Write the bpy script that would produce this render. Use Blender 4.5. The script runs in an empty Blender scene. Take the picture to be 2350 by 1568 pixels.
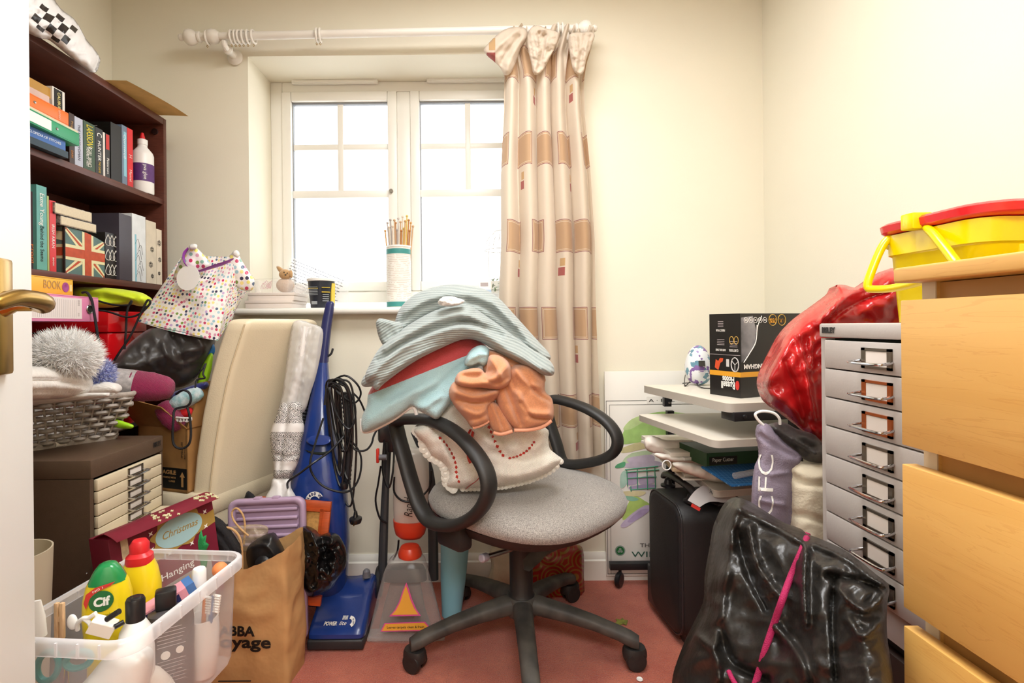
import bpy, bmesh, math, random
import numpy as np
from mathutils import Vector, Matrix, noise
from mathutils.geometry import delaunay_2d_cdt

V = Vector
SC = bpy.context.scene
COL = SC.collection

# ------------------------------------------------------------------ camera, sky, lights, exposure
FPX, CX, CY, H, ROLL = 1200.0, 1100.0, 745.0, 1.0, -0.010
cam_data = bpy.data.cameras.new('camera')
cam_data.sensor_fit = 'HORIZONTAL'
cam_data.sensor_width = 36.0
cam_data.lens = FPX / 2350.0 * 36.0
cam_data.shift_x = (1175.0 - CX) / 2350.0
cam_data.shift_y = -(784.0 - CY) / 2350.0
cam_data.clip_start = 0.02
cam = bpy.data.objects.new('camera', cam_data)
cam.matrix_world = Matrix.Translation((0, 0, H)) @ Matrix.Rotation(math.radians(90), 4, 'X') @ Matrix.Rotation(ROLL, 4, 'Z')
COL.objects.link(cam)
SC.camera = cam

world = bpy.data.worlds.new('overcast_sky')
SC.world = world
world.use_nodes = True
bg = world.node_tree.nodes['Background']
bg.inputs['Color'].default_value = (0.93, 0.97, 1.0, 1)
bg.inputs['Strength'].default_value = 3.6


def area(name, loc, rot, size, size_y, power, col=(1, 1, 1), portal=False):
    d = bpy.data.lights.new(name, 'AREA')
    d.shape = 'RECTANGLE'
    d.size, d.size_y, d.energy, d.color = size, size_y, power, col
    d.cycles.is_portal = portal
    o = bpy.data.objects.new(name, d)
    o.location, o.rotation_euler = loc, rot
    COL.objects.link(o)
    return o


area('window_daylight_portal', (-0.32, 2.42, 1.57), (math.radians(-90), 0, 0), 1.2, 1.05, 1, portal=True)
area('ceiling_fill_light', (0.10, 1.0, 2.31), (0, 0, 0), 0.8, 0.8, 31, (0.985, 0.99, 0.995))  # added fill, no fitting seen; stands in for flash bounced off the ceiling
area('landing_fill_light', (0.05, -0.75, 2.28), (math.radians(28), 0, 0), 1.0, 0.8, 52, (0.985, 0.99, 0.995))  # added unseen fill behind the camera, lights the room like a flash

SC.view_settings.view_transform = 'Standard'
SC.view_settings.look = 'None'
SC.view_settings.gamma = 1.0
SC.view_settings.exposure = 0.0
SC.view_settings.use_curve_mapping = False
SC.cycles.max_bounces = 10
SC.cycles.transparent_max_bounces = 24
SC.cycles.use_denoising = True

# ------------------------------------------------------------------ photo geometry -> place
CR = V((math.cos(ROLL), 0, math.sin(ROLL)))
CU = V((-math.sin(ROLL), 0, math.cos(ROLL)))
EYE = V((0, 0, H))


def ray(px, py):
    return CR * ((px - CX) / FPX) + CU * ((CY - py) / FPX) + V((0, 1, 0))


def P(px, py, y):                    # point at depth y
    return EYE + ray(px, py) * y


def F(px, py, z=0.0):                # point on the level plane z
    d = ray(px, py)
    return EYE + d * ((z - H) / d.z)


def PX(px, py, x):                   # point on the upright plane X = x
    d = ray(px, py)
    return EYE + d * (x / d.x)


# ------------------------------------------------------------------ materials
def lin(c):
    if isinstance(c, str):
        c = c.lstrip('#')
        c = [int(c[i:i + 2], 16) / 255 for i in (0, 2, 4)]
    return tuple((x / 12.92 if x <= 0.04045 else ((x + 0.055) / 1.055) ** 2.4) for x in c)


MATS = {}


def nd(nt, typ, **kw):
    n = nt.nodes.new(typ)
    for k, v in kw.items():
        if k in n.inputs:
            n.inputs[k].default_value = v
        else:
            setattr(n, k, v)
    return n


def M(name, col='#808080', rough=0.5, metal=0.0, bump=0.0, bscale=150.0, var=0.0, vscale=12.0, coat=0.0, sheen=0.0,
      spec=0.5, stretch=(1, 1, 1), trans=0.0, var_to=None, detail=3.0, bdist=0.004):
    """a plain surface: colour, broken up by noise, with a little relief"""
    if name in MATS:
        return MATS[name]
    m = bpy.data.materials.new(name)
    m.use_nodes = True
    nt = m.node_tree
    b = nt.nodes['Principled BSDF']
    c = lin(col)
    b.inputs['Base Color'].default_value = (*c, 1)
    b.inputs['Roughness'].default_value = rough
    b.inputs['Metallic'].default_value = metal
    b.inputs['Coat Weight'].default_value = coat
    b.inputs['Sheen Weight'].default_value = sheen
    b.inputs['Specular IOR Level'].default_value = spec
    b.inputs['Transmission Weight'].default_value = trans
    tc = nd(nt, 'ShaderNodeTexCoord')
    mp = nd(nt, 'ShaderNodeMapping', Scale=stretch)
    nt.links.new(tc.outputs['Object'], mp.inputs[0])
    if var:
        n = nd(nt, 'ShaderNodeTexNoise', Scale=vscale, Detail=detail)
        nt.links.new(mp.outputs[0], n.inputs['Vector'])
        r = nd(nt, 'ShaderNodeMix', data_type='RGBA')
        c2 = lin(var_to) if var_to else tuple(min(1, x * (1 - var)) for x in c)
        c1 = c if var_to else tuple(min(1, x * (1 + var * 0.5)) for x in c)
        r.inputs[6].default_value = (*c1, 1)
        r.inputs[7].default_value = (*c2, 1)
        cr = nd(nt, 'ShaderNodeMapRange')
        cr.inputs[1].default_value, cr.inputs[2].default_value = 0.32, 0.68
        nt.links.new(n.outputs[0], cr.inputs[0])
        nt.links.new(cr.outputs[0], r.inputs[0])
        nt.links.new(r.outputs[2], b.inputs['Base Color'])
    if bump:
        n2 = nd(nt, 'ShaderNodeTexNoise', Scale=bscale, Detail=3.0)
        nt.links.new(mp.outputs[0], n2.inputs['Vector'])
        bp = nd(nt, 'ShaderNodeBump', Strength=bump, Distance=bdist)
        nt.links.new(n2.outputs[0], bp.inputs['Height'])
        nt.links.new(bp.outputs[0], b.inputs['Normal'])
    MATS[name] = m
    return m


def clear(name, col='#ffffff', body=0.3, rough=0.08, tint='#ffffff'):
    """see-through film or moulded plastic: part straight through, part a soft white body with gloss"""
    if name in MATS:
        return MATS[name]
    m = bpy.data.materials.new(name)
    m.use_nodes = True
    nt = m.node_tree
    b = nt.nodes['Principled BSDF']
    b.inputs['Base Color'].default_value = (*lin(col), 1)
    b.inputs['Roughness'].default_value = rough
    t = nd(nt, 'ShaderNodeBsdfTransparent')
    t.inputs[0].default_value = (*lin(tint), 1)
    lw = nd(nt, 'ShaderNodeLayerWeight', Blend=0.35)
    mr = nd(nt, 'ShaderNodeMapRange')
    mr.inputs[3].default_value, mr.inputs[4].default_value = body, min(1, body + 0.45)
    nt.links.new(lw.outputs['Facing'], mr.inputs[0])
    mx = nd(nt, 'ShaderNodeMixShader')
    nt.links.new(mr.outputs[0], mx.inputs[0])
    nt.links.new(t.outputs[0], mx.inputs[1])
    nt.links.new(b.outputs[0], mx.inputs[2])
    nt.links.new(mx.outputs[0], nt.nodes['Material Output'].inputs[0])
    MATS[name] = m
    return m


class NT:
    """small helper for patterned materials on UV or object coordinates"""
    def __init__(s, name, rough=0.6, coord='UV'):
        s.m = bpy.data.materials.new(name)
        s.m.use_nodes = True
        s.nt = s.m.node_tree
        s.b = s.nt.nodes['Principled BSDF']
        s.b.inputs['Roughness'].default_value = rough
        s.tc = nd(s.nt, 'ShaderNodeTexCoord')
        s.vec = s.tc.outputs[coord]
        MATS[name] = s.m

    def xyz(s):
        n = nd(s.nt, 'ShaderNodeSeparateXYZ')
        s.nt.links.new(s.vec, n.inputs[0])
        return n.outputs[0], n.outputs[1], n.outputs[2]

    def put(s, sock, v):
        if hasattr(v, 'is_linked'):
            s.nt.links.new(v, sock)
        elif isinstance(v, (tuple, list)) and len(v) == 3 and sock.type == 'RGBA':
            sock.default_value = (*v, 1)
        else:
            sock.default_value = v

    def math(s, op, a, b=0.0, c=None):
        n = nd(s.nt, 'ShaderNodeMath', operation=op)
        s.put(n.inputs[0], a)
        s.put(n.inputs[1], b)
        if c is not None:
            s.put(n.inputs[2], c)
        return n.outputs[0]

    def mix(s, f, a, b):
        n = nd(s.nt, 'ShaderNodeMix', data_type='RGBA')
        s.put(n.inputs[0], f)
        s.put(n.inputs[6], lin(a) if isinstance(a, str) else a)
        s.put(n.inputs[7], lin(b) if isinstance(b, str) else b)
        return n.outputs[2]

    def noise(s, scale, detail=2.0):
        n = nd(s.nt, 'ShaderNodeTexNoise', Scale=scale, Detail=detail)
        s.nt.links.new(s.vec, n.inputs['Vector'])
        return n.outputs[0]

    def rect(s, x, y, x0, x1, y0, y1):
        a = s.math('MULTIPLY', s.math('GREATER_THAN', x, x0), s.math('LESS_THAN', x, x1))
        b = s.math('MULTIPLY', s.math('GREATER_THAN', y, y0), s.math('LESS_THAN', y, y1))
        return s.math('MULTIPLY', a, b)

    def color(s, c):
        s.put(s.b.inputs['Base Color'], c)

    def bump(s, h, strength=0.5, dist=0.003):
        n = nd(s.nt, 'ShaderNodeBump', Strength=strength, Distance=dist)
        s.nt.links.new(h, n.inputs['Height'])
        s.nt.links.new(n.outputs[0], s.b.inputs['Normal'])


# ------------------------------------------------------------------ mesh building
def crom(pts, n=6, closed=False):
    """smooth curve through points"""
    pts = [V(p) for p in pts]
    k = len(pts)
    if k < 3 or n <= 1:
        return pts
    out = []
    rng = k if closed else k - 1
    for i in range(rng):
        if closed:
            p0, p1, p2, p3 = pts[i - 1], pts[i], pts[(i + 1) % k], pts[(i + 2) % k]
        else:
            p0, p1, p2, p3 = pts[max(i - 1, 0)], pts[i], pts[i + 1], pts[min(i + 2, k - 1)]
        for j in range(n):
            t = j / n
            out.append(0.5 * ((2 * p1) + (p2 - p0) * t + (2 * p0 - 5 * p1 + 4 * p2 - p3) * t * t + (3 * p1 - p0 - 3 * p2 + p3) * t ** 3))
    if not closed:
        out.append(pts[-1])
    return out


def basis(axis):
    a = V(axis).normalized()
    t = V((0, 0, 1)) if abs(a.z) < 0.9 else V((1, 0, 0))
    x = t.cross(a).normalized()
    return x, a.cross(x).normalized(), a


class Fr:
    """a flat frame in the place: origin, right, up (unit vectors); n faces the reader"""
    def __init__(s, o, r, u):
        s.o, s.r = V(o), V(r).normalized()
        u = V(u)
        s.u = (u - s.r * u.dot(s.r)).normalized()
        s.n = s.r.cross(s.u)

    def __call__(s, a, b, h=0.0):
        return s.o + s.r * a + s.u * b + s.n * h

    def mat(s):
        m = Matrix.Identity(4)
        for i in range(3):
            m[i][0], m[i][1], m[i][2], m[i][3] = s.r[i], s.u[i], s.n[i], s.o[i]
        return m


class G:
    def __init__(s):
        s.bm = bmesh.new()
        s.soft = False
        s.uv = s.bm.loops.layers.uv.new('UVMap')

    def box(s, c, size, rz=0.0, bev=0.0, seg=2, m=None):
        T = (m if m is not None else Matrix.Translation(V(c)) @ Matrix.Rotation(rz, 4, 'Z'))
        if m is not None and c is not None:
            T = m @ Matrix.Translation(V(c))
        r = bmesh.ops.create_cube(s.bm, size=1.0)
        vs = r['verts']
        bmesh.ops.scale(s.bm, vec=V(size), verts=vs)
        if bev > 0:
            es = list({e for v in vs for e in v.link_edges})
            q = bmesh.ops.bevel(s.bm, geom=es, offset=min(bev, min(size) * 0.49), segments=seg, profile=0.5, affect='EDGES', clamp_overlap=True)
            vs = list({v for f in q['faces'] for v in f.verts} | {v for v in vs if v.is_valid})
        bmesh.ops.transform(s.bm, matrix=T, verts=vs)
        return s

    def bx(s, x0, x1, y0, y1, z0, z1, bev=0.0, seg=2):
        return s.box(((x0 + x1) / 2, (y0 + y1) / 2, (z0 + z1) / 2), (abs(x1 - x0), abs(y1 - y0), abs(z1 - z0)), 0, bev, seg)

    def fbox(s, fr, a0, a1, b0, b1, h0, h1, bev=0.0, seg=2):
        """box laid on a frame: a right, b up, h out"""
        return s.box(((a0 + a1) / 2, (b0 + b1) / 2, (h0 + h1) / 2), (abs(a1 - a0), abs(b1 - b0), abs(h1 - h0)), 0, bev, seg, m=fr.mat())

    def poly(s, pts, vec):
        """flat polygon with a thickness"""
        vec = V(vec)
        a = [s.bm.verts.new(V(p)) for p in pts]
        b = [s.bm.verts.new(V(p) + vec) for p in pts]
        n = len(a)
        try:
            s.bm.faces.new(a[::-1])
            s.bm.faces.new(b)
            for i in range(n):
                s.bm.faces.new((a[i], a[(i + 1) % n], b[(i + 1) % n], b[i]))
        except ValueError:
            pass
        return s

    def fpoly(s, fr, ab, h0=0.0, h1=0.0004):
        return s.poly([fr(a, b, h0) for a, b in ab], fr.n * (h1 - h0))

    def loft(s, rings, cap=True, close=True, uv=None):
        R = [[s.bm.verts.new(V(p)) for p in r] for r in rings]
        n = len(R[0])
        L = len(R)
        for i in range(L - 1):
            for j in range(n if close else n - 1):
                k = (j + 1) % n
                f = s.bm.faces.new((R[i][j], R[i][k], R[i + 1][k], R[i + 1][j]))
                us = ((j / n, i / (L - 1)), ((j + 1) / n, i / (L - 1)), ((j + 1) / n, (i + 1) / (L - 1)), (j / n, (i + 1) / (L - 1)))
                for lp, q in zip(f.loops, us):
                    lp[s.uv].uv = (q[0] * uv[0], q[1] * uv[1]) if uv else q
        if cap and close:
            for r in (R[0][::-1], R[-1]):
                try:
                    s.bm.faces.new(r)
                except ValueError:
                    pass
        return s

    def lathe(s, prof, o, axis=(0, 0, 1), seg=24, cap=True, sx=1.0, rot=0.0):
        x, y, a = basis(axis)
        o = V(o)
        rings = [[o + (x * math.cos(rot + 2 * math.pi * k / seg) * r * sx + y * math.sin(rot + 2 * math.pi * k / seg) * r) + a * h for k in range(seg)] for r, h in prof]
        return s.loft(rings, cap)

    def cyl(s, p0, p1, r, seg=16, r2=None):
        p0, p1 = V(p0), V(p1)
        L = (p1 - p0).length
        return s.lathe([(r, 0), (r if r2 is None else r2, L)], p0, p1 - p0, seg)

    def tube(s, pts, r, seg=8, sm=5, closed=False, flat=1.0, up=None):
        pts = crom(pts, sm, closed)
        n = len(pts)
        rings = []
        px = None
        for i, p in enumerate(pts):
            t = (pts[(i + 1) % n] - pts[i - 1]) if closed else (pts[min(i + 1, n - 1)] - pts[max(i - 1, 0)])
            if t.length < 1e-9:
                t = V((0, 0, 1))
            t.normalize()
            if up is not None:
                x = V(up) - t * V(up).dot(t)
                px = x.normalized() if x.length > 1e-6 else basis(t)[0]
            elif px is None:
                px = basis(t)[0]
            else:
                px = px - t * px.dot(t)
                px = px.normalized() if px.length > 1e-6 else basis(t)[0]
            y = t.cross(px)
            rr = r if not isinstance(r, (list, tuple)) else np.interp(i / (n - 1), np.linspace(0, 1, len(r)), r)
            rings.append([p + px * math.cos(2 * math.pi * k / seg) * rr + y * math.sin(2 * math.pi * k / seg) * rr * flat for k in range(seg)])
        if closed:
            rings.append(rings[0])
        return s.loft(rings, cap=not closed)

    def ball(s, c, r, seg=16, rz=0.0, m=None):
        q = bmesh.ops.create_uvsphere(s.bm, u_segments=seg, v_segments=max(6, seg // 2 + 2), radius=1.0)
        sc = r if isinstance(r, (tuple, list, Vector)) else (r, r, r)
        T = Matrix.Translation(V(c)) @ (m if m is not None else Matrix.Rotation(rz, 4, 'Z')) @ Matrix.Diagonal((*sc, 1))
        bmesh.ops.transform(s.bm, matrix=T, verts=q['verts'])
        return s

    def grid(s, fn, nu, nv, uvs=(1, 1)):
        R = [[s.bm.verts.new(V(fn(i / nu, j / nv))) for i in range(nu + 1)] for j in range(nv + 1)]
        for j in range(nv):
            for i in range(nu):
                f = s.bm.faces.new((R[j][i], R[j][i + 1], R[j + 1][i + 1], R[j + 1][i]))
                for lp, (a, b) in zip(f.loops, ((i, j), (i + 1, j), (i + 1, j + 1), (i, j + 1))):
                    lp[s.uv].uv = (a / nu * uvs[0], b / nv * uvs[1])
        return s

    def blob(s, outline, y, depth, back=0.8, R=None, folds=(), na=0.0, ns=10.0, step=7.0, tilt=None, sm=4, seed=0, crease=0.0, cs=14.0, power=0.5):
        """a soft or stuffed body: an outline with its own depth, rounded front and back, sculpted with folds.
        outline and folds are given by where they sit in the view at depth y."""
        s.soft = True
        o2 = crom([(a, b, 0) for a, b in outline], sm, True)
        ol = np.array([(p.x, p.y) for p in o2])
        keep = [0]
        for i in range(1, len(ol)):
            if np.hypot(*(ol[i] - ol[keep[-1]])) > step * 0.55:
                keep.append(i)
        if np.hypot(*(ol[keep[-1]] - ol[0])) < step * 0.4:
            keep.pop()
        ol = ol[keep]
        n = len(ol)
        xs = np.arange(ol[:, 0].min() + step / 2, ol[:, 0].max(), step)
        ys = np.arange(ol[:, 1].min() + step / 2, ol[:, 1].max(), step * 0.87)
        g = []
        for r, yy in enumerate(ys):
            for xx in xs:
                g.append((xx + (step / 2 if r % 2 else 0), yy))
        g = np.array(g)
        A, B = ol, np.roll(ol, -1, 0)

        def segdist(pts, A, B):
            d = np.full(len(pts), 1e9)
            for a, b in zip(A, B):
                ab = b - a
                L = max(ab @ ab, 1e-9)
                t = np.clip(((pts - a) @ ab) / L, 0, 1)
                d = np.minimum(d, np.hypot(*(pts - a - t[:, None] * ab).T))
            return d
        ins = np.zeros(len(g), bool)
        for a, b in zip(A, B):
            c = ((a[1] > g[:, 1]) != (b[1] > g[:, 1]))
            with np.errstate(divide='ignore', invalid='ignore'):
                xi = (b[0] - a[0]) * (g[:, 1] - a[1]) / (b[1] - a[1]) + a[0]
            ins ^= c & (g[:, 0] < xi)
        g = g[ins]
        g = g[segdist(g, A, B) > step * 0.45]
        pts = np.vstack([ol, g])
        d = segdist(pts, A, B)
        d[:n] = 0
        if R is None:
            R = max(d.max() * 0.9, 1)
        t = np.clip(d / R, 0, 1)
        h = depth * np.power(np.clip(1 - (1 - t) ** 2, 0, 1), power)
        w = np.clip(d / (R * 0.5), 0, 1)
        w = w * w * (3 - 2 * w)
        hf = h.copy()
        for line, width, amp in folds:
            L = np.array([(p.x, p.y) for p in crom([(a, b, 0) for a, b in line], 5)])
            dd = segdist(pts, L[:-1], L[1:])
            hf += amp * np.exp(-(dd / width) ** 2) * np.clip(d / (step * 2), 0, 1)
        if na or crease:
            for i, p in enumerate(pts):
                q = V((p[0] * ns / 1000 + seed * 7.3, p[1] * ns / 1000, seed * 1.7))
                if na:
                    hf[i] += na * noise.fractal(q, 0.8, 2.1, 3) * w[i]
                if crease:
                    q2 = q * cs
                    v1 = abs(noise.noise(q2)) + 0.5 * abs(noise.noise(q2 * 2.3))
                    hf[i] += crease * (0.45 - v1 * 1.2) * w[i]
        res = delaunay_2d_cdt([V((float(p[0]), float(p[1]))) for p in pts], [], [list(range(n))], 1, 1e-5)
        vc, fc, orig = res[0], res[2], res[3]
        fv, bv = [], []
        for i, p in enumerate(vc):
            k = orig[i][0] if orig[i] else 0
            yy = y + (tilt(p[0], p[1]) if tilt else 0.0)
            w0 = P(p[0], p[1], yy)
            v = s.bm.verts.new(P(p[0], p[1], yy - hf[k]))
            fv.append(v)
            if k < n and back > 0:
                bv.append(v)
            else:
                bv.append(s.bm.verts.new((w0.x, yy + h[k] * back, w0.z)) if back > 0 else None)
        for f in fc:
            try:
                nf = s.bm.faces.new([fv[i] for i in f])
                for lp, i in zip(nf.loops, f):
                    lp[s.uv].uv = (vc[i][0] / 1000, -vc[i][1] / 1000)
            except ValueError:
                pass
            if back > 0:
                try:
                    nf = s.bm.faces.new([bv[i] for i in f[::-1]])
                    for lp, i in zip(nf.loops, f[::-1]):
                        lp[s.uv].uv = (vc[i][0] / 1000, -vc[i][1] / 1000)
                except ValueError:
                    pass
        return s


def ring(c, a, b, n=24, e=2.0, x=(1, 0, 0), y=(0, 1, 0), rot=0.0):
    """superellipse ring: half sizes a, b along x, y"""
    x, y, c = V(x), V(y), V(c)
    out = []
    for k in range(n):
        t = 2 * math.pi * k / n + rot
        ct, st = math.cos(t), math.sin(t)
        out.append(c + x * (a * math.copysign(abs(ct) ** (2 / e), ct)) + y * (b * math.copysign(abs(st) ** (2 / e), st)))
    return out


def mesh_obj(name, g, mat, root=None, smooth=35.0, recalc=True):
    bm = g.bm
    if g.soft and smooth:
        smooth = 180
    if recalc:
        bmesh.ops.recalc_face_normals(bm, faces=bm.faces)
    me = bpy.data.meshes.new(name)
    off = root_pos(root) if root is not None else V((0, 0, 0))
    if off.length:
        bmesh.ops.translate(bm, vec=-off, verts=bm.verts)
    bm.to_mesh(me)
    bm.free()
    if smooth:
        me.shade_smooth()
        if smooth < 180:
            me.set_sharp_from_angle(angle=math.radians(smooth))
    me.materials.append(mat)
    o = bpy.data.objects.new(name, me)
    COL.objects.link(o)
    if root is not None:
        o.parent = root
    return o


def root_pos(o):
    while o.parent is not None:
        o = o.parent
    return V(o.location)


def thing(name, label, cat, loc, group=None):
    o = bpy.data.objects.new(name, None)
    o.empty_display_size = 0.05
    COL.objects.link(o)
    o.location = V(loc)
    o['label'], o['category'] = label, cat
    if group:
        o['group'] = group
    return o


def part(root, name, g, mat, smooth=35.0, label=None):
    o = mesh_obj(name, g, mat, root, smooth)
    if label:
        o['label'] = label
    return o


def solo(name, label, cat, g, mat, group=None, smooth=35.0, kind=None):
    vs = [v.co for v in g.bm.verts]
    lo = V([min(v[i] for v in vs) for i in range(3)])
    hi = V([max(v[i] for v in vs) for i in range(3)])
    base = V(((lo.x + hi.x) / 2, (lo.y + hi.y) / 2, lo.z))
    bmesh.ops.translate(g.bm, vec=-base, verts=g.bm.verts)
    o = mesh_obj(name, g, mat, None, smooth)
    o.location = base
    o['label'], o['category'] = label, cat
    if group:
        o['group'] = group
    if kind:
        o['kind'] = kind
    return o


def struct(name, g, mat, parent=None, smooth=35.0):
    o = mesh_obj(name, g, mat, parent, smooth)
    if parent is None:
        o['kind'] = 'structure'
    return o


def text(root, s, fr, a, b, size, mat, width=None, align='CENTER', h=0.0006, name='lettering', bold=0.0, shear=0.0, turn=0.0):
    """raised lettering on a frame, centred at a, b; as a part"""
    cu = bpy.data.curves.new('tmp', 'FONT')
    cu.body, cu.size, cu.extrude, cu.align_x, cu.align_y = s, size, 0.0002, align, 'CENTER'
    cu.offset, cu.shear = bold, shear
    cu.resolution_u = 3
    o = bpy.data.objects.new('tmp', cu)
    COL.objects.link(o)
    bpy.context.view_layer.update()
    me = bpy.data.meshes.new_from_object(o.evaluated_get(bpy.context.evaluated_depsgraph_get()))
    bpy.data.objects.remove(o)
    bpy.data.curves.remove(cu)
    if width and len(me.vertices):
        xs = [v.co.x for v in me.vertices]
        k = width / max(max(xs) - min(xs), 1e-6)
        for v in me.vertices:
            v.co.x *= k
    T = fr.mat() @ Matrix.Translation((a, b, h)) @ Matrix.Rotation(turn, 4, 'Z')
    me.transform(Matrix.Translation(-root_pos(root)) @ T)
    me.name = name
    me.materials.clear()
    me.materials.append(mat)
    ob = bpy.data.objects.new(name, me)
    COL.objects.link(ob)
    ob.parent = root
    return ob


random.seed(7)
UP = V((0, 0, 1))


def hit(o, px, py):
    """where the line of sight through a picture point meets an object built above; point and surface direction"""
    from mathutils.bvhtree import BVHTree
    if 'bvh_' + o.name not in MATS:
        off = V((0, 0, 0))
        q = o
        while q is not None:
            off += V(q.location)
            q = q.parent
        MATS['bvh_' + o.name] = BVHTree.FromPolygons([v.co + off for v in o.data.vertices], [tuple(p.vertices) for p in o.data.polygons])
    d = ray(px, py).normalized()
    loc, nor, _, _ = MATS['bvh_' + o.name].ray_cast(EYE, d)
    if loc is None:
        return None, None
    if nor.dot(d) > 0:
        nor = -nor
    return loc, nor


def wrap(o, target, lift=.0012):
    """lay lettering onto an uneven surface"""
    bm = bmesh.new()
    bm.from_mesh(o.data)
    bmesh.ops.triangulate(bm, faces=bm.faces)
    for _ in range(2):
        es = [e for e in bm.edges if e.calc_length() > .006]
        if es:
            bmesh.ops.subdivide_edges(bm, edges=es, cuts=1)
            bmesh.ops.triangulate(bm, faces=bm.faces)
    off = root_pos(o)
    for v in bm.verts:
        w = v.co + off
        d = w - EYE
        loc, nor = hit(target, CX + FPX * d.dot(CR) / d.y, CY - FPX * d.dot(CU) / d.y)
        if loc is not None:
            v.co = loc - off + nor * lift
    bm.to_mesh(o.data)
    bm.free()
    return o


def spin(root, pivot, ang):
    """turn a finished thing about an upright axis"""
    pv, R_ = V(pivot) - V(root.location), Matrix.Rotation(ang, 4, 'Z')
    for o in root.children_recursive:
        o.data.transform(Matrix.Translation(pv) @ R_ @ Matrix.Translation(-pv))
# ------------------------------------------------------------------ the room
WL, WR, WB, WF, ZC = -1.43, 1.12, 2.05, -0.12, 2.36
m_wall = M('cream_wall_paint', '#eee8d5', 0.85, bump=0.05, bscale=220, var=0.03, vscale=2.0)
m_white = M('white_gloss_paint', '#f2efe6', 0.35, bump=0.02, bscale=60)
m_ceil = M('white_ceiling_paint', '#f3f1ea', 0.9, bump=0.05, bscale=200)
m_reveal = m_wall
cp = NT('terracotta_carpet', 0.95, 'Object')
n1, n2, n3 = cp.noise(9, 4), cp.noise(260, 3), cp.noise(45, 3)
cp.color(cp.mix(cp.math('MULTIPLY_ADD', n3, 1.8, -0.4), cp.mix(cp.math('MULTIPLY_ADD', n2, 2.0, -.5), '#94392a', '#d67a5c'), cp.mix(cp.math('MULTIPLY_ADD', n1, 2.6, -.8), '#a8432f', '#cf7154')))
cp.bump(n2, 0.9, 0.006)
cp.b.inputs['Sheen Weight'].default_value = 0.2
m_carpet = cp.m

struct('floor', G().bx(WL - 0.1, WR + 0.1, -1.5, WB + 0.1, -0.1, 0), m_carpet)
struct('ceiling', G().bx(WL - 0.1, WR + 0.1, -1.5, WB + 0.3, ZC, ZC + 0.1), m_ceil)
struct('wall_left', G().bx(WL - 0.1, WL, WF - 0.1, WB + 0.3, 0, ZC), m_wall)
struct('wall_right', G().bx(WR, WR + 0.1, WF - 0.1, WB + 0.3, 0, ZC), m_wall)
wx0, wx1, wz0, wz1 = -0.897, 0.257, 1.045, 2.06
g = G()
g.bx(WL, wx0, WB, WB + 0.3, 0, ZC).bx(wx1, WR, WB, WB + 0.3, 0, ZC)
g.bx(wx0, wx1, WB, WB + 0.3, 0, wz0).bx(wx0, wx1, WB, WB + 0.3, wz1, ZC)
struct('wall_back', g, m_wall, smooth=0)
g = G()
g.bx(WL, -0.38, WF - 0.1, WF, 0, ZC).bx(0.49, WR, WF - 0.1, WF, 0, ZC).bx(-0.38, 0.49, WF - 0.1, WF, 2.02, ZC)
struct('wall_front', g, m_wall, smooth=0)
g = G()
g.bx(WL, WR, -1.5, -1.4, 0, ZC).bx(-0.95, -0.85, -1.4, WF - 0.1, 0, ZC).bx(0.95, 1.05, -1.4, WF - 0.1, 0, ZC)
struct('wall_landing', g, m_wall, smooth=0)


def skirting(x0, x1, z=0.105):
    prof = [(0, 0), (0.018, 0), (0.018, z * 0.72), (0.011, z * 0.76), (0.011, z * 0.86), (0.006, z * 0.95), (0.004, z), (0, z)]
    return G().poly([(x0, WB - d, h) for d, h in prof], (x1 - x0, 0, 0))


struct('baseboard_back', skirting(WL, WR), m_white)
struct('baseboard_right', G().bx(WR - 0.016, WR, WF, WB - 0.02, 0, 0.1, 0.004), m_white)
struct('baseboard_left', G().bx(WL, WL + 0.016, WF, WB - 0.02, 0, 0.1, 0.004), m_white)

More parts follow.
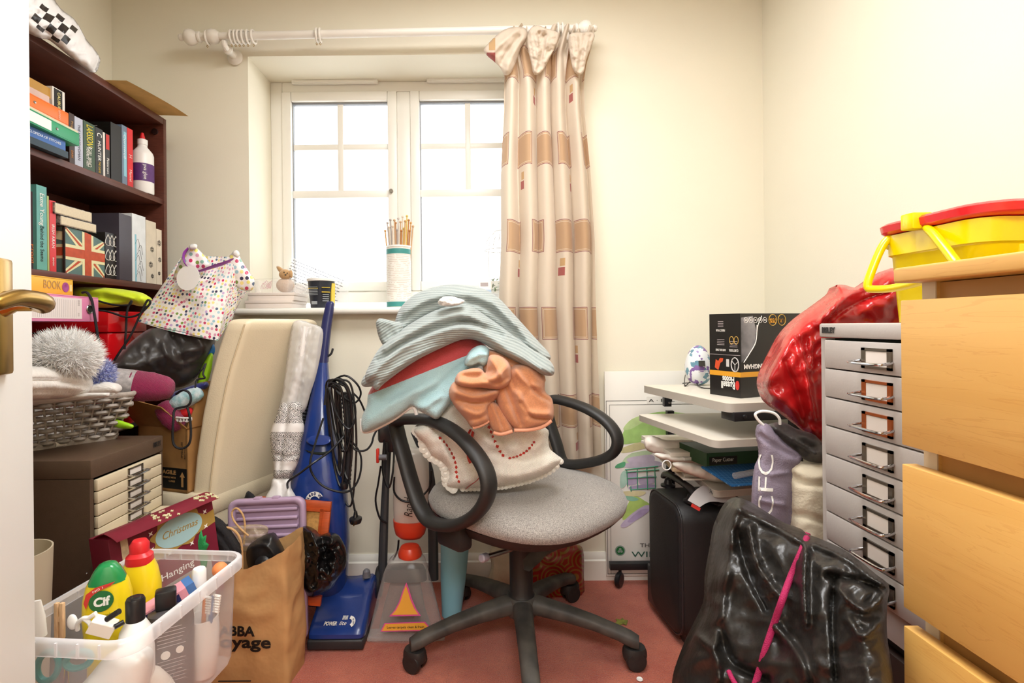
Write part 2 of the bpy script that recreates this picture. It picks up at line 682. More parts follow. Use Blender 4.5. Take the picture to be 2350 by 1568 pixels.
# ------------------------------------------------------------------ window
YF = 2.27
g = G()
fz0, fz1 = 1.10, wz1
b = 0.05
g.bx(wx0, wx0 + b, YF, YF + 0.06, fz0, fz1, 0.004).bx(wx1 - b, wx1, YF, YF + 0.06, fz0, fz1, 0.004)
g.bx(wx0 + b, wx1 - b, YF, YF + 0.06, fz1 - 0.045, fz1, 0.004).bx(wx0 + b, wx1 - b, YF, YF + 0.06, fz0, fz0 + 0.05, 0.004)
g.bx(-0.349, -0.291, YF, YF + 0.06, fz0 + 0.05, fz1 - 0.045, 0.004)
win = struct('window_1', g, m_white)
m_glass = clear('window_glass', '#ffffff', 0.015, 0.02)
m_bead = M('grey_glazing_bead', '#8f9296', 0.5)
for (x0, x1) in ((wx0 + b, -0.349), (-0.291, wx1 - b)):
    z0, z1, w = fz0 + 0.05, fz1 - 0.045, 0.040
    f = G()
    f.bx(x0, x0 + w, YF - 0.008, YF + 0.05, z0, z1, 0.005).bx(x1 - w, x1, YF - 0.008, YF + 0.05, z0, z1, 0.005)
    f.bx(x0 + w, x1 - w, YF - 0.008, YF + 0.05, z0, z0 + w, 0.005).bx(x0 + w, x1 - w, YF - 0.008, YF + 0.05, z1 - w, z1, 0.005)
    ca = struct('casement', f, m_white, win)
    gx0, gx1, gz0, gz1 = x0 + w, x1 - w, z0 + w, z1 - w
    xm = (gx0 + gx1) / 2
    q = G()
    zt = P(782, 335, YF).z
    zm = P(782, 442, YF).z
    q.bx(xm - 0.0125, xm + 0.0125, YF + 0.012, YF + 0.034, zm, gz1, 0.003)
    q.bx(gx0, gx1, YF + 0.0135, YF + 0.0325, zt - 0.0125, zt + 0.0125, 0.003)
    q.bx(gx0, gx1, YF + 0.0105, YF + 0.0355, zm - 0.020, zm + 0.012, 0.003)
    struct('glazing_bar', q, m_white, ca)
    q = G()
    q.bx(gx0, gx1, YF + 0.010, YF + 0.03, gz1 - 0.009, gz1, 0.001).bx(gx0, gx0 + 0.004, YF + 0.012, YF + 0.03, gz0, gz1)
    struct('bead', q, m_bead, ca)
    struct('pane', G().bx(gx0, gx1, YF + 0.036, YF + 0.040, gz0, gz1), m_glass, ca)
a = P(899, 440, YF)
lock = struct('lock', G().cyl((a.x, YF - 0.008, a.z), (a.x, YF - 0.02, a.z), 0.008), M('pewter_metal', '#8c8478', 0.35, 0.9), win)
for (p0, p1, py) in ((672, 868, 191), (980, 1165, 187)):
    a, c = P(p0, py, YF), P(p1, py, YF)
    q = G().bx(a.x, c.x, YF - 0.02, YF, a.z - 0.011, a.z + 0.011, 0.004).bx(a.x + 0.012, c.x - 0.012, YF - 0.024, YF - 0.018, a.z - 0.008, a.z + 0.004, 0.003)
    struct('trickle_vent', q, m_white, win)
# window board
g = G()
g.bx(wx0, wx1, WB, YF, 1.045, 1.070)
g.bx(wx0 - 0.05, wx1 + 0.05, 1.985, WB, 1.045, 1.070, 0.011, 4)
struct('trim_1', g, m_white)

# ------------------------------------------------------------------ the open door
d0, d1 = V((-0.598, 0.70, 0)), V((-0.345, -0.115, 0))     # free edge, hinge edge (face towards the room)
dd = (d1 - d0).normalized()
dn = V((-dd.y, dd.x, 0))                                     # out of the visible face
if dn.x < 0:
    dn = -dn
L = (d1 - d0).length
fr = Fr(d0 + V((0, 0, 0.008)), dd, UP)
if fr.n.dot(dn) < 0:
    fr = Fr(d1 + V((0, 0, 0.008)), -dd, UP)
m_door = M('white_door_paint', '#edeeeb', 0.45, bump=0.02, bscale=40)
g = G().fbox(fr, 0, L, 0, 1.98, -0.038, 0, 0.002)
door = struct('door_1', g, m_door)
m_brass = M('aged_brass', '#a8843f', 0.25, 0.95, bump=0.04, bscale=60)
# handle on the face, near the free edge
s0 = 0.083 if (fr.o - d0).length < 0.1 else L - 0.083
sg = 1 if s0 < 0.3 else -1
hz = P(60, 697, 0.62).z - 0.008
q = G().fbox(fr, s0 - 0.02, s0 + 0.02, hz - 0.085, hz + 0.055, 0, 0.009, 0.004)
hd = struct('door_handle', q, m_brass, door)
q = G()
q.lathe([(0.016, 0), (0.013, 0.006), (0.009, 0.012), (0.0085, 0.040)], fr(s0, hz, 0.008), fr.n, 16)
q.tube([fr(s0, hz, 0.040), fr(s0 + sg * 0.008, hz, 0.050), fr(s0 + sg * 0.03, hz + 0.003, 0.054), fr(s0 + sg * 0.07, hz + 0.004, 0.052), fr(s0 + sg * 0.1, hz - 0.003, 0.049), fr(s0 + sg * 0.115, hz - 0.006, 0.047)],
       [0.010, 0.012, 0.011, 0.010, 0.009, 0.008, 0.004], 12, 5)
struct('lever', q, m_brass, hd)
# ------------------------------------------------------------------ bookcase along the left wall
XF = -1.145
BY0, BY1, BZ = 1.03, 1.925, 1.765
m_mahog = M('dark_mahogany', '#5e3226', 0.38, var=0.25, vscale=30, stretch=(1, 0.15, 8), bump=0.03, bscale=80)
bc = thing('bookcase', 'tall dark mahogany bookcase packed with books along the wall by the white door', 'bookcase', ((WL + XF) / 2, (BY0 + BY1) / 2, 0))
SZ = (1.765, 1.469, 1.155, 0.69, 0.36)
for z in SZ:
    t = 0.024 if z == BZ else 0.020
    part(bc, 'shelf' if z != BZ else 'top_board', G().bx(WL + 0.012, XF - (0 if z == BZ else 0.004), BY0 + 0.018, BY1 - 0.018, z - t, z, 0.0015), m_mahog)
part(bc, 'side_panel', G().bx(WL + 0.005, XF, BY0, BY0 + 0.018, 0, BZ, 0.0015), m_mahog)
part(bc, 'side_panel', G().bx(WL + 0.005, XF, BY1 - 0.018, BY1, 0, BZ, 0.0015), m_mahog)
part(bc, 'back_panel', G().bx(WL + 0.005, WL + 0.012, BY0 + 0.018, BY1 - 0.018, 0.02, BZ - 0.02), m_mahog)
part(bc, 'plinth', G().bx(WL + 0.03, XF - 0.02, BY0 + 0.018, BY1 - 0.018, 0, 0.06), m_mahog)
a = PX(368, 298, XF - 0.03)
part(bc, 'screw_cap', G().cyl((XF - 0.03, BY1 - 0.018, 1.715), (XF - 0.03, BY1 - 0.024, 1.715), 0.011), M('dark_brown_plastic', '#2c1a17', 0.3))

m_page = M('cream_page_block', '#e3d5b8', 0.9, bump=0.3, bscale=500, stretch=(1, 8, 1), var=0.12, vscale=200)
m_pagew = M('white_page_block', '#ece6da', 0.9, bump=0.3, bscale=500, stretch=(1, 8, 1), var=0.1, vscale=200)
m_ink = M('black_print', '#16140f', 0.6)
m_wprint = M('white_print', '#f2efe8', 0.6)


def yb(px, x=-1.16):
    return PX(px, 500, x).y


def book(name, label, p0, p1, ptop, z0, cover, titles=(), depth=0.13, x=-1.16, page=None, cat='book', group=None, rough=0.4, y=None):
    """upright book, spine towards the room; titles: (words, place down the spine 0..1, size, colour, width)"""
    y0, y1 = y if y else (yb(p0, x), yb(p1, x))
    y1 -= 0.001
    h = PX((p0 + p1) / 2, ptop, x).z - z0
    r = thing(name, label, cat, (x - depth / 2, (y0 + y1) / 2, z0), group)
    mc = M('cover_' + cover, '#' + cover, rough, var=0.08, vscale=25)
    t = 0.0022
    g = G().bx(x - depth, x, y0, y0 + t, z0, z0 + h).bx(x - depth, x, y1 - t, y1, z0, z0 + h).bx(x - t, x, y0 + t, y1 - t, z0, z0 + h)
    part(r, 'cover', g, mc, 0)
    part(r, 'pages', G().bx(x - depth + 0.004, x - t, y0 + t, y1 - t, z0 + 0.002, z0 + h - 0.003), page or m_page, 0)
    fr = Fr((x, (y0 + y1) / 2, z0 + h), (0, 0, -1), (0, 1, 0))
    for s, pos, size, col, wd in titles:
        text(r, s, fr, pos * h, 0, size * (y1 - y0), M('print_' + col, '#' + col, 0.5), wd * h if wd else None)
    return r, fr, h, (y0, y1)


Z2, Z3 = SZ[1] + .0006, SZ[2] + .0006
gb = 'books on the upper shelf'
book('book', 'thin dark brown book at the near end of the upright row beside the ring binders', 161, 173, 262, Z2, '3a2118', [('Prophecy', .3, .6, 'c89a5a', .3), ('DARK', .8, .55, 'd58a3a', .15)], group=gb)
book('book', 'pale lilac grey book between the brown book and the dark green one', 173.5, 192.5, 272, Z2, 'b9bcc9', [('THE HORSEWOMAN', .5, .42, '4c4a58', .72)], group=gb)
r, fr, h, yy = book('book', 'dark green paperback with large yellow and white lettering on its spine', 193.5, 220, 283, Z2, '2f4a2b', [('LARSSON', .27, .8, 'e8d432', .42), ('GIRL WHO', .72, .45, 'eeeade', .38)], group=gb)
text(r, "HORNETS' NEST", Fr(fr.o - fr.u * 0.009, fr.r, fr.u), h * .72, 0, 0.012, m_wprint, h * .4)
part(r, 'spine_band', G().fbox(fr, h * .50, h * .52, -.004, .010, 0, .0006), m_wprint)
book('book', 'black paperback with wide white capitals down its spine', 220.5, 238, 296, Z2, '15140f', [('C', .14, .9, 'f2efe8', .08), ('HUNTER', .48, .62, 'f2efe8', .42), ('THE GAME', .83, .4, 'd7b23c', .25)], group=gb)
book('book', 'very thin white booklet tucked beside the black paperback', 238.5, 243, 305, Z2, 'e8ded3', (), group=gb)
r, fr, h, yy = book('book', 'slim book with a red and white top and black lower spine', 243.5, 254, 309, Z2, '1d1714', [('Patterson', .72, .7, 'f2efe8', .35)], group=gb)
part(r, 'red_spine_panel', G().fbox(fr, 0.002, h * .35, -.007, .007, 0, .0005), M('red_print', '#c8322a', 0.5))
r, fr, h, yy = book('book', 'thick black hardback sticking out from the upper shelf beside the blue silver book', 256, 281, 287, Z2, '14120f', (), depth=0.15, x=-1.16, group=gb)
f2 = Fr((-1.225, yy[0] - 0.0004, Z2 + h), (1, 0, 0), UP)
for k, (dz, w) in enumerate(((.012, .028), (.036, .05), (.041, .05), (.046, .03), (.06, .035), (.075, .05), (.080, .05), (.085, .03))):
    part(r, 'lettering', G().fbox(f2, -.005, -.005 + w, -dz - .0012, -dz, 0, .0004), m_wprint)
r, fr, h, yy = book('book', 'blue and silver book standing against the bright red one', 281.5, 293.5, 290, Z2, '6d7f93', [('Cornwell', .35, .7, 'dfe9f0', .4)], group=gb)
part(r, 'pale_blue_spine_panel', G().fbox(fr, h * .1, h * .85, -.004, .009, 0, .0004), M('pale_blue_print', '#8ec3d2', 0.5))
book('book', 'bright red book standing next to the white glue bottle', 294, 307, 297, Z2, 'd8232a', [('H', .47, .8, 'f4d9d4', .05), ('Mantel', .8, .6, 'f4d9d4', .2)], group=gb)

# glue bottle
gy = PX(330, 450, -1.175).y
gc = V((-1.178, gy, Z2))
k = 1200 / gy
r0 = 22.5 / k
r = thing('glue_bottle', 'white glue bottle with red nozzle and purple label on the bookshelf', 'bottle', gc)
H1 = (450 - 352) / k
m_wplast = M('white_plastic', '#f3f1ec', 0.35)
part(r, 'body', G().lathe([(r0 * .94, 0), (r0, .004), (r0, H1 * .9), (r0 * .9, H1 * .97), (r0 * .45, H1 * 1.1), (r0 * .42, H1 * 1.16), (r0 * .3, H1 * 1.17)], gc, seg=32), m_wplast)
part(r, 'collar', G().lathe([(r0 * .47, 0), (r0 * .47, .018), (r0 * .3, .021)], gc + V((0, 0, H1 * 1.15))), m_wplast)
part(r, 'nozzle', G().lathe([(r0 * .28, 0), (r0 * .2, .012), (r0 * .13, .022), (r0 * .06, .024)], gc + V((0, 0, H1 * 1.15 + .02))), M('red_plastic', '#d9262c', 0.35), label='red nozzle')
part(r, 'label', G().lathe([(r0 + .0006, H1 * .27), (r0 + .0006, H1 * .68)], gc, seg=32, cap=False), M('purple_label', '#5d3374', 0.45, var=0.15, vscale=60), label='purple label with white lettering')
f2 = Fr(gc + V((r0 * .72, -r0 * .72, H1 * .48)), (0, 0, -1), (1, 1, 0))
text(r, 'pva glue', f2, 0, 0, .016, m_wprint, H1 * .34)

# ring binders and books lying flat at the near end of the upper shelf
def flat_book(name, label, py_near, py_far, z0, t, cover, x=-1.13, depth=0.2, rz=0.0, page=None, group=None, cat='book', title=None):
    y0, y1 = yb(py_near, x), yb(py_far, x)
    c = V((x - depth / 2, (y0 + y1) / 2, z0))
    r = thing(name, label, cat, c, group)
    mc = M('cover_' + cover, '#' + cover, 0.4, var=0.08, vscale=25)
    part(r, 'cover', G().bx(x - depth, x, y0, y1, z0, z0 + .002).bx(x - depth, x, y0, y1, z0 + t - .002, z0 + t).bx(x - .002, x, y0, y1, z0 + .002, z0 + t - .002), mc, 0)
    part(r, 'pages', G().bx(x - depth + .004, x - .002, y0 + .003, y1 - .003, z0 + .002, z0 + t - .002), page or m_pagew, 0)
    if title:
        text(r, title[0], Fr((x, y1 - (y1 - y0) * title[3], z0 + t / 2), (0, 1, 0), UP), 0, 0, t * title[1], M('print_' + title[2], '#' + title[2], 0.5))
    return r


gl = 'books and binders lying flat on the upper shelf'
flat_book('book', 'dark teal book at the bottom of the flat pile on the upper shelf', 40, 158, Z2, .018, '17303c', group=gl)
flat_book('book', 'bright blue book lying under the green ring binder', 40, 152, Z2 + .018, .026, '2f5fa3', group=gl, title=('ENCYCLOPEDIA OF STITCHES', .36, 'e8eef4', .52))


def lever_arch(name, label, pn, pf, z0, t, col, x, rz, hole=True, group=None, papers=0.0, cat='binder', depth=0.24, label_sheet=None):
    y0, y1 = yb(pn, x), yb(pf, x)
    c = V((x - depth / 2, (y0 + y1) / 2, z0))
    r = thing(name, label, cat, c, group)
    T = Matrix.Translation(V((x, y1, z0))) @ Matrix.Rotation(rz, 4, 'Z')
    L = y1 - y0
    m = M('binder_' + col, '#' + col, 0.4)
    g = G()
    for q in ((-depth, 0, -L, 0, 0, .003), (-depth, 0, -L, 0, t - .003, t), (-.003, 0, -L, 0, .003, t - .003)):
        g.box(((q[0] + q[1]) / 2, (q[2] + q[3]) / 2, (q[4] + q[5]) / 2), (q[1] - q[0], q[3] - q[2], q[5] - q[4]), bev=.001, m=T)
    part(r, 'cover', g, m)
    fr = Fr(T @ V((0, 0, t / 2)), T.to_3x3() @ V((0, 1, 0)), UP)
    part(r, 'sheets', G().box((-depth / 2 - .004, -L / 2, t / 2 + papers * .2), (depth - .014, L - .012, t - .012), m=T), m_pagew, 0)
    if papers:
        part(r, 'loose_papers', G().box((-depth / 2 - .004, -L / 2, t + papers / 2), (depth - .002, L + .004, papers), m=T), m_page, 0)
    if hole:
        part(r, 'finger_ring', G().tube([fr(-.042 + .013 * math.cos(a), .011 * math.sin(a), .0012) for a in np.linspace(0, 2 * math.pi, 17)[:-1]], .002, 6, 1, True), M('steel', '#b9b9b9', 0.25, 1.0))
        part(r, 'finger_hole_shade', G().fpoly(fr, [(-.042 + .0115 * math.cos(a), .0095 * math.sin(a)) for a in np.linspace(0, 2 * math.pi, 17)[:-1]], 0, .0005), M('hole_shade_dark', '#1c2416', 0.8))  # dark disc coloured for the shade inside the finger hole
    return r, fr, L


r, fr, L = lever_arch('ring_binder', 'green ring binder with a white label under the orange one', 20, 184, Z2 + .045, .036, '2f9b6b', -1.125, 0.06, False, gl, papers=.008)
part(r, 'label', G().fbox(fr, -L * .98, -.105, -.013, .013, 0, .0006), m_wprint)
part(r, 'rivet', G().lathe([(.004, 0), (.003, .002), (0, .0025)], fr(-.085, 0, 0), fr.n, 12), M('steel', '#b9b9b9', 0.25, 1.0))
r, fr, L = lever_arch('ring_binder', 'orange ring binder lying on top of the green one', 20, 160, Z2 + .09, .036, 'e8752a', -1.13, 0.03, False, gl)
text(r, 'oasis', fr, -.035, 0, .013, M('print_f0b79a', '#f0b79a', 0.5), turn=math.pi / 2)
part(r, 'rivet', G().lathe([(.004, 0), (.003, .002), (0, .0025)], fr(-.115, 0, 0), fr.n, 12), M('steel', '#b9b9b9', 0.25, 1.0))
flat_book('book', 'small pale pink book lying on the orange binder', 40, 116, Z2 + .127, .022, 'cdb0a4', x=-1.14, depth=.12, group=gl)
flat_book('book', 'ochre covered paperback topping the pile of flat books', 30, 132, Z2 + .150, .028, 'b98a3c', x=-1.15, depth=.13, group=gl)
r, fr, h, yy = book('book', 'small white paperback with black spine and yellow lettering standing on the orange binder', 123, 152, 207, Z2 + .127, 'ded9cf', [('CALIBUR', .55, .3, 'e8dc8a', .8)], depth=.1, x=-1.145, page=m_pagew, group=gl)
part(r, 'black_spine_panel', G().fbox(fr, h * .04, h * .97, -.016, .012, 0, .0005), m_ink)

# ------------------------------------------------------------------ second shelf
gs = 'books on the middle shelf'
r, fr, h, yy = book('book', 'dark book with orange lettering at the near end of the middle shelf', 66, 81, 440, Z3, '4a3038', [('Proof', .8, .8, 'd8763a', .25)], group=gs)
book('book', 'tall teal sewing book with white and black lettering leaning on the middle shelf', 84, 108, 427, Z3, '5fa39a', [('Esme Young', .28, .62, 'f2efe8', .38), ('Behind the Seams', .69, .5, '16211f', .42)], depth=.17, x=-1.15, page=M('pinkish_pages', '#c9b0ac', 0.9), group=gs)
book('book', 'slim green and white booklet between the teal and red books', 108.5, 113, 450, Z3, 'a9b36b', (), group=gs)
book('book', 'red knitting book with white capitals on its spine', 113.5, 129, 461, Z3, 'd22f33', [('IRISH ARAN', .5, .6, 'f2efe8', .33), ('BOOK', .86, .3, 'f2efe8', .12)], group=gs)

# flag patterned storage box with a curved top
y0, y1 = yb(148), yb(239)
zt0, zt1 = PX(165, 524, -1.16).z, PX(239, 545, -1.16).z
r = thing('storage_box', 'storage box with a faded red white and blue flag design and curved top', 'box', (-1.22, (y0 + y1) / 2, Z3))
L, hh = y1 - y0, zt0 - Z3
fr = Fr((-1.16, y0, Z3), (0, 1, 0), UP)
prof = [(0, 0), (L, 0), (L, hh * .84)] + [(L * (1 - t), hh * (.84 + .16 * math.sin(min(1, t / .75) * math.pi / 2))) for t in np.linspace(0.1, 1, 8)]
m_navy = M('faded_blue_card', '#5d7a76', 0.6, var=0.12, vscale=40)
g = G().poly([fr(a, b, 0) for a, b in prof], (-.12, 0, 0))
part(r, 'body', g, m_navy, 20)
m_cr, m_rd = M('cream_print', '#e2dcae', 0.6), M('faded_red_print', '#c1502f', 0.6, var=0.15, vscale=50)
def clipb(pts):
    return [(min(max(a, .0005), L - .0005), min(max(b, .0005), hh * (.84 + .16 * math.sin(min(1, max(0, (1 - a / L)) / .75) * math.pi / 2)) - .0008)) for a, b in pts]
cx_, cz_ = L * .55, hh * .47
crm, red = G(), G()
for sx, sz in ((1, 1), (-1, 1), (1, -1), (-1, -1)):
    ex, ez = (L if sx > 0 else 0), (hh * (.86 if sx > 0 else 1) if sz > 0 else 0)
    w = .011
    def strip(w0, w1, t0, t1):
        dx, dz = ex - cx_, ez - cz_
        l = math.hypot(dx, dz)
        nx, nz = -dz / l, dx / l
        return clipb([(cx_ + dx * t0 + nx * w0, cz_ + dz * t0 + nz * w0), (cx_ + dx * t1 + nx * w0, cz_ + dz * t1 + nz * w0), (cx_ + dx * t1 + nx * w1, cz_ + dz * t1 + nz * w1), (cx_ + dx * t0 + nx * w1, cz_ + dz * t0 + nz * w1)])
    crm.fpoly(fr, strip(-.013, .013, .1, 1), 0, .0004)
    red.fpoly(fr, strip(-.005, .003, .25, 1), .0004, .0008)
crm.fpoly(fr, clipb([(0, cz_ - .022), (L, cz_ - .022), (L, cz_ + .022), (0, cz_ + .022)]), 0.0008, .0012)
crm.fpoly(fr, clipb([(cx_ - .022, 0), (cx_ + .022, 0), (cx_ + .022, hh * .95), (cx_ - .022, hh * .98)]), 0.0007, .0011)
red.fpoly(fr, clipb([(0, cz_ - .013), (L, cz_ - .013), (L, cz_ + .013), (0, cz_ + .013)]), .0012, .0016)
red.fpoly(fr, clipb([(cx_ - .013, 0), (cx_ + .013, 0), (cx_ + .013, hh * .95), (cx_ - .013, hh * .98)]), .0013, .0018)
f3 = Fr((-1.28, y0 - .0004, Z3), (1, 0, 0), UP)
crm.fbox(f3, 0, .118, cz_ - .02, cz_ + .02, 0, .0004)
red.fbox(f3, 0, .118, cz_ - .012, cz_ + .012, .0004, .0008)
crm.fpoly(f3, [(0, hh * .9), (.118, cz_ + .03), (.118, cz_ + .055), (.02, hh * .99)], 0, .0004)
part(r, 'cream_stripes', crm, m_cr, 0)
part(r, 'red_stripes', red, m_rd, 0)
part(r, 'spine_edge', G().fbox(fr, -.003, .0, 0, hh, -.004, .002), M('dark_card_edge', '#2a201a', 0.7))
# two cream paperbacks on top of the flag box, pages outward
zt = Z3 + hh + .001
for k, (p0, p1, zz, t, lab) in enumerate(((146, 217, zt, .026, 'cream paged paperback lying directly on the flag box'), (133, 207, zt + .028, .030, 'cream paged paperback lying uppermost above the flag box'))):
    ya, yc = yb(p0), yb(p1)
    rr = thing('paperback', lab, 'book', (-1.22, (ya + yc) / 2, zz), gs)
    g = G().bx(-1.27, -1.155, ya - .018, yc, zz, zz + .0015).bx(-1.27, -1.155, ya - .018, yc, zz + t - .0015, zz + t).bx(-1.27, -1.155, ya - .018, ya - .0165, zz, zz + t)
    part(rr, 'cover', g, M('black_floral_cover', '#2a2320', 0.5, var=0.7, vscale=90, var_to='#b9b2a6'), 0)
    part(rr, 'pages', G().bx(-1.268, -1.153, ya - .0165, yc - .002, zz + .0015, zz + t - .0015, .002), m_page, 0)

r, fr, h, yy = book('notebook', 'black notebook covered in white looping scribbles', 241, 271, 536, Z3, '241f1d', (), depth=.10, x=-1.16, cat='notebook', group=gs)
sw = G()
for row in range(3):
    for k in range(3):
        c0 = (h * (.16 + .32 * row), (k - 1) * (yy[1] - yy[0]) * .3)
        sw.tube([fr(c0[0] + .017 * math.sin(a), c0[1] + .010 * math.cos(a * 1.0) + .004 * math.sin(2 * a), .0006) for a in np.linspace(0, 2 * math.pi, 14)[:-1]], .0009, 5, 2, True)
part(r, 'white_scribble', sw, m_wprint)
r, fr, h, yy = book('lever_arch_file', 'large plain charcoal file standing on the middle shelf', 273, 302, 493, Z3, '45404a', (), depth=.24, x=-1.15, page=m_pagew, cat='folder', group=gs)
r, fr, h, yy = book('book', 'white and pale blue book with map lines beside the charcoal file', 303, 334, 494, Z3, 'dfe3e4', (), depth=.16, x=-1.15, page=m_pagew, group=gs)
part(r, 'pale_blue_edge', G().fbox(fr, h * .3, h, -.022, -.014, 0, .0005), M('pale_blue_print', '#8ec3d2', 0.5))
q = G()
for k in range(7):
    a0 = (h * (.45 + .08 * k), -.012 + .02 * ((k * 37) % 10) / 10)
    q.tube([fr(a0[0], a0[1] - .01, .0006), fr(a0[0] - .02, a0[1] + .006, .0006), fr(a0[0] + .012, a0[1] + .016, .0006)], .0005, 4, 4)
part(r, 'line_drawing', q, m_ink)
r, fr, h, yy = book('book', 'pale cream book with black flower print at the far end of the middle shelf', 335, 358, 508, Z3, 'd9cdb8', (), depth=.15, x=-1.15, page=m_pagew, group=gs)
def flowers(r, fr, h, w, spots):
    q = G()
    for (a, b, s) in spots:
        for k in range(6):
            t = k * math.pi / 3
            q.tube([fr(a + s * .3 * math.cos(t), b + s * .3 * math.sin(t), .0006), fr(a + s * math.cos(t + .3), b + s * math.sin(t + .3), .0006), fr(a + s * math.cos(t - .3), b + s * math.sin(t - .3), .0006)], .0006, 4, 3, True)
    part(r, 'flower_print', q, m_ink)
flowers(r, fr, h, .02, [(h * .45, .004, .009), (h * .7, -.004, .010), (h * .88, .004, .007)])
r, fr, h, yy = book('book', 'shorter cream book with black flower sketches next to the side panel', 358.5, 371, 527, Z3, 'e0d3bf', (), depth=.15, x=-1.15, page=m_pagew, group=gs)
flowers(r, fr, h, .02, [(h * .25, 0, .010), (h * .55, .002, .008), (h * .8, -.002, .006)])

# ------------------------------------------------------------------ low bay: papers, binder, red box, neon bag
mag = ['#d9d6d0', '#8f8a86', '#c9c2b8', '#3b3a3c', '#e7e3dc', '#7a746f', '#b5aca4', '#efece6', '#5a5148', '#dcd6cc', '#c3b9b0', '#a39b95', '#e8e4dd', '#474244', '#d2cbc2', '#edeae4']
z = SZ[3]
for k in range(16):
    t = 0.011 + 0.006 * ((k * 7) % 5) / 4
    if z + t > 0.955:
        break
    random.seed(k)
    a = random.uniform(-.05, .05)
    o = solo('magazine', ('%s in the paper stack beneath the pink binder' % ['lowest pale magazine', 'second magazine, grey,', 'third magazine, beige,', 'fourth magazine, black,', 'fifth magazine, white,', 'sixth magazine, grey,', 'seventh magazine, taupe,', 'eighth magazine, white,', 'ninth magazine, brown,', 'tenth magazine, beige,', 'eleventh magazine, pinkish,', 'twelfth magazine, grey,', 'thirteenth magazine, pale,', 'fourteenth magazine, black,', 'fifteenth magazine, beige,', 'topmost magazine, white,'][k]), 'magazine',
             G().box((-1.305 + random.uniform(-.006, .008), 1.30 + random.uniform(-.012, .012), z + t / 2), (.195, .28, t - .0006), a * .4, .001), M('magazine_%d' % (k % 16), mag[k], 0.6, var=.3, vscale=14), 'magazines in the low bay', 0)
    z += t
ztop = z + .002
# papers sticking out further
for k, (dz, dx, col, lab) in enumerate(((0, 0, '#cfcac3', 'grey document wallet sticking out below the pink binder'), (.010, -.012, '#3c3b48', 'navy paper folder sticking out below the pink binder'), (.018, .006, '#ebe8e2', 'white paper folder directly below the pink binder'))):
    solo('document_wallet', lab, 'folder', G().box((-1.235 + dx, 1.31, ztop + dz + .004), (.24, .33, .0075), .10 + .03 * k, .001), M('wallet_%d' % k, col, 0.5, var=.1, vscale=20), 'papers in the low bay', 0)
zp = ztop + .028
T0 = PX(225, 737, -1.085)
zb = T0.z - .002
r, fr, L = lever_arch('ring_binder', 'pink ring binder with a lined white label and finger hole', 25, 224, max(zb, zp), .068, 'e58ab4', -1.078, 0.12, True, None, depth=.27)
part(r, 'label', G().fbox(fr, -L * .98, -.075, -.027, .027, 0, .0006), M('label_paper', '#ebe0dc', 0.6))
q = G()
for k in range(24):
    a = -L * .96 + k * (L * .96 - .10) / 23
    q.fbox(fr, a, a + .0006, -.024, .022, .0006, .0009)
part(r, 'ruled_print', q, M('grey_print', '#b3a7a6', 0.6), 0)
q = G()
for k in range(5):
    q.fbox(fr, -.092, -.084, .008 + k * .003, .010 + k * .003, .0006, .0009)
    q.fbox(fr, -.092, -.086, -.020 + k * .002, -.019 + k * .002, .0006, .0009)
part(r, 'printed_mark', q, M('grey_print', '#b3a7a6', 0.6), 0)
zz = max(zb, zp) + .069
r, fr, L = lever_arch('boxed_book', 'yellow boxed craft book lying on the pink binder', 20, 166, zz, .044, 'eeb83c', -1.10, 0.10, False, None, cat='book', depth=.22)
text(r, 'BOOK', fr, -.080, .002, .030, M('print_b9a88c', '#b98f5c', 0.5), .062)
part(r, 'purple_button', G().lathe([(.013, 0), (.013, .001), (.005, .0014), (.004, .0008)], fr(-.030, 0, 0), fr.n, 20), M('purple_print', '#a2488c', 0.5))
part(r, 'badge', G().fbox(fr, -.013, -.006, -.010, .008, 0, .0006), M('pale_yellow_print', '#f3e0a0', 0.5))

# red plastic box with lid
r = thing('storage_box', 'glossy red plastic storage box with lid behind the black drawstring bag', 'box', (-1.24, 1.67, SZ[3]))
m_red = M('glossy_red_plastic', '#d4141c', 0.12, coat=0.3, bump=0.03, bscale=25)
ztop_r = PX(249, 713, -1.12).z
zl = PX(249, 764, -1.12).z
yc0, yc1 = PX(249, 760, -1.12).y, PX(336, 760, -1.12).y
part(r, 'body', G().bx(-1.40, -1.125, yc0 + .004, yc1, SZ[3] + .001, zl, .006), m_red)
part(r, 'lid', G().bx(-1.405, -1.12, yc0, yc1 + .004, zl + .001, ztop_r, .005), m_red)

# neon drawstring bag lying on the red box
m_neon = M('neon_yellow_nylon', '#d6ec22', 0.5, sheen=0.2, bump=0.15, bscale=60)
g = G().blob([(166, 662), (205, 659), (262, 662), (312, 669), (334, 676), (347, 688), (338, 695), (345, 702), (318, 703), (300, 699), (258, 706), (222, 707), (185, 706), (168, 690)], 1.62, 0.035, 0.9, step=5, na=.004, ns=30,
             folds=[([(180, 668), (240, 668), (315, 690)], 5, .010), ([(200, 690), (260, 698), (320, 695)], 5, .010), ([(190, 680), (250, 684), (310, 690)], 3, -.006), ([(250, 655), (300, 668), (325, 685)], 5, .009)])
nb = thing('drawstring_bag', 'neon yellow drawstring bag with black cords lying crumpled on the red box', 'bag', (-1.2, 1.66, ztop_r))
part(nb, 'body', g, m_neon)
m_cord = M('black_cord', '#17161a', 0.7, bump=0.4, bscale=500)
yb_, X_ = 1.5, None
def cordline(pts, y, r=.0035, root=None, name='drawstring', seg=6):
    return G().tube([P(a, b, y + (c[0] if c else 0)) for a, b, *c in pts], r, seg, 5)
c1 = cordline([(188, 672), (200, 672), (210, 688), (214, 708), (218, 730), (224, 770), (228, 800), (232, 835)], 1.44, .0035)
part(nb, 'drawstring', c1, m_cord)
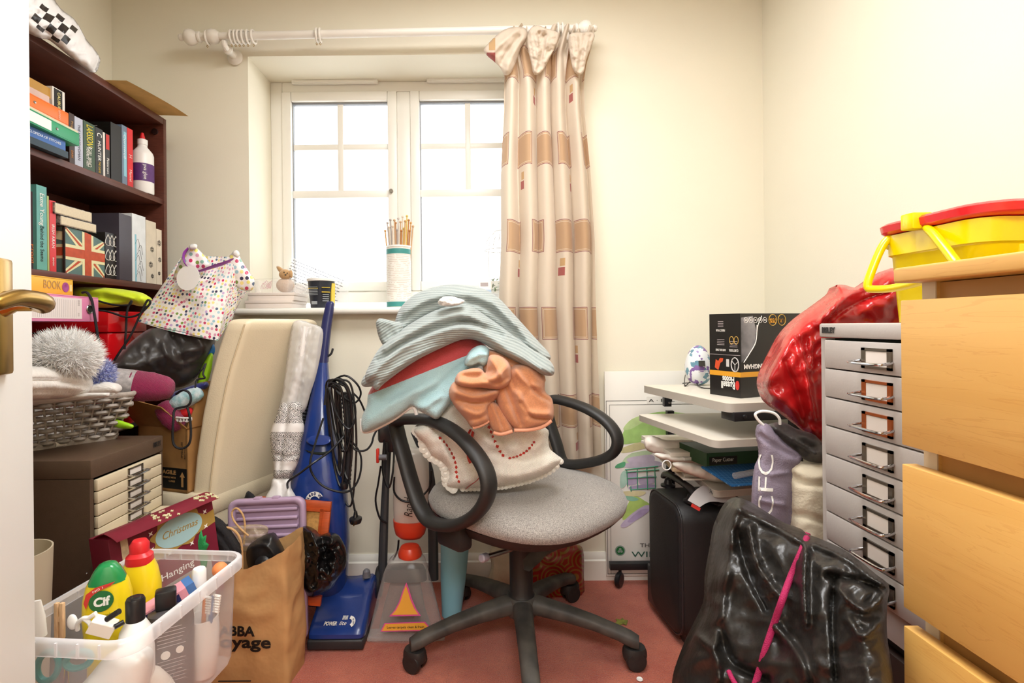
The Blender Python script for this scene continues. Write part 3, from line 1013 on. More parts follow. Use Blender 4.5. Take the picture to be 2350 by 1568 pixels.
c1 = cordline([(222, 712), (250, 716), (290, 728), (318, 722), (338, 705), (345, 694), (338, 690), (322, 722), (300, 770), (276, 806), (262, 828)], 1.53, .003)
part(nb, 'drawstring', c1, m_cord)
c1 = cordline([(222, 690), (262, 700), (296, 700), (302, 690), (292, 712), (289, 760), (286, 802)], 1.535, .003)
part(nb, 'drawstring', c1, m_cord)

def tiltx(x, y0):
    return lambda a, b: x * FPX / (min(a, 1050) - CX) - y0


# ------------------------------------------------------------------ things on top of the bookcase
ck = NT('chequered_plastic_film', 0.35)
x, y, _ = ck.xyz()
wv = ck.noise(14)
xx = ck.math('MULTIPLY_ADD', wv, 0.012, x)
yy2 = ck.math('MULTIPLY_ADD', wv, 0.010, y)
u1 = ck.math('ADD', ck.math('MULTIPLY', xx, 0.80), ck.math('MULTIPLY', yy2, -0.60))
u2 = ck.math('ADD', ck.math('MULTIPLY', xx, 0.60), ck.math('MULTIPLY', yy2, 0.80))
fu = ck.math('FLOOR', ck.math('DIVIDE', u1, 0.021))
fv = ck.math('FLOOR', ck.math('DIVIDE', u2, 0.017))
chk = ck.math('MODULO', ck.math('ABSOLUTE', ck.math('ADD', fu, fv)), 2.0)
band = ck.rect(u1, u2, 0.084, 0.186, 0.008, 0.062)
ck.color(ck.mix(ck.math('MULTIPLY', chk, ck.math('MULTIPLY', band, 1.0)), '#e9e6e4', '#241c1a'))
n = ck.noise(30, 4)
ck.bump(n, 0.5, 0.004)
g = G().blob([(20, -30), (60, -40), (110, -20), (140, 20), (172, 45), (192, 82), (215, 110), (226, 128), (222, 150), (212, 166), (196, 158), (150, 122), (112, 92), (84, 85), (40, 60), (10, 20)], 1.30, 0.06, 0.6, step=6, na=.012, ns=25, crease=.018, cs=2.0, seed=3,
             tilt=tiltx(-1.125, 1.30))
solo('carrier_bag', 'crumpled white plastic bag with black chequered print on top of the bookcase', 'bag', g, ck.m)
g = G()
m_card = M('brown_cardboard', '#d6b47a', 0.85, var=0.12, vscale=20, bump=0.05, bscale=200)
zc = BZ
ya, yc = 1.60, PX(411, 270, -1.09).y
g.grid(lambda u, v: (-1.36 + .275 * u + .02 * math.sin(v * 2), ya + (yc - ya) * v + .02 * u, zc + .002 + .012 * v * u + .008 * math.sin(u * 3) * v), 8, 14)
bmesh.ops.solidify(g.bm, geom=g.bm.faces[:], thickness=.004)
solo('cardboard_sheet', 'curled brown cardboard sheet overhanging the top of the bookcase', 'cardboard', g, m_card)
# ------------------------------------------------------------------ brown drawer cabinet
m_brown = M('brown_enamel', '#5a4636', 0.5, bump=0.08, bscale=400, var=0.06, vscale=60)
m_cream_en = M('cream_enamel', '#e2d3b4', 0.45, bump=0.05, bscale=300, var=0.05, vscale=10)
m_chrome = M('chrome', '#c9c9cc', 0.15, 1.0)
m_card_white = M('white_card', '#e9e1d8', 0.7)
CX0, CX1, CY0, CY1, CZ = -1.14, -0.906, 1.215, 1.494, 0.693
cab = thing('drawer_cabinet', 'brown metal cabinet with cream drawers under the grey wicker basket', 'cabinet', ((CX0 + CX1) / 2, (CY0 + CY1) / 2, 0))
g = G()
g.bx(CX0, CX1 - .003, CY0, CY0 + .012, 0, CZ - .045).bx(CX0, CX1 - .003, CY1 - .012, CY1, 0, CZ - .045).bx(CX0, CX0 + .01, CY0 + .012, CY1 - .012, 0, CZ - .045)
g.bx(CX0, CX1 - .003, CY0 + .012, CY1 - .012, 0, .03)
part(cab, 'body', g, m_brown)
part(cab, 'top', G().bx(CX0, CX1, CY0, CY1, CZ - .045, CZ, .004), m_brown)
part(cab, 'rivets', G().ball((CX1 - .012, CY0, .43), .003, 8).ball((CX1 - .008, CY0, .385), .003, 8), M('steel', '#b9b9b9', 0.25, 1.0))
frc = Fr((CX1, CY0, 0), (0, 1, 0), UP)
text(cab, 'BISLEY', frc, .279 - .03, CZ - .019, .018, M('black_plastic', '#1b1a1c', 0.35), .034, h=.001, bold=.0006)


def handle_set(r, dr, fr, a, b, w, hgt, metal, cardmat):
    """card holder and bow handle on a drawer front; sub-parts of the drawer"""
    q = G()
    t = .003
    q.fbox(fr, a - w / 2, a + w / 2, b - hgt / 2, b - hgt / 2 + t, 0, .003).fbox(fr, a - w / 2, a + w / 2, b + hgt / 2 - t, b + hgt / 2, 0, .003)
    q.fbox(fr, a - w / 2, a - w / 2 + t * 1.5, b - hgt / 2, b + hgt / 2, 0, .003).fbox(fr, a + w / 2 - t * 1.5, a + w / 2, b - hgt / 2, b + hgt / 2, 0, .003)
    part(dr, 'card_holder', q, metal)
    part(dr, 'label_card', G().fbox(fr, a - w / 2 + t * 2, a + w / 2 - t * 2, b - hgt / 2 + t, b + hgt / 2 - t * 1.4, 0, .0012, .001), cardmat, 0)
    q = G()
    q.tube([fr(a - w / 2, b - hgt * .28, 0), fr(a - w / 2 - .001, b - hgt * .33, .016), fr(a - w / 2 + .006, b - hgt * .34, .021), fr(a + w / 2 - .006, b - hgt * .34, .021), fr(a + w / 2 + .001, b - hgt * .33, .016), fr(a + w / 2, b - hgt * .28, 0)], .0024, 8, 4)
    part(dr, 'handle', q, m_chrome, label='chrome bow handle')


zt = CZ - .050
pitch = .0292
n = 0
while zt - pitch > .10:
    pull = .045 if n == 5 else (.012 if n == 6 else 0)
    d = G()
    d.bx(CX1 - .006, CX1 + .004 + pull, CY0 + .016, CY1 - .016, zt - pitch + .0025, zt, .0015)
    if pull:
        d.bx(CX1 - .15, CX1 + pull - .002, CY0 + .016, CY0 + .018, zt - pitch + .004, zt - .004).bx(CX1 - .15, CX1 + pull - .002, CY1 - .018, CY1 - .016, zt - pitch + .004, zt - .004)
    dr = part(cab, 'drawer', d, m_cream_en)
    fr = Fr((CX1 + .004 + pull, CY0, 0), (0, 1, 0), UP)
    handle_set(cab, dr, fr, .150, zt - pitch / 2 + .001, .058, .021, M('tarnished_metal', '#7d7468', 0.3, 0.9), m_card_white)
    zt -= pitch
    n += 1

# ------------------------------------------------------------------ wicker basket on the cabinet
m_wick = M('grey_wicker', '#b4aaa0', 0.8, var=0.25, vscale=60, bump=0.3, bscale=300)
b0 = F(246, 1000, CZ + .004)                                  # near bottom corner at the open side
r = thing('wicker_basket', 'grey wicker basket of white yarn on top of the brown cabinet', 'basket', (-1.13, 1.34, CZ + .001))
e1 = V((-0.66, -0.75, 0)).normalized()                        # along the visible long side, towards us
e2 = V((-e1.y, e1.x, 0))
if e2.x > 0:
    e2 = -e2                                                  # into the bookcase
LB, WB_, HB = 0.21, 0.115, 0.115
base = V((-1.012, 1.448, CZ + .002))
def bpt(u, w, k):
    """u along the long side, w across, k height fraction; the sides lean outward"""
    fl = .035 * k
    return base + e1 * (-fl + u * (LB + 2 * fl)) + e2 * (-fl + w * (WB_ + 2 * fl)) + UP * (.004 + HB * k)
rows = 7
q = G()
NP = 13
for rw in range(rows):
    k = (rw + .5) / rows
    pts = []
    for side, n_ in ((0, NP), (1, 7), (2, NP), (3, 7)):
        for i in range(n_):
            t = i / n_
            u, w = ((t, 0), (1, t), (1 - t, 1), (0, 1 - t))[side]
            off = .0085 * (1 if (i + rw) % 2 else -1)
            dirn = (-e2, e1, e2, -e1)[side]
            pts.append(bpt(u, w, k) + dirn * off)
    q.tube(pts, .0078, 6, 3, True, flat=.8)
part(r, 'woven_side', q, m_wick, 60)
q = G()
for side, n_ in ((0, NP), (1, 7), (2, NP), (3, 7)):
    for i in range(0, n_):
        t = i / n_
        u, w = ((t, 0), (1, t), (1 - t, 1), (0, 1 - t))[side]
        q.tube([bpt(u, w, 0), bpt(u, w, .5), bpt(u, w, 1)], .0028, 5, 1)
part(r, 'upright_canes', q, m_wick, 60)
q = G()
for kk, off in ((1.0, .004), (1.05, -.003), (1.02, .009)):
    q.tube([bpt(u, w, kk) + UP * off * .4 for u, w in ((0, 0), (.33, 0), (.66, 0), (1, 0), (1, .5), (1, 1), (.5, 1), (0, 1), (0, .5))], .0055, 6, 4, True)
part(r, 'rim', q, m_wick, 60)
q = G()
for kk, off in ((0.0, .004), (-.03, .010), (.03, .012)):
    q.tube([bpt(u, w, kk) + (V((0, 0, .001))) for u, w in ((0, 0), (.5, 0), (1, 0), (1, .5), (1, 1), (.5, 1), (0, 1), (0, .5))], .0045, 6, 3, True)
part(r, 'base_braid', q, m_wick, 60)
part(r, 'base', G().poly([bpt(u, w, .02) for u, w in ((0, 0), (1, 0), (1, 1), (0, 1))], (0, 0, .006)), m_wick)

m_yarnw = M('white_wool', '#efe9e2', 0.95, bump=0.8, bscale=90, stretch=(1, 6, 1), sheen=0.3)


def yarn_ball(name, label, c, size, axis, mat, band=None, group=None, rows=26, text_=None, cat='yarn'):
    """skein: many turns of thread wound round a core"""
    r = thing(name, label, cat, V(c) - V((0, 0, size[1])), group)
    x, y, a = basis(axis)
    L, R = size
    g = G()
    nr, ns = 30, 40
    def sk(u, v):
        t = v * math.pi
        rr = R * math.sin(t) ** .55 * (1 + .018 * math.sin(u * 2 * math.pi * 1 + 40 * v) + .02 * math.sin(70 * v + 6 * math.sin(u * 12.56)))
        return V(c) + a * (-L * math.cos(t)) + (x * math.cos(u * 2 * math.pi) + y * math.sin(u * 2 * math.pi)) * rr
    g.grid(sk, ns, nr, (1, 1))
    bmesh.ops.remove_doubles(g.bm, verts=g.bm.verts, dist=1e-5)
    part(r, 'wound_thread', g, mat, 180)
    if band:
        part(r, 'paper_band', G().lathe([(R * 1.015, -L * .30), (R * 1.03, -L * .15), (R * 1.03, L * .15), (R * 1.015, L * .30)], V(c) + a * band[1], a, 32, cap=False), band[0])
    return r


def yarnmat(name, col, ang=(1, 1, 1)):
    t = NT(name, 0.95, 'Object')
    w = nd(t.nt, 'ShaderNodeTexWave', Scale=150.0, Distortion=3.0, Detail=1.0)
    w.bands_direction = 'DIAGONAL'
    t.nt.links.new(t.vec, w.inputs['Vector'])
    c = lin(col)
    t.color(t.mix(w.outputs[1], tuple(x * .62 for x in c), tuple(min(1, x * 1.08) for x in c)))
    t.bump(w.outputs[1], .9, .003)
    t.b.inputs['Sheen Weight'].default_value = .25
    return t.m


# pale cushion-like hanks lying in the basket
g = G().blob([(30, 850), (90, 838), (150, 842), (195, 852), (215, 872), (212, 896), (190, 912), (120, 916), (40, 915)], 1.22, .055, 1.0, step=6, na=.004, ns=16,
             folds=[([(40, 872), (130, 874), (205, 888)], 4, -.010), ([(50, 900), (130, 898), (200, 905)], 4, -.006)], tilt=lambda a, b: (a - 120) * .001)
solo('wool_hank', 'plump white hank of wool lying across the front of the basket', 'yarn', g, m_yarnw, 'white yarn in the basket')
g = G().blob([(180, 895), (200, 882), (235, 876), (262, 880), (272, 892), (265, 905), (230, 912), (190, 914)], 1.32, .03, 1.0, step=5, na=.002, ns=20)
solo('wool_ball', 'small smooth white ball of wool at the basket corner beside blue tinsel yarn', 'yarn', g, m_yarnw, 'white yarn in the basket')
g = G().blob([(40, 900), (130, 900), (200, 902), (262, 902), (252, 910), (190, 917), (80, 929), (30, 934)], 1.26, .02, 1.0, step=7, na=.002)
solo('white_liner', 'flat white cloth lining the grey wicker basket', 'cloth', g, m_yarnw)

# fluffy white eyelash yarn: a ball with real fibres
def fluffy(name, label, outline_c, R, mat, n, lf, seed, sq=(1, 1, 1), group=None, thick=.0007):
    random.seed(seed)
    c = V(outline_c)
    r = thing(name, label, 'yarn', c - V((0, 0, R)), group)
    part(r, 'core', G().ball(c, (R * .86 * sq[0], R * .86 * sq[1], R * .86 * sq[2]), 20), mat)
    g = G()
    for k in range(n):
        zz = random.uniform(-1, 1)
        t = random.uniform(0, 6.283)
        s = math.sqrt(1 - zz * zz)
        d = V((s * math.cos(t), s * math.sin(t), zz))
        p = c + V((d.x * R * .82 * sq[0], d.y * R * .82 * sq[1], d.z * R * .82 * sq[2]))
        q = V((random.gauss(0, .6), random.gauss(0, .6), random.gauss(0, .6)))
        e = (d + q * .75).normalized()
        L = lf * random.uniform(.6, 1.2)
        sd = e.cross(V((random.random() - .5, random.random() - .5, random.random() - .5))).normalized() * thick
        m1 = p + e * L * .55 + q * L * .05
        m2 = p + e * L + q * L * .12
        v = [g.bm.verts.new(z_) for z_ in (p - sd, p + sd, m1 + sd * .8, m2, m1 - sd * .8)]
        g.bm.faces.new((v[0], v[1], v[2], v[4]))
        g.bm.faces.new((v[4], v[2], v[3]))
    o = part(r, 'fibres', g, mat, 0)
    o['kind'] = 'stuff'
    return r


m_fluff = M('white_eyelash_yarn', '#fffdfa', 0.9, sheen=0.7)
fc = P(148, 818, 1.24)
fluffy('fluffy_yarn_ball', 'fluffy white eyelash yarn ball heaped above the smooth white wool', fc, .064, m_fluff, 9500, .026, 3, (1.15, 1, .88), 'white yarn in the basket')
m_tins = M('blue_tinsel_yarn', '#4258b8', 0.4, var=0.9, vscale=160, var_to='#d7dbef')
fluffy('tinsel_yarn_ball', 'blue and white tinsel yarn beside the fluffy white ball', P(232, 862, 1.33), .030, m_tins, 2200, .018, 5, (.8, 1, 1.3))

a0, a1 = F(126, 1021, CZ + .008), F(245, 1000, CZ + .008)
d_ = (a1 - a0).normalized()
solo('paper_roll', 'thin white paper roll lying along the front edge of the brown cabinet', 'paper roll', G().lathe([(.003, 0), (.0075, 0), (.0075, (a1 - a0).length), (.003, (a1 - a0).length)], a0, d_, 14), M('white_paper', '#efe7db', 0.7))
g = G().blob([(262, 962), (285, 968), (306, 976), (302, 984), (280, 984), (262, 980)], 1.44, .008, .8, step=4)
m_lime = M('lime_nylon', '#a8e024', 0.5, bump=.15, bscale=60)
solo('lime_ribbon', 'scrap of lime green fabric poking out behind the wicker basket', 'fabric', g, m_lime)

# ------------------------------------------------------------------ cream leather dining chair, turned away
m_lea = M('cream_leather', '#e4d5b6', 0.38, bump=0.12, bscale=260, var=0.04, vscale=5)
r = thing('dining_chair', 'cream leather dining chair with tall padded back beside the blue vacuum cleaner', 'chair', (-.85, 1.79, 0))
# back panel: rows from the bottom to the top; near side and far side, with lean and a slight curve
def back_ring(py, pxl, pxs, pxr):
    """image columns: outer front edge, seam, far edge -> slab cross-section at that height"""
    yn = 1.62
    S = P(pxs, py, yn)
    z = S.z
    Lf = P(pxl, py, yn)
    Lf.z = z
    far = V((0, 0, 0))
    xr, yr = None, None
    # far edge lies along the panel direction from S
    dirp = V((math.sin(math.radians(18)), math.cos(math.radians(18)), 0))
    lo_, hi_ = .05, .6
    for _ in range(40):
        md = (lo_ + hi_) / 2
        p = S + dirp * md
        pxp = CX + FPX * p.x / p.y
        if pxp < pxr:
            lo_ = md
        else:
            hi_ = md
    R_ = S + dirp * min(.36, lo_)
    thick = (Lf - S)
    R2 = R_ + thick
    b = .014
    e = (R_ - S).normalized()
    t = thick.normalized()
    tl = thick.length
    out = []
    for c, d1, d2 in ((S, e, t), (R_, t, -e), (R2, -e, -t), (Lf, -t, e)):
        # rounded corner: from along d2 to along d1
        for k in range(5):
            w = k / 4
            out.append(c + d1 * b * (w ** 1.6) + d2 * b * ((1 - w) ** 1.6))
    # bulge of the padded panel
    return out
rows_ = [(1220, 436, 486, 655), (1150, 437, 489, 660), (1050, 446, 500, 676), (950, 461, 516, 695), (860, 480, 535, 714), (800, 497, 553, 728), (760, 511, 566, 738), (744, 517, 571, 742)]
rings = [back_ring(*q_) for q_ in rows_]
# round the top over
last = rings[-1]
cen = sum(last, V((0, 0, 0))) / len(last)
for k, (sc, dz) in enumerate(((.97, .008), (.9, .014), (.75, .017))):
    rings.append([cen + V(((p.x - cen.x) * sc, (p.y - cen.y) * sc, p.z - cen.z + dz)) for p in last])
part(r, 'backrest', G().loft(rings), m_lea, 50)
seam = [rw[0] + V((.002, -.002, 0)) for rw in rings[:8]]
q = G().tube([p for p in seam], .0022, 6, 4)
part(r, 'seam_piping', q, M('cream_piping', '#d6c39f', 0.5))
sz = .487
bl = rings[1]
seat = [V((-.835, 1.60, 0)), V((-.72, 1.955, 0)), V((-1.06, 2.0, 0)), V((-1.128, 1.62, 0))]
sc_ = sum(seat, V((0, 0, 0))) / 4
rg = []
for k, (f, z) in enumerate(((.94, sz - .075), (1, sz - .065), (1, sz - .012), (.97, sz - .002), (.9, sz))):
    ring_ = []
    for i in range(4):
        a, b_ = seat[i], seat[(i + 1) % 4]
        for t in (.06, .2, .4, .6, .8, .94):
            p = a.lerp(b_, t)
            ring_.append(sc_ + (p - sc_) * f + UP * z)
    rg.append(ring_)
part(r, 'seat', G().loft(rg), m_lea, 50)
m_legw = M('dark_wood_leg', '#4a3122', 0.4, var=.2, vscale=30)
for i, p in enumerate(seat):
    q_ = sc_ + (p - sc_) * .88
    part(r, 'leg', G().lathe([(.016, 0), (.024, sz - .08)], (q_.x, q_.y, 0), seg=4, rot=math.pi / 4), m_legw)

# ------------------------------------------------------------------ cardboard box on the chair seat, flaps open
m_box = M('box_cardboard', '#a97b45', 0.85, var=0.12, vscale=18, bump=0.06, bscale=250)
m_boxin = M('box_cardboard_inside', '#8d683d', 0.9, var=0.1, vscale=18)
bz0 = sz + .001
A0 = V((-.906, 1.612, 0))
bx1 = A0.x
bx0, by0, by1 = bx1 - .20, 1.612, 1.85
bz1 = P(400, 985, 1.61).z
r = thing('cardboard_box', 'open brown cardboard box of yarn standing on the cream chair seat', 'box', ((bx0 + bx1) / 2, (by0 + by1) / 2, bz0))
g = G().bx(bx0, bx1, by0, by0 + .004, bz0, bz1).bx(bx0, bx1, by1 - .004, by1, bz0, bz1).bx(bx0, bx0 + .004, by0, by1, bz0, bz1).bx(bx1 - .004, bx1, by0, by1, bz0, bz1).bx(bx0, bx1, by0, by1, bz0, bz0 + .004)
part(r, 'body', g, m_box, 0)
f1 = [V((bx0, by0, bz1)), V((bx1, by0, bz1)), V((bx1 - .045, by0 - .05, bz1 + .072)), V((bx0 - .03, by0 - .06, bz1 + .105)), V((bx0 - .06, by0 - .05, bz1 + .105))]
part(r, 'flap', G().poly(f1, (0, .0035, .001)), m_box, 0)
part(r, 'flap', G().poly([V((bx1, by0, bz1)), V((bx1, by1, bz1)), V((bx1 + .02, by1, bz1 + .14)), V((bx1 + .016, by0 + .05, bz1 + .14))], (.0035, 0, 0)), m_box, 0)
part(r, 'flap', G().poly([V((bx0, by0, bz1)), V((bx0, by1, bz1)), V((bx0 - .004, by1, bz1 + .05)), V((bx0 - .004, by0 + .03, bz1 + .05))], (0, 0, .0035)), m_box, 0)
fr = Fr((bx0, by0, bz0), (1, 0, 0), UP)
wz = bz1 - bz0
part(r, 'black_band', G().fbox(fr, .0, bx1 - bx0, .010, .075, 0, .0006), m_ink, 0)
tcard = M('card_print', '#c0935a', 0.7)
text(r, 'FRAGILE', fr, .119, .060, .017, tcard, .075, h=.001, bold=.0005)
text(r, 'HANDLE WITH', fr, .130, .044, .008, tcard, .05, h=.001)
text(r, 'CARE', fr, .140, .033, .008, tcard, .025, h=.001)
part(r, 'arrow_print', G().fpoly(fr, [(.178, .018), (.186, .018), (.186, .048), (.192, .048), (.182, .064), (.172, .048), (.178, .048)], .0006, .001), tcard, 0)
text(r, 'SINGLE USE', fr, .182, .132, .010, m_ink, .05, h=.0006, turn=math.pi / 2)
text(r, 'RECYCLE', fr, .193, .125, .007, m_ink, .04, h=.0006, turn=math.pi / 2)

spin(r, (bx1, by0, 0), math.radians(-18))
m_mag = yarnmat('magenta_wool', '#b8165f')
band = M('silver_paper_band', '#b3adac', 0.4, var=.3, vscale=90)
a_ = P(312, 885, 1.50)
yarn_ball('yarn_skein', 'magenta skein with a silver paper band on the open box', a_, (.098, .043), (1, .35, -.16), m_mag, (band, -.03))
yarn_ball('yarn_skein', 'second magenta skein lower down against the box flap', P(392, 955, 1.62), (.05, .032), (.5, .3, -.9), m_mag)
g = G().blob([(392, 905), (420, 892), (470, 876), (478, 888), (452, 905), (425, 922), (395, 922)], 1.66, .02, .8, step=4, na=.006, ns=40, folds=[([(400, 915), (440, 898), (470, 882)], 3, .008)])
solo('navy_cloth', 'folded navy blue satin scrap among the yarn in the box', 'fabric', g, M('navy_satin', '#1d2370', 0.4, sheen=.3))
m_teal = M('teal_variegated_wool', '#7fb9be', 0.9, var=.8, vscale=45, var_to='#d8e2e4', bump=.5, bscale=120)
yarn_ball('yarn_skein', 'pale teal and white skein near the black cord loop', P(428, 916, 1.63), (.05, .026), (.8, .2, .4), m_teal)
g = G().blob([(365, 934), (400, 932), (440, 936), (440, 958), (400, 962), (372, 955)], 1.64, .02, .8, step=5, na=.003)
solo('red_cloth', 'bright red cloth edge inside the cardboard box', 'fabric', g, M('bright_red_cloth', '#d81f26', 0.8, bump=.2, bscale=300))
q = G()
for k in range(5):
    c = P(408 + k * 7, 963 + (k % 2) * 1.5, 1.60)
    q.lathe([(.0065, -.001), (.007, 0), (.0065, .001), (.002, .001)], c, (0, -1, 0), 12)
q.tube([P(404, 958, 1.60), P(424, 960, 1.60), P(440, 960, 1.60)], .003, 6, 3)
solo('lace_trim', 'scalloped white lace trim hanging under the red cloth', 'lace', q, M('white_lace', '#eee9e4', .9))
g = G().blob([(462, 840), (478, 815), (488, 812), (486, 845), (476, 880), (462, 905), (446, 912), (450, 890), (455, 865)], 1.70, .02, .8, step=5, na=.004)
solo('lime_cloth', 'lime green fabric wedged between black bag and chair back', 'fabric', g, m_lime)
g = G().blob([(468, 800), (490, 790), (492, 812), (474, 822)], 1.72, .014, .8, step=4)
solo('blue_cloth', 'small blue fabric scrap above the lime fabric by the chair', 'fabric', g, M('blue_nylon', '#2f7fc8', .5))
# sage wool under the silver band
yarn_ball('yarn_skein', 'small beige skein peeping below the silver paper band', P(285, 893, 1.545), (.03, .016), (1, 0, 0), yarnmat('beige_wool', '#b9a98c'))

# ------------------------------------------------------------------ black nylon bag on the box
m_nyl = M('black_nylon', '#34302e', 0.42, bump=0.15, bscale=40, sheen=.15)
g = G().blob([(250, 842), (285, 800), (322, 768), (360, 748), (420, 742), (480, 752), (492, 775), (480, 815), (462, 850), (440, 878), (405, 890), (385, 875), (330, 866), (285, 862)], 1.72, .08, .8, step=6, na=.012, ns=18, crease=.016, cs=1.6, seed=2, tilt=lambda a, b: min(0, (a - 400) * .0010),
             folds=[([(260, 845), (330, 838), (400, 812), (470, 800)], 10, .014), ([(375, 790), (385, 815), (400, 830)], 5, .012), ([(395, 770), (412, 800), (418, 825)], 4, -.012), ([(400, 838), (440, 830), (470, 810)], 5, .012)])
r = thing('gym_bag', 'slumped black nylon drawstring bag beneath the spotted gift bag', 'bag', P(375, 880, 1.72))
part(r, 'body', g, m_nyl)
part(r, 'drawstring', G().tube([P(444, 868, 1.60), P(462, 850, 1.59), P(472, 835, 1.60), P(466, 858, 1.58), P(470, 868, 1.58), P(452, 872, 1.58), P(448, 890, 1.57)], .0028, 6, 5), m_cord)
part(r, 'drawstring', G().tube([P(404, 905, 1.56), P(420, 896, 1.55), P(434, 902, 1.55), P(438, 918, 1.54), P(430, 932, 1.54), P(402, 940, 1.54), P(398, 965, 1.53), P(396, 1000, 1.53), P(400, 1022, 1.53), P(415, 1030, 1.53), P(432, 1022, 1.53), P(438, 1000, 1.53), P(436, 960, 1.53), P(430, 935, 1.535)], .0034, 6, 5), m_cord)

# ------------------------------------------------------------------ spotted gift bag
dt = NT('spotted_gift_paper', 0.35)
vr = nd(dt.nt, 'ShaderNodeTexVoronoi', Scale=1.0)
vr.voronoi_dimensions = '2D'
vr.inputs['Randomness'].default_value = 0.5
mp = nd(dt.nt, 'ShaderNodeMapping', Scale=(78, 78, 1))
dt.nt.links.new(dt.vec, mp.inputs[0])
dt.nt.links.new(mp.outputs[0], vr.inputs['Vector'])
spot = dt.math('LESS_THAN', vr.outputs['Distance'], 0.33)
sp = nd(dt.nt, 'ShaderNodeSeparateColor')
dt.nt.links.new(vr.outputs['Color'], sp.inputs[0])
rp = nd(dt.nt, 'ShaderNodeValToRGB')
rp.color_ramp.interpolation = 'CONSTANT'
cols = ['#d98aa6', '#a9c7d2', '#efe07a', '#c2a8cf', '#cf3a64', '#8fb9a8', '#e8e4da', '#3c3550', '#f0d98c', '#d9a0b4', '#7f9a4a', '#9cc0cc', '#c94a6c', '#5a6b86', '#efe27f', '#e0bcc8']
el = rp.color_ramp.elements
for k, c in enumerate(cols):
    e = el[k] if k < 2 else el.new(k / len(cols))
    e.position = k / len(cols)
    e.color = (*lin(c), 1)
dt.nt.links.new(sp.outputs[0], rp.inputs[0])
dt.color(dt.mix(spot, '#f1ebe6', rp.outputs[0]))
r = thing('gift_bag', 'white gift bag with multicoloured spots, purple ribbon and round tag by the windowsill', 'gift bag', P(430, 770, 1.75))
# corners: bottom rectangle tilted towards us, mouth above; X order: left, right(front edge), side back
bl_, br_, bs_ = P(316, 738, 1.66), P(500, 782, 1.62), P(548, 700, 1.80)
blb = P(352, 716, 1.84)
tl_, tr_, ts_ = P(418, 588, 1.76), P(540, 590, 1.74), P(584, 640, 1.84)
tlb = P(455, 578, 1.88)
fr_b = [bl_, br_, bs_, blb]
fr_t = [tl_, tr_, ts_, tlb]
g = G()
N = 14
def side(ax, bx_, ay, by_, nu, amp, seed):
    def fn(u, v):
        p = ax.lerp(bx_, u).lerp(ay.lerp(by_, u), v)
        w = math.sin(math.pi * u) * math.sin(math.pi * min(1, v * 1.0))
        q = p + V((0, -1, 0)) * (.012 * w) + V((0, -1, 0)) * amp * noise.noise(V((u * 3 + seed, v * 3, seed)))* math.sin(math.pi * u)
        return q
    return fn
g.grid(side(bl_, br_, tl_, tr_, N, .03, 1), 16, 16, (.26, .26))
g.grid(side(br_, bs_, tr_, ts_, N, .03, 4), 8, 16, (.13, .26))
g.grid(side(bs_, blb, ts_, tlb, N, .0, 4), 8, 16, (.26, .26))
g.grid(side(blb, bl_, tlb, tl_, N, .0, 4), 8, 16, (.13, .26))
g.grid(lambda u, v: bl_.lerp(br_, u).lerp(blb.lerp(bs_, u), v) + V((0, 0, -.006 * math.sin(u * 3.1))), 8, 6, (.26, .13))
bmesh.ops.remove_doubles(g.bm, verts=g.bm.verts, dist=1e-4)
part(r, 'paper_body', g, dt.m, 40)
# gathered peaks at the mouth
for k, (pk, lab) in enumerate((([(398, 640), (412, 600), (432, 572), (446, 566), (470, 588), (482, 610), (460, 626), (430, 632)], 1), ([(508, 618), (520, 596), (538, 576), (546, 582), (556, 600), (572, 625), (584, 645), (576, 668), (545, 660)], 2))):
    part(r, 'gathered_edge', G().blob(pk, 1.70 if k == 0 else 1.745, .016, .6, step=5, na=.006, ns=30, seed=k), dt.m, 40)
m_purp = M('purple_ribbon', '#8a2f9a', 0.4)
q = G().tube([P(432, 570, 1.69), P(422, 585, 1.675), P(424, 604, 1.668), P(440, 620, 1.665), P(458, 622, 1.662), P(490, 612, 1.668), P(515, 604, 1.68), P(536, 594, 1.70)], [.006, .012, .012, .008, .007, .012, .011, .004], 8, 5, flat=.18, up=(0.2, -.9, .3))
part(r, 'ribbon', q, m_purp)
q = G().lathe([(.0001, 0), (.040, 0), (.040, .0012), (.0001, .0012)], P(432, 638, 1.655), (-.15, -1, .1), 32, cap=False)
part(r, 'gift_tag', q, M('white_card_tag', '#f6f4f1', .6), label='round white tag')
g = G().blob([(436, 572), (434, 564), (442, 560), (452, 562), (450, 572)], 1.685, .006, .8, step=3)
part(r, 'ribbon_knot', g, m_wplast)
part(r, 'ribbon_knot', G().blob([(534, 584), (536, 576), (545, 575), (550, 584), (544, 592)], 1.735, .006, .8, step=3), m_wplast)
# ------------------------------------------------------------------ clear tub of toiletries
def rrect(q, r, n=5):
    """rounded quad: corner points in order, radius r"""
    out = []
    for i in range(4):
        c, a, b = V(q[i]), V(q[i - 1]), V(q[(i + 1) % 4])
        da, db = (a - c).normalized(), (b - c).normalized()
        for k in range(n + 1):
            t = k / n * math.pi / 2
            out.append(c + da * r * (1 - math.sin(t)) + db * r * (1 - math.cos(t)))
    return out


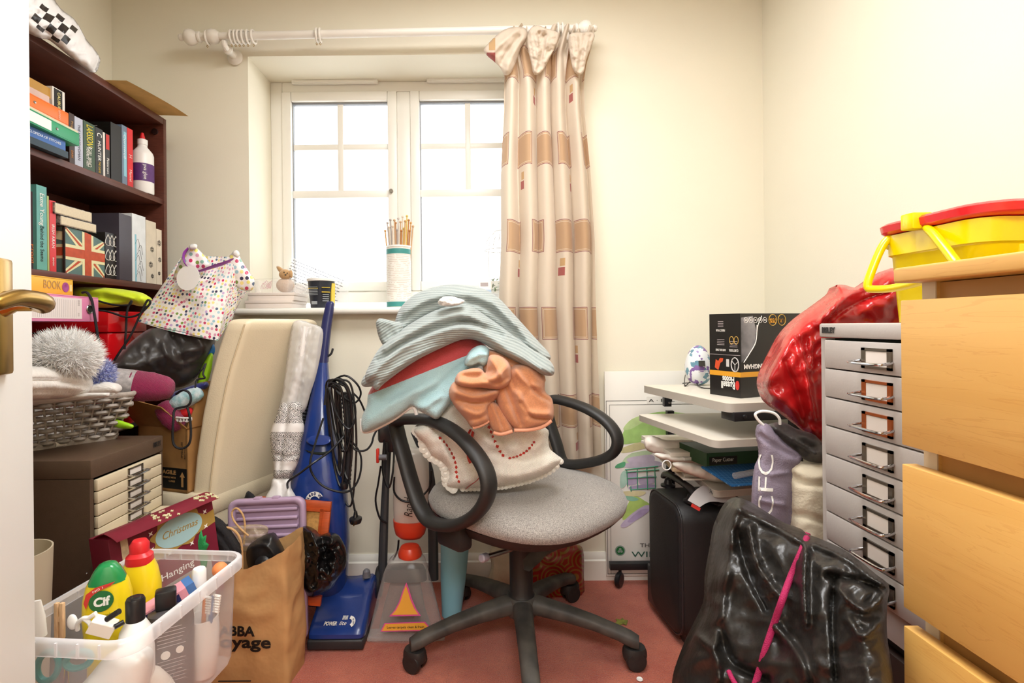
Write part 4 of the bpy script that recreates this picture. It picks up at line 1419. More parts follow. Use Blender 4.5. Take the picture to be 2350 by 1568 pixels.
ZR = .558
A_, B_, C_ = F(331, 1259, ZR), F(566, 1266, ZR), F(296, 1477, ZR)
D_ = A_ + C_ - B_
qd = [A_, D_, C_, B_]
qc = sum(qd, V((0, 0, 0))) / 4
def qs(s, z, grow=0.0):
    out = []
    for p in qd:
        d = (p - qc)
        d.z = 0
        out.append(V((qc.x, qc.y, z)) + d * s + d.normalized() * grow)
    return out
m_tub = clear('frosted_clear_plastic', '#f0eef0', .13, .18)
m_tubrim = clear('frosted_rim_plastic', '#f4f2f4', .42, .2)
ZT = .362
tub = thing('storage_tub', 'clear plastic storage tub full of toiletries beside the brown paper bag', 'tub', (qc.x, qc.y, ZT))
rings = [rrect(qs(.70, ZT), .02), rrect(qs(.87, ZT + .001), .028), rrect(qs(.90, ZT + .012), .03), rrect(qs(.94, ZR - .03), .03), rrect(qs(.955, ZR - .004), .03)]
part(tub, 'body', G().loft(rings, cap=False).poly(rings[0], (0, 0, -.001)), m_tub, 60)
g = G()
g.loft([rrect(qs(.955, ZR - .006), .03), rrect(qs(.97, ZR), .032), rrect(qs(1.0, ZR, .001), .034), rrect(qs(1.0, ZR - .004, .006), .036), rrect(qs(1.0, ZR - .022, .006), .036), rrect(qs(1.0, ZR - .022, .003), .034)], cap=False)
for i in range(4):
    a, b = qs(1.0, ZR - .012, .005)[i], qs(1.0, ZR - .012, .005)[(i + 1) % 4]
    for t in (.2, .35, .5, .65, .8):
        p = a.lerp(b, t)
        n_ = (p - qc)
        n_.z = 0
        g.box(p, (.003, .003, .020), 0)
part(tub, 'rim', g, m_tubrim, 60)
# what the tub stands on, out of sight below the frame
r = thing('cardboard_box', 'plain brown carton under the clear toiletries tub', 'box', (qc.x - .02, qc.y + .02, 0))
c_ = V((qc.x - .03, qc.y + .02, 0))
part(r, 'body', G().box(c_ + V((0, 0, .179)), (.15, .22, .358)), m_box, 0)
part(r, 'tape', G().box(c_ + V((0, 0, .3585)), (.03, .22, .001)), M('brown_tape', '#9a7440', .3), 0)

ZI = ZT + .004
gt = 'toiletries in the clear tub'
m_yel = M('yellow_plastic', '#efd21c', 0.3, coat=.2)
m_green = M('green_plastic', '#1f8a4a', 0.25, coat=.3)


def flatbottle(g, c, prof, facing, e=2.6, n=28):
    """bottle with an oval section; prof: (half width, half depth, height)"""
    n3 = V(facing).normalized()
    x = UP.cross(n3).normalized()
    rings = [ring(V(c) + UP * h, a, b, n, e, x, n3) for a, b, h in prof]
    return g.loft(rings)


# cream cleaner bottle
c = P(248, 1400, .86)
c.z = ZI
fdir = V((.55, -1, 0)).normalized()
hw = .0325
top = P(248, 1291, .86).z - ZI
r = thing('cleaner_bottle', 'yellow cream cleaner bottle with green cap and round green badge', 'bottle', c, gt)
part(r, 'body', flatbottle(G(), c, [(hw * .86, .020, 0), (hw * .92, .022, .01), (hw * .88, .021, top * .35), (hw * 1.0, .022, top * .52), (hw * 1.08, .023, top * .66), (hw * 1.05, .022, top * .78), (hw * .92, .020, top * .86), (hw * .80, .019, top * .895)], fdir), m_yel)
part(r, 'cap', flatbottle(G(), c, [(hw * .84, .0205, top * .88), (hw * .80, .0200, top * .895), (hw * .68, .019, top * .93), (hw * .56, .017, top * .96), (hw * .38, .014, top * .988), (hw * .2, .008, top)], fdir), m_green, label='green cap')
f2 = Fr(c + fdir * .0228 + UP * (top * .775), UP.cross(-fdir) * -1, UP)
if f2.n.dot(fdir) < 0:
    f2 = Fr(f2.o, -f2.r, UP)
m_dgreen = M('dark_green_print', '#1f6a35', .4)
part(r, 'badge', G().fpoly(f2, [(-.006 + .0165 * math.cos(t), .004 + .0165 * math.sin(t)) for t in np.linspace(0, 6.283, 25)[:-1]], 0, .001), m_dgreen, 0)
text(r, 'Cif', f2, -.006, .003, .019, m_wprint, .022, h=.0014, bold=.0008)
part(r, 'red_banner', G().fpoly(f2, [(-.029, .006), (-.026, .019), (-.014, .027), (.012, .031), (.006, .026), (-.010, .021), (-.021, .012), (-.026, -.004)], -.0008, .0008), M('red_print', '#c8322a', 0.5), 0)
text(r, "NO 1", f2, -.010, .0235, .005, m_wprint, .014, h=.0012, turn=.35)
text(r, 'Cleanboost', f2, .004, -.019, .007, M('olive_print', '#8f8a1c', .5), .028, h=.0012)
text(r, 'CREAM', f2, -.004, -.045, .009, m_dgreen, .022, h=.0012)
part(r, 'leaf_print', G().fpoly(f2, [(.002, -.034), (-.006, -.028), (-.007, -.023), (-.001, -.026)], 0, .001).fpoly(f2, [(.002, -.034), (.006, -.024), (.013, -.019), (.011, -.026)], 0, .001), m_green, 0)

# bleach bottle with red cap
c = P(321, 1330, .955)
c.z = ZI
top = P(321, 1238, .955).z - ZI
hw = .034
fd = V((.3, -1, 0))
r = thing('bleach_bottle', 'yellow bleach bottle with a red screw cap in the clear tub', 'bottle', c, gt)
part(r, 'body', flatbottle(G(), c, [(hw * .95, .026, 0), (hw, .027, .008), (hw, .027, top * .55), (hw * 1.0, .026, top * .66), (hw * .84, .023, top * .78), (hw * .60, .017, top * .86)], fd), m_yel)
part(r, 'ridge', flatbottle(G(), c, [(hw * 1.01, .0275, top * .47), (hw * 1.012, .0278, top * .48), (hw * 1.01, .0275, top * .49)], fd), m_yel)
part(r, 'cap', flatbottle(G(), c, [(hw * .64, .020, top * .83), (hw * .66, .0205, top * .845), (hw * .62, .020, top * .885), (hw * .50, .017, top * .90), (hw * .45, .0145, top * .91), (hw * .46, .015, top * .965), (hw * .32, .011, top * .995), (hw * .1, .004, top)], fd), M('red_plastic', '#d9262c', .35), label='red screw cap')

m_blkp = M('black_plastic', '#1b1a1c', 0.35)
# white bottle, black disc cap
c = P(311, 1420, .83)
c.z = ZI
k = .83 / 1200
r = thing('shampoo_bottle', 'white round bottle with a glossy black disc cap', 'bottle', c, gt)
zc_, ztp = P(311, 1421, .83).z - ZI, P(311, 1372, .83).z - ZI
part(r, 'body', G().lathe([(.023, 0), (.026, .006), (.0262, zc_ * .7), (.022, zc_ * .9), (.013, zc_)], c, seg=28), m_wplast)
part(r, 'cap', G().lathe([(.0135, zc_ - .002), (.0138, ztp - .004), (.012, ztp)], c, seg=28), m_blkp)
part(r, 'flip_top', G().box(c + V((.004, -.004, ztp)), (.014, .012, .005), .4, .002), m_blkp)

# grey tube bottle with black flip cap
c = P(392, 1450, .905)
c.z = ZI
r = thing('shower_gel_bottle', 'charcoal printed bottle with black flip cap inside the tub', 'bottle', c, gt)
zc_, ztp = P(377, 1395, .905).z - ZI, P(377, 1352, .905).z - ZI
part(r, 'body', flatbottle(G(), c, [(.033, .024, 0), (.035, .025, .008), (.036, .024, zc_ * .8), (.034, .022, zc_ * .97), (.018, .015, zc_)], (.6, -1, 0)), M('charcoal_plastic', '#4b4648', .4))
part(r, 'cap', G().box(c + V((-.008, 0, (zc_ + ztp) / 2)), (.032, .024, ztp - zc_), .5, .004), m_blkp)
n_ = V((.6, -1, 0)).normalized()
f2 = Fr(c + n_ * .0255 + UP * (zc_ * .5), V((1, .6, 0)), UP)
q = G()
for i in range(16):
    if i in (6, 7, 8):
        continue
    q.fbox(f2, -.020, .016 + .006 * ((i * 3) % 4) / 3, .052 - i * .006, .0528 - i * .006, 0, .0006)
part(r, 'small_print', q, M('grey_print', '#b3a7a6', .6), 0)
part(r, 'round_symbols', G().fpoly(f2, [(-.008 + .007 * math.cos(t), .008 + .007 * math.sin(t)) for t in np.linspace(0, 6.283, 17)[:-1]], 0, .0008).fpoly(f2, [(.013 + .006 * math.cos(t), .012 + .006 * math.sin(t)) for t in np.linspace(0, 6.283, 17)[:-1]], 0, .0008), m_wprint, 0)

# tumbler and toothbrushes
c = P(466, 1480, .955)
c.z = ZI
zt_ = P(466, 1415, .955).z - ZI
r = thing('toothbrush_tumbler', 'white curved tumbler holding toothbrushes at the tub end', 'tumbler', c, gt)
part(r, 'cup', G().lathe([(.0001, .002), (.019, 0), (.022, .004), (.026, zt_ * .4), (.0275, zt_ * .75), (.026, zt_), (.0245, zt_), (.0255, zt_ * .75), (.020, .006), (.0001, .005)], c, seg=28, cap=False), m_wplast)
for i, (px, py0, dx, col, lab) in enumerate(((470, 1372, 6, '#e2873a', 'orange and white toothbrush in the tumbler'), (490, 1368, 14, '#5c82b0', 'blue toothbrush with white bristles in the tumbler'))):
    p0 = c + V((-.004 + .006 * i, -.004, .012))
    p1 = P(px, py0, .94)
    r = thing('toothbrush', lab, 'toothbrush', p0, gt)
    part(r, 'handle', G().tube([p0, p0.lerp(p1, .5) + V((.001, 0, 0)), p1], [.0035, .0045, .0035], 8, 4), M('brush_%d' % i, col, .35))
    q = G()
    for k in range(7):
        b = p0.lerp(p1, .80 + .035 * k)
        q.cyl(b, b + V((.014, -.003, -.001)), .0024, 6)
    part(r, 'bristles', q, m_wplast)
c0, c1 = P(458, 1390, .985), P(461, 1304, .985)
c0.z = ZI
r = thing('toothpaste_tube', 'white tube standing cap up behind the tumbler', 'tube', c0, gt)
h = c1.z - c0.z
part(r, 'tube', flatbottle(G(), c0, [(.018, .003, 0), (.017, .010, h * .4), (.014, .013, h * .72), (.009, .009, h * .8)], (.2, -1, 0)), m_wplast)
part(r, 'cap', G().lathe([(.0125, h * .78), (.0122, h * .98), (.010, h)], c0, seg=24), m_wplast)
solo('orange_ball', 'small orange ball near the tub corner', 'ball', G().ball(P(505, 1308, .985), .014, 20), M('orange_foam', '#e8894f', .6), gt)
# pink carton
T = Matrix.Translation(P(385, 1378, .93)) @ Matrix.Rotation(.75, 4, 'Z') @ Matrix.Rotation(-.35, 4, 'Y')
r = thing('toiletry_carton', 'pink and blue carton lying askew between the bottles', 'carton', P(385, 1395, .93), gt)
part(r, 'body', G().box((0, 0, 0), (.085, .034, .022), bev=.001, m=T), M('pink_card', '#e59bab', .4, var=.15, vscale=30), 0)
part(r, 'blue_end', G().box((.037, 0, 0), (.014, .0346, .0226), m=T), M('blue_card', '#4a78b5', .4), 0)
part(r, 'navy_side', G().box((-.012, -.0172, -.002), (.058, .0008, .018), m=T), M('navy_card', '#272a5c', .4), 0)
f2 = Fr(T @ V((-.012, -.0178, -.002)), T.to_3x3() @ V((1, 0, 0)), T.to_3x3() @ V((0, 0, 1)))
text(r, 'always 04', f2, 0, 0, .009, m_wprint, .04)
# big white bottle lying near the front
g = G().blob([(170, 1600), (210, 1545), (250, 1500), (290, 1488), (330, 1492), (346, 1510), (344, 1545), (330, 1600), (300, 1640), (210, 1640)], .80, .035, .9, step=7, na=.001, ns=10, folds=[([(300, 1500), (335, 1530), (330, 1600)], 6, -.002)])
solo('lotion_bottle', 'large white lotion bottle lying at the bottom of the tub', 'bottle', g, m_wplast, gt, 60)
g = G().lathe([(.0001, 0), (.020, 0), (.023, .02), (.022, .05), (.014, .07), (.012, .085), (.001, .087)], P(380, 1600, .86), (-.3, -.4, .8), 24)
solo('cream_pot', 'cream rounded pot on the tub floor beside the charcoal bottle', 'pot', g, M('cream_plastic', '#e6ddd2', .4), gt)
# scissors
m_tealp = M('teal_plastic', '#1f9a9a', .35)
r = thing('scissors', 'scissors with teal handles at the near side of the tub', 'scissors', P(150, 1545, .80), gt)
for i, (cx_, cy_, rx, ry, an) in enumerate(((110, 1530, 24, 34, .3), (180, 1515, 30, 18, -.3))):
    pts = [P(cx_ + rx * math.cos(t) * math.cos(an) - ry * math.sin(t) * math.sin(an), cy_ + rx * math.cos(t) * math.sin(an) + ry * math.sin(t) * math.cos(an), .80) for t in np.linspace(0, 6.283, 15)[:-1]]
    part(r, 'handle', G().tube(pts, .0048, 8, 3, True), m_tealp)
part(r, 'blade', G().poly([P(140, 1505, .805), P(152, 1507, .805), P(160, 1600, .805), P(153, 1630, .805)], (0, .002, 0)), m_chrome, 0)
part(r, 'blade', G().poly([P(150, 1507, .80), P(140, 1507, .80), P(135, 1590, .80), P(140, 1630, .80)], (0, .002, 0)), m_chrome, 0)
solo('wooden_peg', 'pale wooden peg standing at the near end of the tub', 'peg', G().box(P(131, 1425, .80), (.006, .006, .055), 0, .001).box(P(143, 1425, .80), (.006, .006, .055), 0, .001).box(P(137, 1420, .80), (.004, .005, .008)), M('pale_wood', '#d9b48a', .7, var=.2, vscale=80, stretch=(8, 8, 1)), gt)
solo('squeeze_tube', 'white squeeze tube next to the door edge of the tub', 'tube', flatbottle(G(), P(82, 1462, .80), [(.014, .008, 0), (.012, .006, .03), (.007, .002, .055)], (.5, -1, 0)), m_wplast, gt)
solo('cotton_bud_tub', 'small white oval lid between the peg and the cleaner bottle', 'lid', G().ball(P(166, 1428, .80), (.008, .004, .012), 16), m_wplast, gt)
g = G().tube([P(178, 1446, .80), P(178, 1432, .795), P(190, 1420, .79), P(204, 1418, .79), P(216, 1410, .79), P(220, 1408, .79)], .0032, 8, 5)
g.tube([P(192, 1420, .79), P(205, 1430, .79), P(212, 1448, .79)], .003, 8, 4)
solo('white_hook', 'twisted white plastic hook lying on the toiletries', 'hook', g, m_wplast, gt)
T = Matrix.Translation(P(236, 1438, .795)) @ Matrix.Rotation(.5, 4, 'Y') @ Matrix.Rotation(.3, 4, 'Z')
solo('small_carton', 'little white carton tilted against the cleaner bottle', 'carton', G().box((0, 0, 0), (.034, .02, .020), bev=.001, m=T), M('white_paper', '#efe7db', .7), gt, 0)
solo('mascara', 'black make-up pen leaning across the cleaner bottle', 'pen', G().cyl(P(245, 1422, .785), P(274, 1403, .785), .0042, 12), m_blkp, gt)
solo('eye_pencil', 'short black eye pencil lying by the white bottle', 'pencil', G().cyl(P(262, 1440, .79), P(284, 1428, .80), .0038, 12), m_blkp, gt)
solo('waste_bin', 'beige tapered waste bin between the white door edge and the brown cabinet', 'bin', G().lathe([(.0005, .004), (.048, 0), (.067, .551), (.064, .551), (.046, .006)], (-.945, 1.05, .0005), seg=32, cap=False), M('beige_plastic', '#cdbfa5', .5))

# ------------------------------------------------------------------ Christmas box leaning on the cabinet
o0, o1 = P(246, 1228, 1.14), P(484, 1130, 1.38)
r_ = (o1 - o0)
frx = Fr(o0, r_, V((-.10, .05, 1)))
L = r_.length
hx = .26
m_maroon = M('maroon_card', '#7a1f35', .45, var=.1, vscale=30)
r = thing('christmas_box', 'maroon Christmas decoration box with open lid and pale blue oval', 'box', frx(L / 2, -hx, -.04))
part(r, 'body', G().fbox(frx, 0, L, -hx, -.012, -.07, 0, .001), m_maroon, 0)
m_gold = M('gold_card', '#a98a45', .4)
part(r, 'gold_stripe', G().fpoly(frx, [(L * .10, -.085), (L, -.045), (L, -.078), (L * .10, -.118)], 0, .0008), m_gold, 0)
part(r, 'ribbon_print', G().fbox(frx, L * .09, L * .15, -hx, -.014, 0, .001), M('cream_card', '#d9c4a0', .6, var=.2, vscale=90), 0)
# lid flap curling over the front
lid = []
g = G()
g.grid(lambda u, v: frx(u * L, -.012 + .016 * math.sin(v * 2.2) - .030 * max(0, v - .45), -.055 + .085 * v + .004 * math.sin(u * 6)), 16, 8)
bmesh.ops.solidify(g.bm, geom=g.bm.faces[:], thickness=.0015)
lidp = part(r, 'lid', g, M('maroon_card_lid', '#a8374a', .45, var=.1, vscale=20))
q = G()
random.seed(11)
lidf = lambda u, v: frx(u * L, -.012 + .016 * math.sin(v * 2.2) - .030 * max(0, v - .45), -.055 + .085 * v + .004 * math.sin(u * 6))
for (a0, n_, w) in ((.47, 16, .10), (.91, 22, .08)):
    for k in range(n_):
        u, v = min(.985, a0 + random.uniform(-w, w)), random.uniform(.55, .97)
        p = lidf(u, v)
        fl = Fr(p, frx.r, lidf(u, v - .05) - lidf(u, v + .02))
        if fl.n.y > 0:
            fl = Fr(p, -frx.r, lidf(u, v - .05) - lidf(u, v + .02))
        q.fbox(fl, -.0035, .0035, -.001, .001, .0, .0022).fbox(fl, -.001, .001, -.0035, .0035, 0, .0022)
part(r, 'snowflake_print', q, M('cream_print', '#e2dcae', .6), 0)
oc = (L * .62, -.058)
el_ = lambda s: [(oc[0] + s * .062 * math.cos(t), oc[1] + s * .036 * math.sin(t)) for t in np.linspace(0, 6.283, 33)[:-1]]
part(r, 'gold_scrollwork', G().fpoly(frx, [(oc[0] + (1.13 + .09 * math.sin(t * 9)) * .062 * math.cos(t), oc[1] + (1.17 + .1 * math.sin(t * 9)) * .036 * math.sin(t)) for t in np.linspace(0, 6.283, 121)[:-1]], .0008, .0014), m_gold, 0)
q = G()
for t in np.linspace(0, 6.283, 9)[:-1]:
    c = (oc[0] + .078 * math.cos(t + .35), oc[1] + .048 * math.sin(t + .35))
    q.fpoly(frx, [(c[0] + (.007 if k % 2 else .0025) * math.cos(k * .785), c[1] + (.007 if k % 2 else .0025) * math.sin(k * .785)) for k in range(8)], .0008, .0016)
part(r, 'flourish_print', q, M('white_print', '#f2efe8', .6), 0)
part(r, 'oval_label', G().fpoly(frx, el_(1.0), .0014, .0020), M('pale_blue_card', '#a4c9cc', .5), 0)
text(r, 'Christmas', frx, oc[0], oc[1] + .001, .024, m_gold, .095, h=.0024, shear=.35)
text(r, 'Hanging', frx, L * .55, -.150, .022, m_wprint, .085, h=.001)
part(r, 'grey_panel', G().fpoly(frx, [(L * .16, -.255), (L * .9, -.255), (L * .9, -.165), (L * .16, -.175)], 0, .0006), M('grey_photo_card', '#9c938c', .5, var=.3, vscale=12), 0)
sc_ = (L * .66, -.215)
part(r, 'star_print', G().fpoly(frx, [(sc_[0] + (.016 if k % 2 == 0 else .004) * math.sin(k * math.pi / 5), sc_[1] + (.016 if k % 2 == 0 else .004) * math.cos(k * math.pi / 5)) for k in range(10)], .0006, .0012).fbox(frx, sc_[0] - .001, sc_[0] + .001, sc_[1] + .01, sc_[1] + .04, .0006, .0012), m_gold, 0)

# holly leaf, black hat
YL = 1.335
leaf = [(428, 1258), (440, 1245), (446, 1232), (454, 1236), (462, 1216), (466, 1232), (474, 1228), (472, 1244), (480, 1250), (474, 1262), (478, 1280), (474, 1300), (468, 1318), (452, 1312), (448, 1296), (438, 1280), (432, 1270)]
g = G().blob(leaf, YL, .006, .8, step=5, sm=1)
solo('holly_leaf', 'green felt holly leaf between the maroon box and the tub', 'leaf', g, M('green_felt', '#1f8a48', .8, bump=.3, bscale=300))
g = G().blob([(442, 1212), (455, 1192), (475, 1184), (500, 1194), (522, 1216), (540, 1242), (552, 1268), (545, 1300), (500, 1300), (470, 1262), (448, 1238)], 1.44, .05, .8, step=6, folds=[([(462, 1205), (500, 1222), (535, 1270)], 4, -.010), ([(455, 1220), (490, 1245), (520, 1290)], 4, -.008), ([(480, 1195), (515, 1222), (545, 1268)], 4, .006)])
solo('woolly_hat', 'black ribbed knitted hat stuffed between the maroon box and the paper bag', 'hat', g, M('black_knit', '#191719', .95, bump=.7, bscale=120))

# ------------------------------------------------------------------ brown paper carrier
m_kraft = M('kraft_paper', '#c89a64', .8, var=.14, vscale=9, bump=.7, bscale=16, bdist=.006)
kb = thing('paper_carrier_bag', 'tall brown paper carrier bag with black print standing on the red carpet', 'bag', (-.66, 1.51, 0))
kx0, kx1, ky0, ky1 = -.80, -.54, 1.452, 1.560
g = G()
NQ = 80
def kring(z, i):
    lean = V((-.010 * z / .35, .012 * z / .35, 0))
    pts = rrect([V((kx0, ky0, 0)), V((kx1, ky0, 0)), V((kx1 + .012, ky1, 0)), V((kx0, ky1, 0))], .006, 3)
    # resample evenly
    P_ = pts + [pts[0]]
    Ls = [0]
    for a, b in zip(P_, P_[1:]):
        Ls.append(Ls[-1] + (b - a).length)
    out = []
    for k in range(NQ):
        s = Ls[-1] * k / NQ
        j = max(0, min(len(Ls) - 2, int(np.searchsorted(Ls, s, side='right')) - 1))
        t = (s - Ls[j]) / max(Ls[j + 1] - Ls[j], 1e-9)
        p = P_[j].lerp(P_[j + 1], t)
        c = V(((kx0 + kx1) / 2, (ky0 + ky1) / 2, 0))
        d = (p - c).normalized()
        zz = z
        f = z / .33
        right = max(0, (p.x - kx0) / (kx1 - kx0))
        back = max(0, min(1, (p.y - ky0) / (ky1 - ky0)))
        if i > 0:
            zz = z * (1 + f * (.02 * noise.noise(V((k * .3, 1, 5))) + (.16 * max(0, right - .62) / .38 + .05 * back)))
        amp = .017 * min(1, f * 3) * (1 if i < 26 else 1.3)
        nn = noise.noise(V((p.x * 9, p.y * 9, z * 7))) + .6 * (0.5 - abs(noise.noise(V((p.x * 16 + 5, p.y * 16, z * 15))))) * 1.2
        out.append(p + d * amp * nn + lean * 1.0 + UP * zz)
    return out
zs = np.linspace(0.001, .325, 30)
g.loft([kring(z, i) for i, z in enumerate(zs)], cap=False)
g.poly([V((kx0 + .004, ky0 + .004, .0005)), V((kx1 - .004, ky0 + .004, .0005)), V((kx1 + .006, ky1 - .004, .0005)), V((kx0 + .004, ky1 - .004, .0005))], (0, 0, .0012))
kbo = part(kb, 'paper_body', g, m_kraft, 60)
f2 = Fr((kx0, ky0 - .012, 0), (1, 0, 0), (0, .035, 1))
wrap(text(kb, 'ABBA', Fr((kx0, ky0 - .0175, 0), (1, 0, -.03), (0, .03, 1)), .122, .168, .036, m_ink, .098, h=.004, bold=.0012), kbo, .002)
wrap(text(kb, 'Voyage', Fr((kx0, ky0 - .0165, 0), (1, 0, -.03), (0, .03, 1)), .128, .138, .044, m_ink, .178, h=.004, bold=.0012), kbo, .002)
part(kb, 'bottom_print', G().fbox(Fr((kx0, ky0 - .008, 0), (1, 0, 0), UP), .07, .16, .022, .0235, 0, .003), m_ink, 0)
m_twine = M('paper_twine', '#d6aa74', .8, bump=.5, bscale=300)
part(kb, 'handle', G().tube([P(484, 1312, 1.47), P(484, 1270, 1.46), P(492, 1235, 1.455), P(515, 1212, 1.45), P(540, 1220, 1.45), P(554, 1250, 1.455), P(556, 1312, 1.465)], .0032, 8, 6), m_twine)
part(kb, 'handle', G().tube([P(560, 1250, 1.555), P(562, 1205, 1.56), P(556, 1180, 1.56), P(543, 1167, 1.56), P(533, 1175, 1.56), P(535, 1192, 1.555), P(550, 1212, 1.55), P(570, 1230, 1.55)], .0030, 8, 6), m_twine)
# things in the carrier
r = thing('hair_dryer', 'black moulded appliance poking out of the brown paper carrier', 'appliance', P(610, 1300, 1.52))
g = G().blob([(565, 1270), (572, 1252), (590, 1238), (612, 1226), (628, 1226), (640, 1245), (652, 1272), (645, 1290), (620, 1305), (590, 1312), (570, 1302)], 1.54, .045, .9, step=5, folds=[([(575, 1258), (605, 1250), (625, 1268), (632, 1290)], 4, .008), ([(590, 1240), (612, 1245)], 4, -.004)])
part(r, 'body', g, M('satin_black_plastic', '#201f20', .38))
part(r, 'dial', G().lathe([(.022, 0), (.022, .006), (.016, .010), (.001, .010)], P(604, 1294, 1.495), (0, -1, .25), 24), m_blkp)
part(r, 'switch', G().lathe([(.009, 0), (.008, .004), (.001, .005)], P(604, 1296, 1.484), (0, -1, .25), 16), M('steel', '#b9b9b9', .25, 1.0))
g = G().blob([(515, 1215), (560, 1205), (608, 1206), (615, 1222), (600, 1245), (575, 1265), (540, 1262), (520, 1240)], 1.565, .012, .6, step=5, na=.012, ns=40, crease=.012, cs=3)
solo('cellophane_bag', 'crinkled clear cellophane packet in the top of the paper carrier', 'packet', g, clear('cellophane', '#d9c3a0', .30, .08))

# ------------------------------------------------------------------ lilac tray
m_lil = M('lilac_plastic', '#b59ab4', .4, bump=.02, bscale=100)
o0 = P(706, 1440, 1.592)
rt = (P(668, 1160, 1.625) - P(500, 1168, 1.625)).normalized()
ut = (P(668, 1160, 1.625) - P(704, 1420, 1.595))
frt = Fr(o0, rt, ut)
W_, Hh = .238, .435
tray = thing('plastic_tray', 'lilac ribbed plastic tray standing on edge behind the paper carrier', 'tray', frt(-W_ / 2, 0, 0))
q4 = lambda ins, h: rrect([frt(-W_ + ins, ins - .04, h), frt(-ins, ins - .04, h), frt(-ins, Hh - .045 - ins, h), frt(-W_ + ins, Hh - .045 - ins, h)], max(.028 - ins * .6, .006), 5)
g = G().loft([q4(.004, -.012), q4(0, -.008), q4(0, .008), q4(.004, .012), q4(.012, .012), q4(.018, .006), q4(.022, -.004)], cap=True)
part(tray, 'body', g, m_lil, 50)
q = G()
k = 0
b = Hh - .085
while b > 0:
    q.fbox(frt, -W_ + .024, -.024, b, b + .010, -.008, .007, .003)
    b -= .026
part(tray, 'ribs', q, m_lil, 50)
q = G()
for a in (-W_ * .62, -W_ * .38):
    q.fbox(frt, a - .012, a + .012, Hh - .052, Hh - .040, -.010, .010, .004)
part(tray, 'clips', q, m_lil)
g = G().blob([(558, 1165), (562, 1140), (570, 1127), (585, 1140), (600, 1158), (585, 1170)], 1.69, .02, .8, step=4)
solo('black_felt_scrap', 'pointed black felt corner sticking up behind the lilac tray', 'felt', g, M('black_felt', '#1c1b1d', .95))

# ------------------------------------------------------------------ orange picture frame, back showing
m_or = M('orange_stained_wood', '#c2511f', .4, var=.2, vscale=25, stretch=(1, 1, 6), bump=.03)
o1, o2, o3 = P(597, 1141, 1.672), P(760, 1153, 1.672), P(738, 1393, 1.632)
frp = Fr(o1, o2 - o1, o2 - o3)
W_, Hh = (o2 - o1).length, (o2 - o3).length
r = thing('picture_frame', 'orange wooden picture frame turned to show its hardboard back', 'picture frame', frp(W_ / 2, -Hh, 0))
m_cork = M('hardboard', '#cf9a55', .85, var=.2, vscale=120, bump=.2, bscale=300)
w = .030
g = G().fbox(frp, 0, W_, -w, 0, -.015, 0, .002).fbox(frp, 0, W_, -Hh, -Hh + w, -.015, 0, .002).fbox(frp, 0, w, -Hh + w, -w, -.015, 0, .002).fbox(frp, W_ - w, W_, -Hh + w, -w, -.015, 0, .002)
g.fbox(frp, w * .7, W_ - w * .7, -w * 1.05, -w * .75, 0, .003).fbox(frp, W_ - w * 1.05, W_ - w * .75, -Hh + w, -w * .75, 0, .003)
part(r, 'frame_moulding', g, m_or)
part(r, 'back_board', G().fbox(frp, w, W_ - w, -Hh + w, -w, -.012, -.006), m_cork, 0)
part(r, 'pins', G().fbox(frp, W_ * .62, W_ * .63, -w - .012, -w, -.006, -.003).fbox(frp, W_ - w - .012, W_ - w, -Hh * .42, -Hh * .41, -.006, -.003).fbox(frp, W_ - w - .012, W_ - w, -Hh * .62, -Hh * .61, -.006, -.003), m_blkp, 0)

# small glossy black bag hanging against the frame
m_bin = M('black_bin_film', '#141212', .24, bump=.4, bscale=40, bdist=.004, spec=.5)
g = G().blob([(690, 1215), (705, 1208), (722, 1216), (735, 1228), (755, 1222), (775, 1228), (790, 1250), (796, 1280), (790, 1310), (775, 1330), (762, 1350), (740, 1365), (712, 1372), (695, 1350), (686, 1310), (684, 1260)], 1.60, .05, .7, step=4, na=.02, ns=30, crease=.030, cs=1.5, seed=9,
             folds=[([(715, 1222), (730, 1270), (728, 1340)], 6, .02), ([(760, 1232), (770, 1280), (758, 1335)], 6, .018), ([(742, 1240), (748, 1300)], 5, -.02)])
solo('black_plastic_bag', 'small crumpled glossy black bag hanging on the orange picture frame', 'bag', g, m_bin)

# ------------------------------------------------------------------ folded umbrella in clear sleeve
lc = NT('black_lace_print', .6)
vr = nd(lc.nt, 'ShaderNodeTexVoronoi', Scale=90.0)
vr.voronoi_dimensions = '2D'
lc.nt.links.new(lc.vec, vr.inputs['Vector'])
w_ = lc.math('SINE', lc.math('MULTIPLY', vr.outputs['Distance'], 26.0))
_, yv, _z = lc.xyz()
bandm = lc.math('GREATER_THAN', lc.math('SINE', lc.math('MULTIPLY', yv, 72.0)), -0.75)
lc.color(lc.mix(lc.math('MULTIPLY', lc.math('GREATER_THAN', w_, 0.1), bandm), '#e6e1dd', '#3d3937'))
r = thing('umbrella', 'furled white umbrella with black lace pattern in a clear sleeve beside the vacuum', 'umbrella', P(640, 1200, 1.70))
tz = lambda a, b: (b - 940) * -.00028
part(r, 'canopy', G().blob([(648, 925), (690, 925), (694, 960), (698, 985), (690, 1020), (688, 1050), (676, 1080), (662, 1100), (630, 1100), (628, 1070), (622, 1030), (620, 995), (632, 960)], 1.74, .035, .9, step=5, na=.005, ns=30, tilt=tz,
     folds=[([(660, 930), (650, 1000), (640, 1080)], 5, -.010), ([(625, 1040), (660, 1050), (690, 1040)], 4, -.006)]), lc.m)
part(r, 'canopy_hem', G().blob([(628, 1098), (664, 1098), (668, 1120), (682, 1150), (676, 1200), (600, 1200), (606, 1150), (620, 1122)], 1.735, .025, .9, step=5, na=.003, tilt=tz, folds=[([(645, 1105), (648, 1195)], 4, -.01), ([(660, 1105), (668, 1195)], 4, .008)]), M('white_umbrella_cloth', '#e9e6e2', .5))
